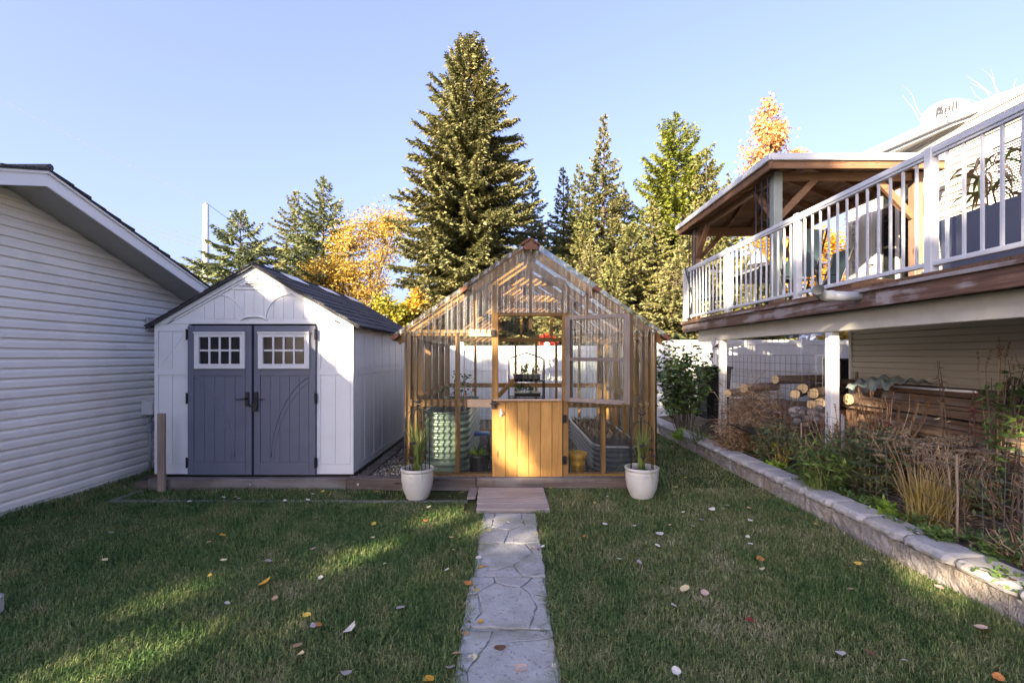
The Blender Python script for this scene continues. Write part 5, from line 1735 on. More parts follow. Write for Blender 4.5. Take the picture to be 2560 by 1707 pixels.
def PW(zx, zy, Y): return W(zx / 3.41 + 1640, zy / 3.41 + 780, Y)
LOGS = [((1185, 700), 6.9, 40, (.75, .9, 0), 'round cut log end at the left of the under deck pile'),
        ((1250, 652), 7.0, 43, (.9, .9, .02), 'topmost round cut log end of the under deck pile'),
        ((1340, 692), 6.95, 46, (.85, .7, .03), 'split log with a long pale face next to the topmost log end'),
        ((1395, 776), 6.8, 44, (.8, .8, 0), 'cut log end low in the middle of the under deck pile'),
        ((1325, 785), 6.82, 38, (.6, .9, 0), 'small cut log end at the bottom of the under deck pile'),
        ((1465, 776), 6.8, 42, (.8, .8, 0), 'cut log end beside the white deck post'),
        ((1020, 575), 7.7, 38, (1.1, .25, 0), 'long log lying across the back of the pile above the dry brush'),
        ((1290, 615), 7.9, 36, (1.0, .35, 0), 'thin dark log lying behind the topmost log end'),
        ((1640, 745), 6.9, 50, (.8, .2, 0), 'dark log behind the white deck post'),
        ((610, 690), 8.1, 34, (.7, .5, 0), 'log end at the foot of the far white deck post'),
        ((750, 650), 8.0, 38, (.8, .5, 0), 'log half buried in the dry brush')]
for (zx, zy), Y, rp, d, lab in LOGS:
    p0 = PW(zx, zy, Y)
    log(p0, p0 + Vector(d), rp / 3.41 / 1200 * Y, lab)
# stacked stones beneath the logs
rr = random.Random(5)
for i in range(34):
    zx, zy = rr.uniform(1160, 1420), rr.uniform(815, 960)
    p = PW(zx, zy, 6.75 + rr.uniform(-.15, .2))
    q = MB(); q.ball(p, rr.uniform(.035, .075), 8, 5, (rr.uniform(.9, 1.5), rr.uniform(.8, 1.2), rr.uniform(.6, .9)))
    o = q.build('rock', M['rock'])
    tag(o, 'grey fist sized rock in the heap beneath the cut logs', 'rock', 'rocks heaped beneath the logs')
# pallet like support for the log pile
sp = thing('log_rack', 'dark board platform carrying the log pile under the deck', 'rack', (4.8, 7.4, .5))
MB().box(3.95, 5.6, 7.0, 8.4, .40, .80).build('crib', M['deck_dark'], sp)
# lumber stack along the house wall
rr = random.Random(31)
stk = thing('lumber_rack', 'dark timber bearers under the lumber stack by the house wall', 'rack', (5.3, 5, .4))
for y in (3.2, 4.6, 6.0):
    MB().cbox(4.75, 5.85, y, y + .09, .35, .46, .004).build('dark_base', M['deck_dark'], stk)
names = ['lowest', 'second', 'third', 'fourth', 'fifth', 'top']
zz = .463
tone = ['reddish', 'brown', 'grey brown', 'orange brown', 'dark brown']
n_ = 0
for layer in range(11):
    x = 4.74 + .025 * layer + rr.uniform(0, .14)
    h = rr.choice((.04, .04, .09, .06))
    while x < 5.75:
        w_ = min(rr.choice((.09, .14, .19, .24)), 5.84 - x)
        if w_ < .05: break
        y0, y1 = 2.6 + rr.uniform(-.4, .5), 6.9 + rr.uniform(-.6, .3)
        o = MB().cbox(x, x + w_ - .006, y0, y1, zz, zz + h - .003, .003).build('lumber_board', M['lumber'])
        tag(o, 'brown board in the ' + ('lowest', 'second', 'third', 'fourth', 'fifth', 'sixth', 'seventh', 'eighth', 'ninth', 'tenth', 'topmost')[layer] + ' layer of the lumber stack by the house wall', 'board', 'boards in the lumber stack')
        x += w_
    zz += h + rr.choice((.002, .002, .018))
tag(MB().tube([W(2236, 966, 6.2) + Vector((0, 0, 0)), W(2442, 980, 4.98)], .014, 8).build('white_pipe', M['white'], smooth=True), 'thin white plastic pipe lying on top of the lumber stack', 'pipe')
q = MB()
rn = np.random.default_rng(6)
def tarpf(u, v):
    x = 4.86 + .6 * v; y = 6.2 + .8 * u
    return (x, y, zz + .01 + .03 + .05 * math.sin(u * 3.1) * math.sin(v * 3.0) + .03 * math.sin(u * 13 + v * 9) * math.sin(v * 8 + 1) + .022 * math.sin(v * 19 - u * 25) - .5 * max(0, .18 - v) - .35 * max(0, u - .85))
q.grid(tarpf, 40, 30)
tag(q.build('tarp', M['tarp'], smooth=True), 'crumpled pale green tarp on the far end of the lumber stack', 'tarp')
wh = thing('spoked_wheel', 'black spoked wheel leaning on the lumber stack under the deck', 'wheel', (5.1, 4.3, .9))
cw = W(2535, 985, 4.75)
def cw_p(r, a): return cw + Vector((.35 * r * math.cos(a), .93 * r * math.cos(a), 0)) * .92 + Vector((0, 0, r * math.sin(a)))
MB().tube([cw_p(.155, 2 * math.pi * i / 30) for i in range(31)], .02, 8).build('tyre', M['black_plastic'], wh, smooth=True)
MB().tube([cw_p(.125, 2 * math.pi * i / 30) for i in range(31)], .010, 6).build('rim', M['black'], wh, smooth=True)
MB().ball(cw, .03, 8, 6).build('hub', M['black'], wh)
for i in range(5):
    MB().tube([cw, cw_p(.125, 2 * math.pi * i / 5 + .4)], .008, 5).build('spoke', M['black'], wh)
# bins
def bin_(c_, w_, h, lab):
    t = thing('wheelie_bin', lab, 'bin', c_)
    x, y, z = c_
    q = MB(); q.add(taper(x - w_ / 2, x + w_ / 2, y - w_ / 2, y + w_ / 2, z, z + h, .05), [(0, 3, 2, 1), (0, 1, 5, 4), (1, 2, 6, 5), (2, 3, 7, 6), (3, 0, 4, 7)])
    q.build('body', M['black_plastic'], t)
    MB().cbox(x - w_ / 2 - .03, x + w_ / 2 + .03, y - w_ / 2 - .04, y + w_ / 2 + .02, z + h, z + h + .05, .015).build('lid', M['black_plastic'], t)
    for s in (-1, 1):
        MB().tube([(x + s * (w_ / 2 - .02), y + w_ / 2 - .02, z + .08), (x + s * (w_ / 2 + .03), y + w_ / 2 - .02, z + .08)], .08, 14).build('wheel', M['black'], t)
bin_((W(2112, 1000, 9.4).x, 9.4, .45), .52, 1.04, 'black wheelie bin at the house corner behind the white deck post')
bin_((W(1783, 1000, 9.6).x, 9.6, .35), .50, .98, 'black wheelie bin half hidden behind the green shrub')
tag(MB().cbox(W(2138, 900, 8.75).x, W(2138, 900, 8.75).x + .04, 8.72, 8.76, .45, 1.30, .004).build('wooden_post', M['stake']), 'thin grey board leaning by the house corner bin', 'board')
tag(MB().bar(W(1842, 1060, 7.0), W(1902, 1086, 6.5), .22, .015).build('dark_sheet', M['black_plastic']), 'dark blue sheet lying in the planting bed below the dry brush', 'sheet')
# hanging bird feeder
bf = thing('bird_feeder', 'small tray bird feeder hanging on two wires from the cream beam', 'bird feeder', W(1796, 875, 8.7))
c_ = W(1796, 874, 8.7)
top = c_ + Vector((0, 0, .34))
MB().lathe([(.001, 0), (.10, .0), (.115, .02), (.11, .03), (.09, .015)], c_, 18).build('tray', M['steel'], bf)
for s in (-1, 1):
    MB().tube([c_ + Vector((s * .10, 0, .02)), top], .004, 4).build('wire', M['wire'], bf)
MB().lathe([(.10, 0), (.0, .09)], c_ + Vector((0, 0, .03)), 14).build('hood', M['rust'], bf)
# ------------------------------------------------------------------ wire fence with metal stakes along the bed
wf = thing('wire_fence', 'thin sagging wire mesh fence on metal stakes along the planting bed', 'wire fence', (3.48, 5.5, .15))
q = MB()
hz = [.22, .36, .50, .66, .82]
for h in hz:
    q.tube([(3.48 + .02 * math.sin(i * 1.3 + h * 9), 2.5 + i * .25, bed_z(3.48, 2.5 + i * .25) - .1 + h + .025 * math.sin(i * .9 + h * 5)) for i in range(24)], .0022, 4, cap=False)
for i in range(39):
    y = 2.5 + i * .15
    q.tube([(3.48 + .015 * math.sin(i), y, .12), (3.48 + .02 * math.sin(i * 2.3), y, .87 + .03 * math.sin(i * .8))], .0018, 4, cap=False)
q.build('wire_mesh', M['wire'], wf)['kind'] = 'stuff'
for (px, pyt, pyb, r) in ((1805, 1010, 1112, .016), (2107, 1036, 1232, .02), (1879, 1040, 1117, .009), (2003, 1056, 1183, .009), (2392, 1135, 1352, .009)):
    Y = 3.48 * 1200 / (px - 1280)
    a, b_ = W(px, pyb + 14, Y), W(px, pyt, Y)
    if r > .012:
        MB().bar(a, b_, .032, .006).bar(a + Vector((0, .013, 0)), b_ + Vector((0, .013, 0)), .006, .022).build('metal_post', M['steel'], wf)
    else:
        MB().tube([a, (a + b_) / 2 + Vector((.006, 0, 0)), b_], r, 6).build('thin_stake', M['stake'], wf)
wf2 = thing('mesh_fence', 'square wire mesh panel tied between the white deck posts', 'wire fence', (3.68, 7, .7))
q = MB()
for i in range(9):
    z = .72 + i * .11
    q.tube([(3.665, 5.66, z), (3.665, 8.5, z)], .0028, 4, cap=False)
for i in range(23):
    y = 5.66 + i * .129
    q.tube([(3.665, y, .66), (3.665, y, 1.60)], .0028, 4, cap=False)
q.build('wire_mesh', M['wire'], wf2)['kind'] = 'stuff'

# ------------------------------------------------------------------ plants
def leafy(name, label, cat, c, rad, h, n, mat, L=(.05, .1), Wd=(.025, .05), stems=8, seed=0, up=.2, stem_mat='brown_leaf', base=0.0, dome=.7, group=None, spread=1.0):
    """bushy plant: stems rising from the base, leaves through the volume"""
    rn = np.random.default_rng(seed)
    t = thing(name, label, cat, c, group)
    cx, cy, cz = c
    q = MB(); pts = []
    for i in range(stems):
        a = rn.uniform(0, 6.28); r_ = rad * math.sqrt(rn.uniform(0, 1)) * spread
        tx, ty = cx + r_ * math.cos(a), cy + r_ * math.sin(a)
        hh = h * (1 - dome * .5 * (r_ / (rad * spread + 1e-6)) ** 2) * rn.uniform(.75, 1.05)
        p = []
        for k in range(6):
            u = k / 5
            p.append((cx + (tx - cx) * (.25 + .75 * u) + rn.normal(0, .012), cy + (ty - cy) * (.25 + .75 * u) + rn.normal(0, .012), cz + hh * u))
        q.tube(p, [.006, .006, .005, .004, .003, .002], 4)
        pts.append(p)
    q.build('stems', M[stem_mat], t)
    P = np.array(pts)
    i = rn.integers(0, stems, n); u = rn.uniform(base, 1.0, n) * 5
    k = np.minimum(u.astype(int), 4); f = (u - k)[:, None]
    pos = P[i, k] * (1 - f) + P[i, k + 1] * f
    pos = pos + rn.normal(0, 1, (n, 3)) * np.array([rad * .10, rad * .10, h * .02])
    a = rn.uniform(0, 6.28, n)
    D = np.c_[np.cos(a), np.sin(a), rn.normal(up, .45, n)]
    leaf_mesh('leaves', pos, D, np.c_[-np.sin(a), np.cos(a), rn.normal(0, .5, n)], rn.uniform(*L, n), rn.uniform(*Wd, n), M[mat], t, .42)
    return t
def spikes(t, c, rad, h, n, mat, seed, r=.010, sl=(.10, .2), name='seed_spikes'):
    rn = np.random.default_rng(seed)
    m = 30
    PP, DD, SS, LL, WW = [], [], [], [], []
    q = MB()
    for i in range(n):
        a = rn.uniform(0, 6.28); rr_ = rad * math.sqrt(rn.uniform(0, 1))
        x, y = c[0] + rr_ * math.cos(a), c[1] + rr_ * math.sin(a)
        top = c[2] + h * rn.uniform(.75, 1.1); s = rn.uniform(*sl)
        lx, ly = rn.normal(0, .03, 2)
        q.tube([(x * .4 + c[0] * .6, y * .4 + c[1] * .6, c[2]), (x, y, top - s), (x + lx, y + ly, top)], [.004, .003, .001], 4)
        u = rn.uniform(0, 1, m); b = rn.uniform(0, 6.28, m)
        PP.append(np.c_[x + lx * u, y + ly * u, top - s + s * u])
        DD.append(np.c_[np.cos(b), np.sin(b), rn.uniform(.5, 1.6, m)])
        SS.append(rn.normal(0, 1, (m, 3)))
        LL.append(rn.uniform(.014, .028, m) * (1.1 - .5 * u)); WW.append(rn.uniform(.007, .012, m))
    q.build('stalks', M['brown_leaf'], t)['kind'] = 'stuff'
    sp_ = leaf_mesh(name, np.vstack(PP), np.vstack(DD), np.vstack(SS), np.concatenate(LL), np.concatenate(WW), M[mat], t)
    sp_['kind'] = 'stuff'

def at(px, Y):
    x = (px - 1280) / 1200 * Y
    return (x, Y, bed_z(x, Y) - .01)
# green shrub by the greenhouse corner
leafy('green_shrub', 'large dark green leafy shrub between greenhouse and deck', 'shrub', at(1712, 9.0), .62, 1.86, 2600, 'green_leaf', (.06, .12), (.05, .085), 34, 1, -.25, 'bark', .30, .5)
leafy('low_shrub', 'small lime green plant at the foot of the large leafy shrub', 'plant', at(1700, 8.3), .2, .22, 220, 'lettuce', (.04, .08), (.02, .04), 10, 2, .3, 'weed_leaf')
# brush pile of dry twigs
bp2 = thing('brush_pile', 'heap of dry tan twigs and stalks beside the cut logs', 'brush pile', at(1885, 7.2))
rn = np.random.default_rng(77)
n = 4200
ctr = np.array(at(1885, 7.2))
a = rn.uniform(0, 6.28, n); rr_ = np.sqrt(rn.uniform(0, 1, n))
x = ctr[0] + .52 * rr_ * np.cos(a); y = ctr[1] + .40 * rr_ * np.sin(a)
z = ctr[2] + rn.uniform(0, 1, n) * 1.12 * (1 - .8 * rr_ ** 2)
b = rn.uniform(0, 6.28, n)
leaf_mesh('twigs', np.c_[x, y, z], np.c_[np.cos(b), np.sin(b), rn.normal(-.1, .5, n)], rn.normal(0, 1, (n, 3)), rn.uniform(.06, .3, n), rn.uniform(.006, .013, n), M['brown_leaf'], bp2)
q = MB()
for i in range(26):
    aa = rn.uniform(0, 6.28); p = [ctr + np.array((rn.normal(0, .2), rn.normal(0, .16), rn.uniform(.15, .9)))]
    for k in range(4):
        p.append(p[-1] + np.array((math.cos(aa) * .10, math.sin(aa) * .10, rn.uniform(-.03, .16))))
    q.tube(p, [.008, .007, .005, .004, .002], 4)
q.build('branches', M['brown_leaf'], bp2)
leafy('dry_bush', 'tan dried bush in front of the brush pile', 'bush', at(1838, 7.0), .30, .78, 1100, 'brown_leaf', (.04, .12), (.008, .018), 26, 3, .2)
leafy('dry_bush', 'thin bare reddish twigs rising above the brush pile', 'bush', at(1945, 7.6), .45, 1.0, 160, 'brown_leaf', (.03, .09), (.006, .014), 22, 4, .2)
# band of perennials, far to near
leafy('perennial', 'dark green perennial with a yellowing crown below the log pile', 'plant', at(1948, 6.3), .34, .66, 1500, 'aster_leaf', (.05, .11), (.018, .032), 30, 5, .1)
t = leafy('perennial', 'yellow leaved sprig among the dark perennials below the log pile', 'plant', at(1955, 6.1), .12, .45, 130, 'lime_leaf', (.04, .09), (.016, .03), 10, 6, .1)
leafy('perennial', 'tall rusty perennial beside the thin stake', 'plant', at(2045, 5.6), .28, .66, 1000, 'weed_leaf', (.06, .13), (.012, .024), 26, 7, .2)
leafy('perennial', 'broad clump of dark green perennials behind the metal fence post', 'plant', at(2168, 5.0), .46, .78, 2700, 'aster_leaf', (.06, .125), (.022, .042), 52, 8, .05)
leafy('perennial', 'leafy green clump left of the metal fence post', 'plant', at(2062, 5.05), .3, .5, 1300, 'weed_leaf', (.06, .13), (.02, .04), 26, 9, .1)
t = leafy('rusty_spikes', 'stand of rusty brown seed spikes behind the metal fence post', 'plant', at(2130, 5.35), .40, .55, 500, 'brown_leaf', (.05, .1), (.015, .03), 24, 10, .1)
spikes(t, at(2130, 5.35), .46, .82, 60, 'rusty_leaf', 11)
t = leafy('rusty_spikes', 'rusty brown seed spikes in front of the lumber stack', 'plant', at(2215, 5.5), .3, .5, 300, 'brown_leaf', (.05, .1), (.015, .03), 16, 12, .1)
spikes(t, at(2215, 5.5), .4, .72, 40, 'rusty_leaf', 13)
leafy('red_plant', 'wine red leaved plant before the lumber stack', 'plant', at(2222, 5.25), .16, .62, 200, 'purple_leaf', (.06, .12), (.025, .05), 9, 14, -.1)
# sedum like dried heads
def sedum(label, c, rad, h, n, seed):
    rn = np.random.default_rng(seed)
    t = thing('dried_flower', label, 'plant', c)
    q = MB(); PP = []; 
    for i in range(n):
        a = rn.uniform(0, 6.28); r_ = rad * math.sqrt(rn.uniform(0, 1))
        x, y, z = c[0] + r_ * math.cos(a), c[1] + r_ * math.sin(a), c[2] + h * rn.uniform(.72, 1.05)
        q.tube([(c[0] + .3 * r_ * math.cos(a), c[1] + .3 * r_ * math.sin(a), c[2]), ((c[0] + 2 * x) / 3, (c[1] + 2 * y) / 3, c[2] + h * .6), (x, y, z)], .0035, 4)
        m = 75
        b = rn.uniform(0, 6.28, m); k = np.sqrt(rn.uniform(0, 1, m)) * rn.uniform(.035, .065)
        PP.append(np.c_[x + k * np.cos(b), y + k * np.sin(b), z + .02 - 3.0 * k * k + rn.normal(0, .004, m)])
    P = np.vstack(PP)
    q.build('stems', M['brown_leaf'], t)
    m = len(P); b = rn.uniform(0, 6.28, m)
    leaf_mesh('seed_heads', P, np.c_[np.cos(b), np.sin(b), rn.uniform(.2, 1.2, m)], rn.normal(0, 1, (m, 3)), rn.uniform(.010, .020, m), rn.uniform(.008, .014, m), M['sedum'], t)
sedum('wide patch of tan dried flower heads behind the yellow grass clump', at(2300, 4.55), .44, .62, 62, 15)
sedum('tan dried flower heads leaning over the yellow grass clump', at(2385, 4.2), .28, .55, 34, 16)
# ornamental grass
def grass_clump(label, c, n, H, seed, mat='straw', spread=.45, fall=.25):
    rn = np.random.default_rng(seed)
    t = thing('grass_clump', label, 'grass clump', c)
    q = MB()
    for i in range(n):
        a = rn.uniform(0, 6.28)
        lean = abs(rn.normal(0, spread))
        dead = rn.uniform() < fall
        L = H * rn.uniform(.6, 1.1) * (.6 if dead else 1)
        el = math.pi / 2 - lean - (.5 if dead else 0)
        x, y, z = c[0] + rn.normal(0, .05), c[1] + rn.normal(0, .05), c[2]
        pts = []
        for k in range(6):
            pts.append((x, y, z))
            x += math.cos(a) * math.cos(el) * L / 5; y += math.sin(a) * math.cos(el) * L / 5; z = max(c[2] + .01, z + math.sin(el) * L / 5)
            el -= (.45 if dead else .05 + .22 * lean)
        q.ribbon(pts, rn.uniform(.005, .011), (-math.sin(a), math.cos(a), 0))
    q.build('blades', M[mat], t)
grass_clump('yellow ornamental grass clump by the thin stake near the cap stones', at(2322, 4.12), 760, .50, 20, 'straw', .36, .38)
grass_clump('small green and yellow grass tuft before the leafy perennials', at(2040, 5.0), 130, .40, 21, 'blade', .3, .15)
grass_clump('thin arching grass by the foot of the large shrub', at(1745, 7.8), 90, .55, 22, 'aster_leaf', .6, .2)
# tall weeds on the right
def tall(label, c, h, seed, mat='weed_leaf', n=70, L=(.07, .15), Wd=(.02, .042), stems=1, lean=.1):
    rn = np.random.default_rng(seed)
    t = thing('tall_weed', label, 'plant', c)
    q = MB(); P = []
    for s in range(stems):
        x, y = c[0] + rn.normal(0, .05) * (stems > 1), c[1] + rn.normal(0, .05) * (stems > 1)
        lx, ly = rn.normal(0, lean, 2)
        p = [(x + lx * u * u, y + ly * u * u, c[2] + h * u * rn.uniform(.97, 1.0)) for u in [i / 7 for i in range(8)]]
        q.tube(p, [.008, .008, .007, .006, .006, .005, .004, .002], 5)
        P.append(p)
    q.build('stem', M['bark'], t)
    P = np.array(P); k = rn.uniform(1.5, 7, n); i = rn.integers(0, stems, n); f = (k - k.astype(int))[:, None]; ki = np.minimum(k.astype(int), 6)
    pos = P[i, ki] * (1 - f) + P[i, ki + 1] * f
    a = rn.uniform(0, 6.28, n)
    leaf_mesh('leaves', pos, np.c_[np.cos(a), np.sin(a), rn.normal(-.1, .4, n)], np.c_[-np.sin(a), np.cos(a), rn.normal(0, .5, n)], rn.uniform(*L, n), rn.uniform(*Wd, n), M[mat], t, .35)
    return t
tall('tall green weed with broad drooping leaves in front of the lumber stack at the right', at(2475, 4.15), 1.0, 30, 'weed_leaf', 130, stems=4)
tall('tall green weed with reddish tips beside the spoked wheel', at(2530, 4.35), 1.05, 31, 'weed_leaf', 100, stems=4)
tall('dead tan milkweed stalk with pale pods before the lumber stack', at(2356, 4.7), 1.15, 32, 'sedum', 46, (.05, .1), (.018, .03), 2)
tall('dark withered stalk with purple brown leaves before the lumber stack', at(2405, 4.5), .9, 33, 'purple_leaf', 40, (.05, .11), (.018, .03), 2)
tall('dead tan stalk with curled pale leaves at the right edge of the bed', at(2535, 3.75), .78, 34, 'sedum', 50, (.06, .13), (.015, .03), 2)
tall('dark leafless weed stems at the right edge of the bed', at(2560, 3.45), .62, 35, 'rusty_leaf', 70, (.05, .1), (.012, .02), 5)
t = tall('spiky brown seed stalks above the tall green weeds', at(2490, 4.6), .85, 36, 'weed_leaf', 50, stems=3)
spikes(t, at(2490, 4.6), .16, 1.14, 9, 'rusty_leaf', 37, sl=(.12, .2))
leafy('perennial', 'dull green leafy weed at the far right behind the wire fence', 'plant', at(2500, 3.95), .3, .42, 520, 'aster_leaf', (.05, .1), (.015, .03), 22, 38, .1)
leafy('perennial', 'brown withered weed in the near corner of the bed', 'plant', at(2555, 3.3), .22, .3, 360, 'aster_leaf', (.04, .1), (.01, .02), 20, 39, .2)
# low ground weeds along the cap stones
spots = [(1822, 7.4, .14), (1860, 7.0, .16), (1905, 6.5, .16), (1945, 6.1, .14), (1990, 5.7, .15), (2030, 5.3, .18), (2075, 4.95, .16), (2130, 4.7, .14), (2190, 4.45, .16), (2235, 4.22, .18), (2278, 4.0, .20), (2330, 3.72, .16), (2360, 3.6, .12), (2540, 3.0, .22), (2450, 3.75, .16), (1760, 8.2, .14), (2480, 3.35, .14), (2545, 3.6, .2)]
labs = ['at the far end of the wall', 'by the first thin stake', 'behind the far cap stones', 'below the yellowing perennial', 'by the second thin stake', 'below the leafy clump', 'at the foot of the metal fence post', 'right of the metal fence post', 'before the broad perennial clump', 'left of the yellow grass clump', 'below the yellow grass clump', 'before the nearest thin stake', 'over the cap stone edge by the nearest stake', 'spilling over the nearest cap stone', 'behind the nearest thin stake', 'below the large shrub', 'beside the black edging tube', 'at the right edge of the bed']
for i, ((px, Y, r_), lb) in enumerate(zip(spots, labs)):
    leafy('ground_weed', 'low green weed ' + lb, 'weed', at(px, Y), r_, .13, 260, 'weed_leaf' if i % 3 else 'lettuce' if i % 2 else 'weed_leaf', (.03, .075), (.014, .03), 12, 60 + i, .35, 'weed_leaf', group='low weeds along the cap stones')
# dead leaf litter over the bed: nobody could count it
rn = np.random.default_rng(15)
n = 5200
x = rn.uniform(3.28, 4.9, n); y = rn.uniform(2.2, 9.8, n)
z = np.array([bed_z(a, b) for a, b in zip(x, y)]) + rn.uniform(.002, .03, n)
a = rn.uniform(0, 6.28, n)
lt_ = leaf_mesh('leaf_litter', np.c_[x, y, z], np.c_[np.cos(a), np.sin(a), rn.normal(.05, .25, n)], np.c_[-np.sin(a), np.cos(a), rn.normal(0, .3, n)], rn.uniform(.025, .08, n), rn.uniform(.008, .03, n), M['brown_leaf'])
tag(lt_, 'brown dead leaf litter and straw covering the planting bed', kind='stuff')

# ------------------------------------------------------------------ white vinyl fence at the back
FYK = 11.6
vf = thing('vinyl_fence', 'white vinyl board fence across the back of the yard', 'fence', (1, FYK, 0))
x = -7.4
k = 0
while x < 9.0:
    zt_ = 1.83 if x < 2.6 else 1.97
    MB().cbox(x - .06, x + .06, FYK - .06, FYK + .06, -.05, zt_ + .05, .006).build('post', M['vinyl'], vf)
    MB().add([(x - .075, FYK - .075, zt_ + .05), (x + .075, FYK - .075, zt_ + .05), (x + .075, FYK + .075, zt_ + .05), (x - .075, FYK + .075, zt_ + .05), (x, FYK, zt_ + .11)], [(3, 2, 1, 0), (0, 1, 4), (1, 2, 4), (2, 3, 4), (3, 0, 4)]).build('post_cap', M['vinyl'], vf)
    x1 = x + 2.06
    for za, zb_ in ((.05, .17), (zt_ - .12, zt_), (1.22, 1.30)):
        MB().cbox(x + .062, x1 - .062, FYK - .028, FYK + .028, za, zb_, .004).build('rail', M['vinyl'], vf)
    nb = 13
    for i in range(nb):
        a = x + .07 + (1.92) * i / nb
        MB().box(a + .003, a + 1.92 / nb - .003, FYK - .012, FYK + .012, .172, 1.218).build('picket', M['vinyl'], vf)
        MB().box(a + .003, a + 1.92 / nb - .003, FYK - .012, FYK + .012, 1.302, zt_ - .122).build('picket', M['vinyl'], vf)
    x = x1; k += 1
# houses beyond
nh = thing('neighbour_house', 'low neighbouring house with a grey roof and white vent pipe behind the fence', 'house', (9, 21, 0))
MB().box(6.5, 16, 20.6, 27, -.1, 2.3).build('wall', M['far_wall'], nh)
MB().prism([(20.0, 2.2), (27.6, 2.2), (23.8, 3.6)], 'x', 6.0, 16.6).build('roof', M['roof_grey'], nh)
for xx in (8.2, 10.6, 13.0):
    w0 = MB().box(xx, xx + 1.1, 20.54, 20.598, .9, 2.0).build('window', M['white'], nh)
    MB().box(xx + .07, xx + 1.03, 20.52, 20.539, .97, 1.93).build('pane', M['glass'], w0)
pv = W(1695, 800, 21.5)
MB().tube([(pv.x, 21.5, 2.6), (pv.x, 21.5, W(1695, 768, 21.5).z)], .09, 10).lathe([(.14, 0), (.15, .10), (.05, .14)], (pv.x, 21.5, W(1695, 768, 21.5).z - .1), 12).build('vent_pipe', M['white'], nh)
n2_ = thing('neighbour_house', 'pale stucco house beyond the fence seen through the greenhouse', 'house', (0, 26, 0))
MB().box(-9, 4.5, 25, 32, -.1, 2.75).build('wall', M['far_wall'], n2_)
MB().prism([(24.4, 2.65), (32.6, 2.65), (28.5, 4.2)], 'x', -9.5, 5.0).build('roof', M['roof_grey'], n2_)
for xx in (-6.4, -2.2, 1.6):
    w0 = MB().box(xx, xx + 1.4, 24.94, 24.998, 1.0, 2.2).build('window', M['white'], n2_)
    MB().box(xx + .08, xx + 1.32, 24.92, 24.939, 1.08, 2.12).build('pane', M['glass'], w0)
vp = W(1425, 660, 20)
tag(MB().tube([(vp.x, 20, 1.0), (vp.x, 20, W(1425, 655, 20).z)], .07, 8).lathe([(.09, 0), (.2, .06), (.22, .36), (.12, .44), (.001, .45)], (vp.x, 20, W(1425, 655, 20).z), 14).build('lamp_post', M['white'], smooth=True), 'white capped pole showing above the right slope of the greenhouse roof', 'pole')
# utility pole and overhead wires
up_ = thing('utility_pole', 'pale utility pole rising behind the garage roof', 'utility pole', (W(515, 620, 30).x, 30, 0))
xp = W(515, 620, 30).x
MB().tube([(xp, 30, -.1), (xp, 30, W(515, 512, 30).z)], [.2, .16], 12).build('pole', M['pole'], up_, smooth=True)
MB().lathe([(.05, 0), (.07, .08), (.04, .16)], (xp, 30, W(515, 512, 30).z), 8).build('insulator', M['steel'], up_)
def wire(a, b_, sag, r, label):
    a, b_ = Vector(a), Vector(b_)
    pts = [a + (b_ - a) * (i / 16) - Vector((0, 0, sag * 4 * (i / 16) * (1 - i / 16))) for i in range(17)]
    tag(MB().tube(pts, r, 5).build('overhead_wire', M['cable']), label, 'wire', 'overhead wires')
tp_ = W(515, 507, 30)
wire(tp_, W(-420, 20, 30), .25, .012, 'topmost thin overhead wire running from the pole top over the garage')
wire(tp_, W(900, 760, 46), .3, .014, 'thin overhead wire running from the pole top down behind the trees')
for i, (py0, py1) in enumerate(((600, 538), (612, 556), (622, 572))):
    wire(W(512, py0, 30.0), W(200, py1 - 40, 30), .05, .014, ('upper', 'middle', 'lower')[i] + ' of the three low wires between the garage roof and the pole')
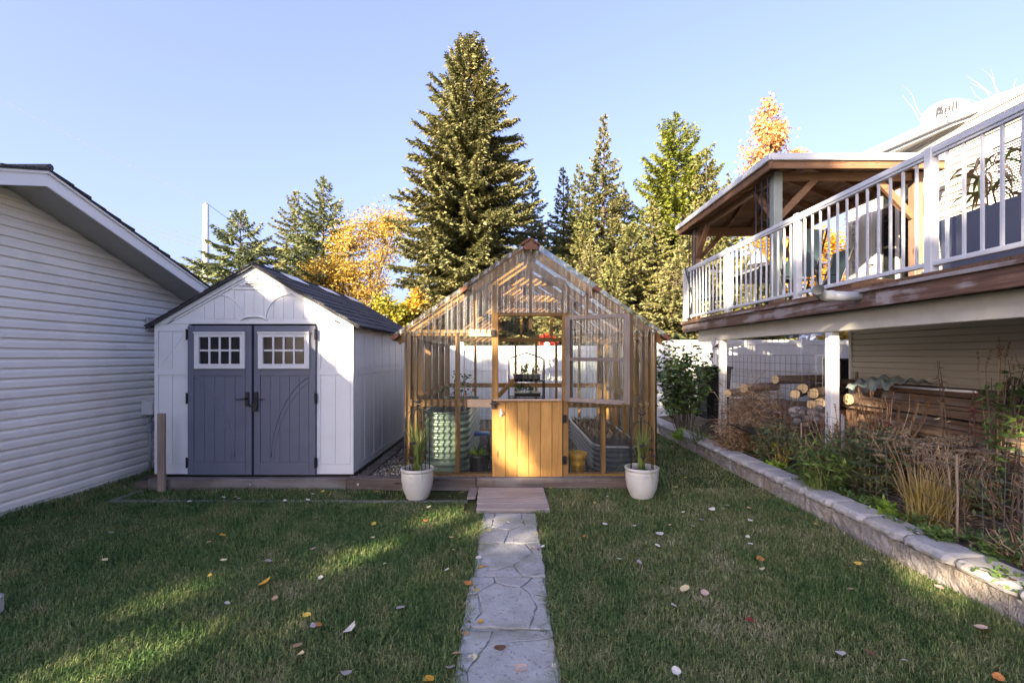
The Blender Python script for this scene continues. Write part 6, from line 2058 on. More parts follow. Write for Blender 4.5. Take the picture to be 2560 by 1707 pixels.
# ------------------------------------------------------------------ trees
def conifer(label, x, y, H, Rb, mat, seed, nb=220, prof=None, dens=1.0, el=(.18, .05), esize=.19, name='spruce_tree', z0=.05, trunk=True, droop=.55, wid=.05):
    """spruce: whorled limbs, hanging side sprays of needle tufts"""
    rn = np.random.default_rng(seed)
    t = thing(name, label, 'tree', (x, y, 0))
    ph = rn.uniform(0, 6.28)
    MB().tube([(x + .03 * math.sin(k + ph) * H / 12, y, -.1 + (H * .985 + .1) * k / 10) for k in range(11)], [max(.012, .021 * H * (1 - k / 10) ** .9 * .75) for k in range(11)], 8).build('trunk', M['bark'], t)
    P, D, S, L, Wd = [], [], [], [], []
    limbs = MB()
    prof = prof or (lambda u: (1 - u) ** .85 * (.35 + .65 * min(1, (u + .02) / .12)))
    nb = int(nb * 1.25)
    for i in range(nb):
        u = z0 + (1 - z0) * (1 - (1 - (i + .5) / nb) ** .68)
        h = H * u
        if h < 2.1: continue          # bare lower trunk behind the fence
        len_ = max(.16, Rb * prof(u)) * rn.uniform(.62, 1.15)
        a = i * 2.39996 + rn.normal(0, .35)
        e0 = el[0] + (1.0 - el[0]) * max(0, (u - .72) / .28) ** 1.3 + rn.normal(0, .08)
        n = max(5, int(len_ / .095 * dens))
        len_ *= 1.12
        s = np.linspace(0, 1, n)
        # limb curve: leaves at angle e0, sags, tip lifts
        e = e0 - droop * np.sin(s * math.pi * .8) * (1 - u) + .35 * s ** 3
        st = len_ / n
        r_ = np.cumsum(np.cos(e)) * st; zz = np.cumsum(np.sin(e)) * st
        bend = rn.normal(0, .12)
        ang = a + bend * s
        bx, by, bz = x + r_ * np.cos(ang), y + r_ * np.sin(ang), h + zz
        if len_ > .5:
            idx = np.linspace(0, n - 1, 4).astype(int)
            limbs.tube([(x, y, h)] + [(bx[k], by[k], bz[k]) for k in idx], [.012 + .012 * len_, .010 + .008 * len_, .014, .009, .004], 4, cap=False)
        keep = s > .10
        for side in range(-1, 2):
            m = int(4 + 3.0 * dens) if side else 4
            for _ in range(m):
                kk = keep & (rn.uniform(0, 1, n) < .9)
                c_ = kk.sum()
                if not c_: continue
                da = side * rn.uniform(.5, 1.15, c_) + rn.normal(0, .2, c_)
                hang = rn.uniform(-.75, .25, c_) if side else rn.uniform(-.2, .4, c_)
                dx, dy = np.cos(ang[kk] + da), np.sin(ang[kk] + da)
                taper = (1.15 - .65 * s[kk]) * min(1.0, .35 + len_ * .55)
                ll = esize * .98 * rn.uniform(.7, 1.5, c_) * taper
                base = np.c_[bx[kk], by[kk], bz[kk]]
                off = rn.uniform(0, 1.1, c_)[:, None] * (np.c_[dx, dy, hang * .8]) * ll[:, None]
                P.append(base + off * .9); D.append(np.c_[dx, dy, hang]); S.append(rn.normal(0, 1, (c_, 3)))
                L.append(ll * rn.uniform(.6, 1.1, c_)); Wd.append(np.full(c_, wid * .78) * rn.uniform(.7, 1.4, c_))
    # leader
    m = 40
    a = rn.uniform(0, 6.28, m); u = rn.uniform(.93, 1, m)
    P.append(np.c_[np.full(m, x), np.full(m, y), H * u]); D.append(np.c_[np.cos(a) * .6, np.sin(a) * .6, np.full(m, .8)]); S.append(rn.normal(0, 1, (m, 3)))
    L.append(np.full(m, .14)); Wd.append(np.full(m, .035))
    needle_mesh('crown', np.vstack(P), np.vstack(D), np.vstack(S), np.concatenate(L), np.concatenate(Wd) * 1.55, M[mat], t)
    limbs.build('limbs', M['bark'], t)
    return t

def broadleaf(label, x, y, H, blobs, n, mat, seed, name='autumn_tree', L=(.09, .16), Wd=(.05, .09), trunk_r=.12, cat='tree', sub=16, base_z=0.0, cull=None, fill=.30):
    """leafy tree: trunk and limbs reach every clump; leaves scattered round clump centres"""
    rn = np.random.default_rng(seed)
    t = thing(name, label, cat, (x, y, base_z))
    wood = MB()
    C = []
    zc = min(b[2] for b in blobs)
    fork = (x, y, base_z + (zc - base_z) * .6)
    MB().tube([(x, y, base_z - .1), (x + .04, y, base_z + (fork[2] - base_z) * .5), fork], [trunk_r, trunk_r * .8, trunk_r * .6], 9).build('trunk', M['bark'], t)
    for (bx, by, bz, rx, ry, rz) in blobs:
        mid = ((fork[0] + bx) / 2 + rn.normal(0, .1), (fork[1] + by) / 2, (fork[2] + bz) / 2 + .1)
        wood.tube([fork, mid, (bx, by, bz)], [trunk_r * .5, trunk_r * .35, trunk_r * .18], 6)
        for k in range(sub):
            d = rn.normal(0, 1, 3); d /= np.linalg.norm(d)
            r_ = rn.uniform(.35, 1.0) ** .6
            c_ = np.array((bx, by, bz)) + d * np.array((rx, ry, rz)) * r_
            C.append(np.r_[c_, (rx + ry + rz) / 3 * fill])
            wood.tube([(bx, by, bz), tuple((np.array((bx, by, bz)) + c_) / 2 + rn.normal(0, .06, 3)), tuple(c_)], [trunk_r * .16, trunk_r * .1, .006], 4, cap=False)
    C = np.array(C)
    i = rn.integers(0, len(C), n)
    pos = C[i, :3] + rn.normal(0, 1, (n, 3)) * C[i, 3:4] * .62
    if cull is not None:
        pos = pos[cull(pos)]
    m = len(pos)
    a = rn.uniform(0, 6.28, m)
    leaf_mesh('crown', pos, np.c_[np.cos(a), np.sin(a), rn.normal(-.25, .6, m)], rn.normal(0, 1, (m, 3)), rn.uniform(*L, m), rn.uniform(*Wd, m), M[mat], t, .45)
    wood.build('limbs', M['bark'], t)
    return t

def tp(px, py, Y): p = W(px, py, Y); return p.x, p.z
# the big spruce: narrow at the top, shoulders low down
def bigprof(u):
    pts = [(0, .62), (.12, .80), (.25, .92), (.40, 1.0), (.52, .93), (.62, .80), (.75, .62), (.87, .48), (.94, .30), (1, .05)]
    for (a, ra), (b_, rb) in zip(pts[:-1], pts[1:]):
        if a <= u <= b_: return ra + (rb - ra) * (u - a) / (b_ - a)
    return .05
Y = 17.0
x, z = tp(1172, 98, Y)
conifer('tallest spruce towering behind the greenhouse', x, Y, z, 2.35, 'spruce', 101, 560, bigprof, 1.35, (.25, .05), .20, droop=.75, wid=.052)
def sl(px, py, Y, rpx, label, mat, seed, nb=150, dens=1.0, prof=None, name='spruce_tree', **kw):
    x, z = tp(px, py, Y)
    return conifer(label, x, Y, z, rpx / 1200 * Y, mat, seed, nb, prof, dens, name=name, **kw)
conep = lambda u: (1 - u) ** .8 * (.55 + .45 * min(1, u / .1))
sl(602, 528, 16.0, 255, 'blue green spruce between the utility pole and the shed roof', 'spruce_blue', 102, 190, 1.0, conep, esize=.2)
sl(738, 478, 21, 175, 'slim spruce just left of the twin taller one behind the shed', 'spruce_mid', 103, 190, .9, conep, esize=.2)
sl(808, 442, 20, 195, 'dark spruce behind the shed ridge next to the yellow tree', 'spruce_blue', 104, 220, 1.0, conep, esize=.2)
sl(1330, 428, 21, 135, 'small thin spruce right beside the tallest spruce', 'spruce_blue', 105, 230, 1.0, conep, esize=.17)
sl(1408, 420, 22, 115, 'narrow spruce left of the tall pointed spruce', 'spruce_mid', 106, 270, 1.0, conep, esize=.17)
sl(1448, 412, 19.5, 125, 'narrow olive spruce touching the tall pointed spruce', 'spruce_mid', 107, 270, 1.1, conep, esize=.17)
sl(1508, 292, 19, 150, 'tall pointed spruce above the right greenhouse slope', 'spruce', 108, 300, 1.1, lambda u: (1 - u) ** .95 * (.6 + .4 * min(1, u / .1)) * 1.08, esize=.19)
pinep = lambda u: float(np.interp(1 - u, [0, .06, .16, .28, .4, .7, 1], [.05, .26, .62, .82, .95, 1, .8]))
sl(1690, 285, 20, 118, 'bright yellow green pine with a broad rounded top', 'pine', 109, 330, 1.2, pinep, name='pine_tree', esize=.2, el=(.4, .1), droop=.35, wid=.045)
sl(1765, 372, 18.5, 130, 'olive spruce tucked against the right side of the bright pine', 'spruce_mid', 110, 230, 1.0, lambda u: max(.05, (1 - u) ** .6), esize=.2)
sl(1580, 560, 16.5, 190, 'dark lower spruce in front of the bright pine', 'spruce_mid', 111, 240, 1.1, conep, esize=.19)
sl(1690, 640, 15, 170, 'low olive spruce above the leafy shrub', 'spruce', 112, 190, 1.1, conep, esize=.19)
sl(1480, 600, 15.5, 150, 'low olive spruce just behind the right greenhouse slope', 'spruce', 113, 190, 1.1, conep, esize=.19)
sl(1400, 640, 16.5, 130, 'low green spruce behind the greenhouse ridge', 'spruce_mid', 119, 170, 1.1, conep, esize=.19)
sl(1822, 430, 26, 90, 'distant slim spruce left of the gazebo roof', 'spruce_blue', 114, 140, .8, conep, esize=.2)
sl(1800, 600, 17, 120, 'spruce seen under the left gazebo eave', 'spruce_mid', 115, 190, 1.0, conep, esize=.19)
sl(1880, 640, 15.5, 95, 'round topped spruce seen behind the gazebo posts', 'spruce_mid', 116, 190, 1.0, pinep, esize=.2)
sl(1060, 690, 15.0, 60, 'small dark spruce below the left limbs of the tallest spruce', 'spruce', 117, 110, 1.0, conep, esize=.18)
for px_, py_, Y_, r_, m_, s_, lb in ((1460, 520, 17.5, 150, 'spruce_mid', 121, 'green spruce filling the gap left of the tall pointed spruce'), (1560, 470, 21.5, 140, 'spruce', 122, 'olive spruce between the tall pointed spruce and the bright pine'),
                              (1630, 500, 17.8, 150, 'spruce_mid', 123, 'dark green spruce below the crown of the bright pine'), (1350, 560, 18, 120, 'spruce', 124, 'low olive spruce behind the greenhouse ridge cap'), (1530, 640, 14.6, 130, 'spruce_mid', 125, 'bushy low spruce over the right eave of the greenhouse'), (1730, 520, 16.2, 130, 'spruce', 126, 'olive spruce just left of the gazebo eave tip')):
    sl(px_, py_, Y_, r_, lb, m_, s_, 190, 1.0, conep, esize=.19)
# autumn trees
def bl(px, py, Y, rx, rz, ry=None):
    p = W(px, py, Y); k = Y / 1200
    return (p.x, Y, p.z, rx * k, (ry or rx) * k, rz * k)
Yt = 18.5
broadleaf('yellow autumn tree between the dark spruce and the tallest spruce', W(905, 800, Yt).x, Yt, 7, [bl(920, 560, Yt, 62, 42), bl(965, 610, Yt, 42, 55), bl(880, 620, Yt, 50, 45), bl(930, 680, Yt, 50, 45), bl(850, 680, Yt, 45, 38), bl(795, 690, Yt, 45, 32), bl(990, 560, Yt - .5, 28, 34), bl(860, 740, Yt, 50, 30), bl(945, 740, Yt, 45, 35)], 13500, 'yellow_leaf', 201, trunk_r=.14, sub=18, L=(.08, .15), Wd=(.035, .06), fill=.46)
Yt = 14.5
broadleaf('lime and yellow shrub glowing above the shed roof edge', W(960, 800, Yt).x, Yt, 3, [bl(965, 775, Yt, 40, 30), bl(1005, 795, Yt, 28, 22)], 2600, 'lime_leaf', 202, name='autumn_shrub', trunk_r=.06, cat='shrub', sub=12, L=(.08, .14), Wd=(.05, .09), fill=.42)
Yt = 15.0
broadleaf('rusty orange shrub between the yellow tree and the greenhouse roof', W(1060, 800, Yt).x, Yt, 3, [bl(1045, 755, Yt, 26, 26), bl(1025, 780, Yt, 26, 18)], 1400, 'gold_leaf', 203, name='autumn_shrub', trunk_r=.05, cat='shrub', sub=10, L=(.08, .14), Wd=(.05, .08), fill=.42)
Yt = 24
broadleaf('pale orange autumn tree standing above the gazebo roof', W(1905, 600, Yt).x, Yt, 10, [bl(1915, 300, Yt, 22, 50), bl(1925, 370, Yt, 42, 50), bl(1880, 400, Yt, 35, 40), bl(1945, 340, Yt, 20, 40), bl(1900, 460, Yt, 45, 40), bl(1985, 400, Yt, 22, 25)], 6500, 'orange_leaf', 204, trunk_r=.16, sub=14, L=(.12, .2), Wd=(.07, .12), fill=.4)
Yt = 17
broadleaf('golden autumn tree seen under the gazebo between its posts', W(1990, 700, Yt).x, Yt, 5, [bl(1935, 600, Yt, 50, 50), bl(1990, 650, Yt, 60, 60), bl(2060, 620, Yt, 60, 60), bl(1930, 690, Yt, 50, 50), bl(2080, 700, Yt, 50, 50)], 9000, 'gold_leaf', 205, trunk_r=.14, sub=14, L=(.09, .16), Wd=(.06, .1), fill=.42)
Yt = 13.2
broadleaf('golden shrub beyond the fence right of the white deck post', W(2140, 830, Yt).x, Yt, 2.2, [bl(2150, 845, Yt, 45, 30), bl(2080, 850, Yt, 30, 22)], 2200, 'yellow_leaf', 206, name='autumn_shrub', trunk_r=.05, cat='shrub', sub=10, L=(.08, .14), Wd=(.05, .08), fill=.42)
Yt = 15
broadleaf('red leaved shrub beyond the fence seen through the greenhouse', W(1368, 870, Yt).x, Yt, 2.2, [bl(1366, 862, Yt, 20, 34)], 1500, 'red_leaf', 207, name='red_shrub', trunk_r=.04, cat='shrub', sub=9, L=(.08, .13), Wd=(.05, .08), fill=.42)
# bare branches above the house roof
for (px, py, Y, lab, s) in ((2300, 255, 22, 'bare grey birch twigs behind the satellite dish', 1), (2500, 205, 20, 'bare pale branches above the house roof at the right', 2)):
    t = thing('bare_tree', lab, 'tree', (W(px, 800, Y).x, Y, 0))
    rr = random.Random(s * 7)
    q = MB()
    x0 = W(px, 800, Y).x
    topz = W(px, py, Y).z
    MB().tube([(x0, Y, -.1), (x0 + .1, Y, topz * .6), (x0 + .15, Y, topz - .5)], [.14, .07, .02], 7).build('trunk', M['twig'], t)
    for i in range(16):
        a = rr.choice((0, math.pi)) + rr.uniform(-.5, .5); z = topz * rr.uniform(.6, .95)
        p = [(x0 + .13, Y, z)]
        for k in range(5):
            p.append((p[-1][0] + math.cos(a) * rr.uniform(.12, .32), p[-1][1] + math.sin(a) * .2, p[-1][2] + rr.uniform(.15, .42)))
        q.tube(p, [.022, .018, .014, .011, .008, .004], 4, cap=False)
    q.build('branches', M['twig'], t)

# ------------------------------------------------------------------ tall broadleaf trees added unseen behind the viewpoint to shade the yard
ax_q = np.array((-SUN_H.x, -SUN_H.y))          # where the light goes, on plan
ax_p = np.array((ax_q[1], -ax_q[0]))
TE = math.tan(SUN_EL)
def shade_coords(X, Y, Z):
    q_ = X * ax_q[0] + Y * ax_q[1]
    return X * ax_p[0] + Y * ax_p[1], Z - (-q_) * 0 + q_ * TE
# holes cut in the crowns to aim sun patches at chosen spots
def gap(P, rp, rh):
    p, h = shade_coords(*P)
    return (p, h, rp, rh)
gaps = [gap((-.02, FY, .50), .10, .15), gap((.12, FY, .30), .08, .08), gap((-.14, FY, .80), .05, .07),
        gap((-2.16, SY, 1.58), .17, .15), gap((-2.14, SY, 1.92), .14, .18), gap((-2.2, SY, 2.12), .22, .10), gap((-3.05, SY, 2.50), .14, .06),
        gap((-.75, FY, 1.92), .45, .10), gap((-.95, 6.1, .62), .14, .2), gap((.2, 6.9, 2.7), .45, .18), gap((-.75, FY, 2.25), .35, .14),
        gap((-1.95, 2.62, .02), .20, .05), gap((-2.1, 2.45, .02), .15, .05), gap((-2.25, 3.22, .02), .16, .032), gap((-1.22, 3.82, .02), .13, .030), gap((-.72, 4.75, .02), .16, .035), gap((-.22, 4.42, .02), .12, .03), gap((.25, 4.1, .02), .12, .028),
        gap((2.93, 3.30, .06), .16, .05), gap((3.1, 3.1, .16), .12, .06),
        gap((3.52, 4.04, 2.9), .16, .20), gap((3.52, 5.93, 3.1), .2, .2), gap((3.52, 7.8, 2.8), .16, .3),
        gap((4.4, FYK, 1.55), .32, .35), gap((5.4, FYK, 1.6), .35, .35), gap((6.6, FYK, 1.6), .3, .3), gap((3.75, 5.6, 1.6), .14, .22), gap((3.74, 8.5, 1.6), .12, .2), gap((4.6, 6.5, .95), .2, .1), gap((5.0, 4.6, .7), .2, .08)]
Gp = np.array(gaps)
def cull(pos):
    p, h = shade_coords(pos[:, 0], pos[:, 1], pos[:, 2])
    ok = np.ones(len(pos), bool)
    for gp_, gh_, rp, rh in gaps:
        ok &= ((p - gp_) / (rp + .12)) ** 2 + ((h - gh_) / (rh + (.12 if rh > .07 else .09))) ** 2 > 1
    # crown tops trimmed to set the shadow edge: ragged, one much taller
    top = np.interp(p, [-14, -9, -7, -6, -5, -3.8, -3.2, -1.2, -.3, .4, 1.5, 3, 9], [3.7, 4.2, 4.5, 4.2, 5.0, 6.0, 7.8, 7.9, 6.9, 6.3, 5.8, 5.7, 5.7]) + .16 * np.sin(p * 3.1) + .10 * np.sin(p * 7.7 + 1)
    ok &= h < top
    return ok
Q0 = -16.0
def from_pq(p, q_): v = ax_p * p + ax_q * q_; return v[0], v[1]
kinds = ['unseen leafy tree added to shade the garage side of the yard', 'unseen leafy tree added to shade the shed', 'unseen leafy tree added to shade the greenhouse', 'tallest unseen tree of the row, added to shade the path and gazebo', 'unseen leafy tree added to shade the right lawn', 'unseen leafy tree added to shade the planting bed']
for i, (pc, lev) in enumerate(((-11.4, 2), (-8.2, 3), (-5.3, 3), (-2.3, 4), (.7, 3), (3.8, 3))):
    x, y = from_pq(pc, Q0 + .4 * (-1) ** i)
    bb = []
    for k in range(3):
        for j in range(lev):
            bx, by = from_pq(pc + (k - 1) * 1.1, Q0 + .5 * ((k + j) % 2))
            bb.append((bx, by, 6.2 + j * 1.9, 1.05, 1.05, 1.2))
    broadleaf(kinds[i], x, y, 6, bb, 9000 * lev, 'shade_leaf', 300 + i, name='added_shade_tree', L=(.11, .19), Wd=(.08, .13), trunk_r=.16, sub=12, cull=cull, fill=.55)
# ------------------------------------------------------------------ lawn blades (stuff) and fallen leaves (things)
def m_grass():
    t = NT('lawn grass')
    g = t.node('ShaderNodeNewGeometry')
    sep = t.node('ShaderNodeSeparateXYZ'); t.con(g.outputs['Position'], sep.inputs[0])
    n1 = t.noise(g.outputs['Position'], 1.1, 4, 0.6)
    n2 = t.noise(g.outputs['Position'], 4.5, 4, 0.65)
    ri = g.outputs['Random Per Island']
    right = t.ramp(t.math('ADD', t.math('MULTIPLY', sep.outputs[0], .25), .5), [(.35, (0, 0, 0)), (.75, (1, 1, 1))])
    f = t.math('ADD', t.math('ADD', t.math('MULTIPLY', n1, .85), t.math('MULTIPLY', n2, .65)), t.math('MULTIPLY', ri, .35))
    f = t.math('SUBTRACT', f, .295)
    f = t.math('ADD', f, t.math('MULTIPLY', right, .09))
    c = t.ramp(f, [(.42, (.05, .115, .03)), (.60, (.10, .175, .05)), (.74, (.175, .215, .075)), (.91, (.28, .275, .13)), (1.0, (.38, .35, .21))])
    c = t.vary(c, .7, 1.35, island=True)
    return t.finish(c, .5, None, 0, .3, .3)
M['grass'] = m_grass()
rn = np.random.default_rng(99)
def blades(n, ys, seed):
    X = rn.uniform(-5.03, 3.0, n); Yv = rn.uniform(ys[0], ys[1], n)
    ok = np.abs(X) < 1.25 * Yv + .3
    # keep off the path, step, pots, edging
    pathm = (X > -.27 + .03 * np.sin(Yv * 9)) & (X < .225 + .03 * np.sin(Yv * 7 + 1)) & (Yv < 4.85)
    edge_d = np.minimum(X + .285, .235 - X)
    tuft = pathm & (((rn.uniform(0, 1, n) < .05) & (np.sin(X * 31 + 1) * np.sin(Yv * 17 + 2) > .45)) | ((edge_d < .035 + .035 * np.sin(Yv * 5.3) * np.sin(Yv * 11.7 + X * 3)) & (rn.uniform(0, 1, n) < .45)))
    moss = pathm & (np.abs(Yv - 4.12) < .16) & (rn.uniform(0, 1, n) < .35)
    stepm = (X > -.51) & (X < .385) & (Yv >= 4.85)
    edge = (X < -.47) & (X > -4.46) & (Yv > 5.25) & (Yv < 5.31) & (rn.uniform(0, 1, n) < .8)
    strip = (X < -.4) & (X > -4.4) & (Yv >= 5.32) & (rn.uniform(0, 1, n) > np.clip(.55 - .6 * (X + 1.6) / 1.6 * (X > -2.6), 0, .6))
    soil = (X < -.4) & (X > -1.5) & (Yv >= 5.30) & (rn.uniform(0, 1, n) > .12)
    pots = ((X + 1.06) ** 2 + (Yv - 5.38) ** 2 < .12 ** 2) | ((X - 1.465) ** 2 + (Yv - 5.42) ** 2 < .125 ** 2)
    blk = (X < -3.15) & (Yv > 2.69) & (Yv < 3.03) & (X > -3.56)
    ok &= ~(pathm & ~tuft & ~moss) & ~stepm & ~edge & ~strip & ~soil & ~pots & ~blk
    return X[ok], Yv[ok]
XS, YS = [], []
for ys, dens in (((1.7, 2.6), 17000), ((2.6, 3.6), 15000), ((3.6, 4.6), 11000), ((4.6, 5.80), 8500)):
    n = int((ys[1] - ys[0]) * 8.03 * dens)
    a, b = blades(n, ys, 0)
    XS.append(a); YS.append(b)
# narrow strips beyond: along the garage and to the right of the greenhouse
n = 9000
XS.append(rn.uniform(-5.04, -4.56, n)); YS.append(rn.uniform(5.8, 9.5, n))
n = 9000
XS.append(rn.uniform(1.80, 3.0, n)); YS.append(rn.uniform(5.8, 9.6, n))
X, Yv = np.concatenate(XS), np.concatenate(YS)
n = len(X)
nz_ = np.sin(X * 2.3 + 1) * np.sin(Yv * 2.9) * .5 + np.sin(X * 7.1) * np.sin(Yv * 6.3 + 2) * .3
h = (.027 + .012 * nz_) * rn.uniform(.5, 1.6, n)
h = np.where((np.abs(X + .30) < .07) | (np.abs(X - .26) < .07), h * 1.35, h)
h = np.where((X < -4.85), h * 1.7, h)
a = rn.uniform(0, 6.28, n) + nz_
lean = np.abs(rn.normal(.75, .42, n))
wd = rn.uniform(.0022, .0042, n) * (1 + .12 * (Yv - 2))
dx, dy = np.cos(a), np.sin(a)
zb = .012 * np.sin(X * 1.9 + .7) * np.sin(Yv * 1.3) - .018
V = np.empty((n, 5, 3), dtype=np.float32)
hx, hy = -dy * wd / 2, dx * wd / 2
B = np.c_[X, Yv, zb]
mid = B + np.c_[dx * h * .35 * lean, dy * h * .35 * lean, h * .62 + .012]
tip = B + np.c_[dx * h * 1.15 * lean, dy * h * 1.15 * lean, h * (1.05 - .38 * np.minimum(lean, 1.6)) + .012]
V[:, 0] = B - np.c_[hx, hy, 0 * hx]; V[:, 1] = B + np.c_[hx, hy, 0 * hx]
V[:, 2] = mid + np.c_[hx, hy, 0 * hx] * .85; V[:, 3] = mid - np.c_[hx, hy, 0 * hx] * .85
V[:, 4] = tip
me = bpy.data.meshes.new('grass')
me.vertices.add(5 * n); me.vertices.foreach_set('co', V.reshape(-1))
b5 = np.arange(n, dtype=np.int32)[:, None] * 5
li = np.concatenate([b5 + np.array([[0, 1, 2, 3]]), b5 + np.array([[3, 2, 4]])], axis=1).reshape(-1).astype(np.int32)
me.loops.add(7 * n); me.loops.foreach_set('vertex_index', li)
me.polygons.add(2 * n)
ls = np.empty((n, 2), dtype=np.int32); ls[:, 0] = np.arange(n) * 7; ls[:, 1] = ls[:, 0] + 4
me.polygons.foreach_set('loop_start', ls.reshape(-1))
me.update(calc_edges=True)
gr_ = link('grass', me, M['grass'])
tag(gr_, 'short autumn lawn grass, part green part dry', kind='stuff')

# fallen leaves
LC = {'amber': (.62, .33, .035), 'yellow': (.62, .44, .08), 'pale': (.66, .56, .30), 'white': (.62, .58, .50), 'tan': (.42, .28, .15), 'pink': (.52, .36, .28), 'orange': (.50, .20, .06), 'brown': (.18, .085, .05), 'grey': (.36, .32, .30), 'red': (.24, .04, .025)}
for k, c in LC.items():
    t = NT('fallen leaf ' + k)
    v = t.coord((1, 1, 1))
    nn = t.noise(v, 60, 4, .6)
    col = t.ramp(nn, [(.3, dk(c, .75)), (.7, dk(c, 1.15))])
    M['fl_' + k] = t.finish(t.vary(col, .88, 1.12), .7, t.bump(nn, .4, .002), 0, .25, .12)
def leaf_me(seed):
    r2 = random.Random(seed)
    cu, cv = r2.uniform(-5, 7), r2.uniform(-4, 8)
    out = [(0, -.5), (.22, -.42), (.40, -.15), (.42, .08), (.30, .34), (.12, .50), (0, .62), (-.13, .48), (-.32, .32), (-.43, .05), (-.38, -.18), (-.2, -.42)]
    out = [(x * r2.uniform(.85, 1.15), y * r2.uniform(.9, 1.1)) for x, y in out]
    z = lambda x, y: .13 * cu * x * x * .4 + .10 * cv * y * y * .4 + .05 * math.sin(x * 5 + seed) + .02
    vs = [(x, y, z(x, y)) for x, y in out] + [(0, -.22, z(0, -.22) - .03), (0, .1, z(0, .1) - .03), (0, .36, z(0, .36) - .02)]
    fs = [(0, 1, 12), (1, 2, 12), (2, 13, 12), (2, 3, 13), (3, 4, 13), (4, 14, 13), (4, 5, 14), (5, 6, 14), (6, 7, 14), (7, 8, 14), (8, 13, 14), (8, 9, 13), (9, 10, 13), (10, 12, 13), (10, 11, 12), (11, 0, 12)]
    vs += [(.015, -.48, z(0, -.48)), (-.015, -.48, z(0, -.48)), (r2.uniform(-.2, .2), -.95, .03)]
    fs.append((15, 16, 17))
    return vs, fs
variants = [leaf_me(s) for s in range(7)]
cache = {}
def get_leaf(kind, v):
    if (kind, v) not in cache:
        me = bpy.data.meshes.new('fallen_leaf')
        me.from_pydata(variants[v][0], [], variants[v][1]); me.materials.append(M['fl_' + kind]); me.update()
        cache[(kind, v)] = me
    return cache[(kind, v)]
A1 = [(1657, 468, 'amber', 1.3), (1555, 520, 'tan', 1), (780, 653, 'pale', .9), (825, 452, 'grey', .9), (1662, 655, 'pale', .9), (1560, 772, 'yellow', .8), (1400, 890, 'tan', .9), (1690, 975, 'white', .7), (1412, 218, 'white', 1.1), (1662, 187, 'white', 1), (1752, 187, 'tan', 1), (1775, 196, 'white', .8), (555, 335, 'brown', 1)]
A2 = [(545, 162, 'white', 1), (618, 143, 'yellow', .8), (670, 165, 'orange', .7), (1022, 145, 'orange', 1.1), (505, 208, 'white', 1), (335, 212, 'white', .8), (565, 338, 'pale', 1), (545, 568, 'pink', 1.1), (210, 662, 'grey', 1.1), (995, 385, 'yellow', 1), (1382, 362, 'orange', 1.1), (1665, 295, 'yellow', 1), (1405, 260, 'pale', 1), (1570, 487, 'tan', 1), (988, 488, 'pale', .8), (1585, 578, 'pale', .7), (1540, 725, 'white', .7), (180, 825, 'amber', 1.6), (598, 786, 'white', .9), (260, 943, 'tan', 1), (495, 1065, 'yellow', 1.1), (545, 1140, 'grey', 1), (585, 1133, 'orange', .9), (812, 1168, 'white', 1.7), (1195, 1010, 'grey', 1.2), (428, 1292, 'tan', 1.2), (445, 1357, 'pale', 1.1), (795, 1500, 'grey', 1.1), (1080, 683, 'pale', .8), (1408, 1540, 'amber', 1), (1652, 150, 'tan', 1)]
A3 = [(780, 432, 'yellow', .9), (915, 372, 'white', 1.1), (1015, 340, 'white', .8), (705, 637, 'white', 1.1), (715, 705, 'amber', 1.1), (755, 697, 'tan', .8), (625, 825, 'orange', 1.4), (690, 875, 'yellow', .9), (660, 897, 'white', 1), (720, 1112, 'amber', .9), (605, 1197, 'tan', 1.1), (660, 1372, 'pale', 1.2), (1022, 1455, 'pink', 1.5), (865, 1300, 'brown', 1.4), (540, 1350, 'tan', 1.1), (500, 1455, 'grey', 1), (335, 1540, 'amber', 1.1), (1268, 1437, 'white', .7), (1130, 457, 'yellow', .8), (1105, 560, 'pink', 1), (1180, 555, 'white', .8), (1155, 575, 'brown', .9)]
A4 = [(110, 120, 'yellow', .9), (213, 183, 'white', 1), (325, 170, 'yellow', 1), (380, 190, 'orange', .8), (438, 225, 'yellow', .8), (530, 182, 'white', .6), (825, 227, 'orange', 1.1), (1115, 38, 'yellow', 1), (1043, 112, 'yellow', 1.1), (1155, 265, 'tan', 1.1), (1308, 275, 'white', 1.4), (1418, 248, 'white', 1.1), (1392, 270, 'pink', 1), (1585, 268, 'tan', 1), (1095, 297, 'white', .7), (1235, 353, 'grey', 1.2), (1165, 400, 'grey', 1), (1595, 362, 'white', 1), (513, 388, 'white', 1.1), (728, 403, 'white', 1.1), (920, 456, 'white', 1.6), (905, 548, 'white', 1), (995, 393, 'pale', .8), (1575, 480, 'white', .8), (1597, 535, 'white', .9), (1668, 645, 'orange', 1.4), (1682, 718, 'pale', 1), (622, 647, 'white', 1), (518, 705, 'brown', 1.4), (1108, 868, 'pale', 1.6), (1255, 903, 'pink', 1.3), (1028, 993, 'white', 1), (1590, 1105, 'red', 1.3), (1043, 1485, 'white', 1.1), (770, 670, 'grey', 1), (360, 478, 'orange', .7)]
A5 = [(828, 470, 'yellow', 1), (900, 440, 'pale', 1), (1240, 452, 'pale', 1), (1435, 530, 'tan', 1), (755, 705, 'tan', .9), (835, 250, 'pink', 1), (435, 110, 'yellow', .9), (670, 1290, 'white', 1.2), (945, 1300, 'brown', 1.1), (1960, 1060, 'pink', 1.2), (2000, 1100, 'red', 1.3), (1985, 1140, 'tan', 1), (2115, 1520, 'orange', 1.2), (1250, 1362, 'white', .7), (1570, 690, 'pink', 1.2), (1365, 190, 'white', .9), (2250, 620, 'brown', .9)]
rr = random.Random(44)
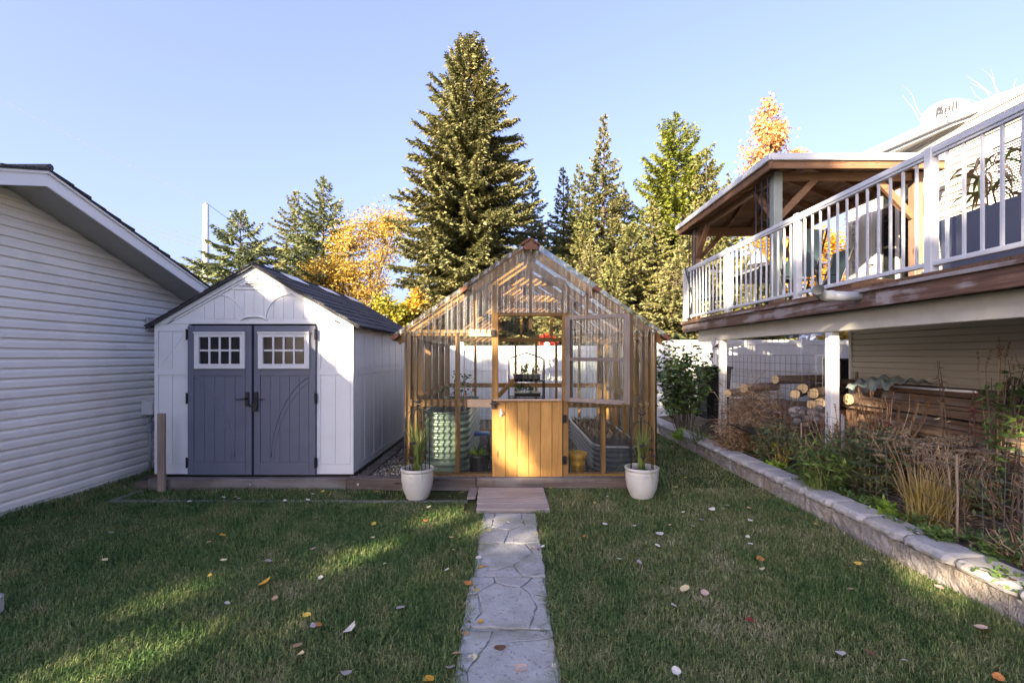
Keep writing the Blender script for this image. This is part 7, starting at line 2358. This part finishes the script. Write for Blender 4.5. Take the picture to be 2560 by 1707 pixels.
words = {'amber': 'amber yellow', 'yellow': 'yellow', 'pale': 'pale straw coloured', 'white': 'pale whitish', 'tan': 'tan', 'pink': 'pinkish beige', 'orange': 'orange brown', 'brown': 'dark brown', 'grey': 'curled grey', 'red': 'dark red'}
special = {(180, 825): 'largest amber leaf on the left lawn', (812, 1168): 'large round whitish leaf near the path on the left lawn', (1657, 468): 'amber leaf far out on the left lawn toward the shed', (1108, 868): 'largest pale yellow leaf in the middle of the right lawn', (1022, 1455): 'large pinkish leaf on the nearest path slab', (660, 1372): 'pale half moon leaf on the nearest path slab', (625, 825): 'orange leaf with a long stem at the left path edge', (920, 456): 'long white leaf in the middle of the right lawn', (1570, 690): 'pinkish leaf lit by the sun at the foot of the block wall'}
for arr, ox, oy, s in ((A1, 0, 1180, 2.975), (A2, 600, 1180, 2.975), (A3, 960, 1180, 2.975), (A4, 1340, 1180, 2.975), (A5, 1920, 1280, 3.672)):
    for zx, zy, kind, k in arr:
        px, py = ox + zx / s, oy + zy / s
        oncap = arr is A5 and (zx, zy) in ((1365, 190), (2250, 620))
        p = GP(px, py, .228 if oncap else .03)
        onpath = -.29 < p.x < .235 and p.y < 4.84
        onstep = -.4 < p.x < .38 and 4.86 < p.y < 5.7
        if onpath: p = GP(px, py, .018)
        if onstep: p = GP(px, py, .047)
        o = bpy.data.objects.new('fallen_leaf', get_leaf(kind, rr.randrange(7)))
        COL.objects.link(o)
        sc_ = .047 * k
        o.scale = (sc_, sc_, sc_)
        o.location = (p.x, p.y, p.z + (.004 if not (onpath or onstep or oncap) else 0.0))
        o.rotation_euler = (rr.uniform(-.3, .3) if not (onpath or oncap) else rr.uniform(-.08, .08), rr.uniform(-.3, .3) if not (onpath or oncap) else rr.uniform(-.08, .08), rr.uniform(0, 6.28))
        where = 'on the path slabs' if onpath else 'on the wooden step' if onstep else 'on the wall cap stones' if oncap else ('on the left lawn' if p.x < -.2 else 'on the right lawn') + (' near the timber base' if p.y > 4.5 else ' halfway to the greenhouse' if p.y > 3.3 else ' closest to the viewer')
        lab = special.get((zx, zy)) or f'{words[kind]} fallen leaf lying {where}'
        tag(o, lab, 'fallen leaf', 'fallen leaves')
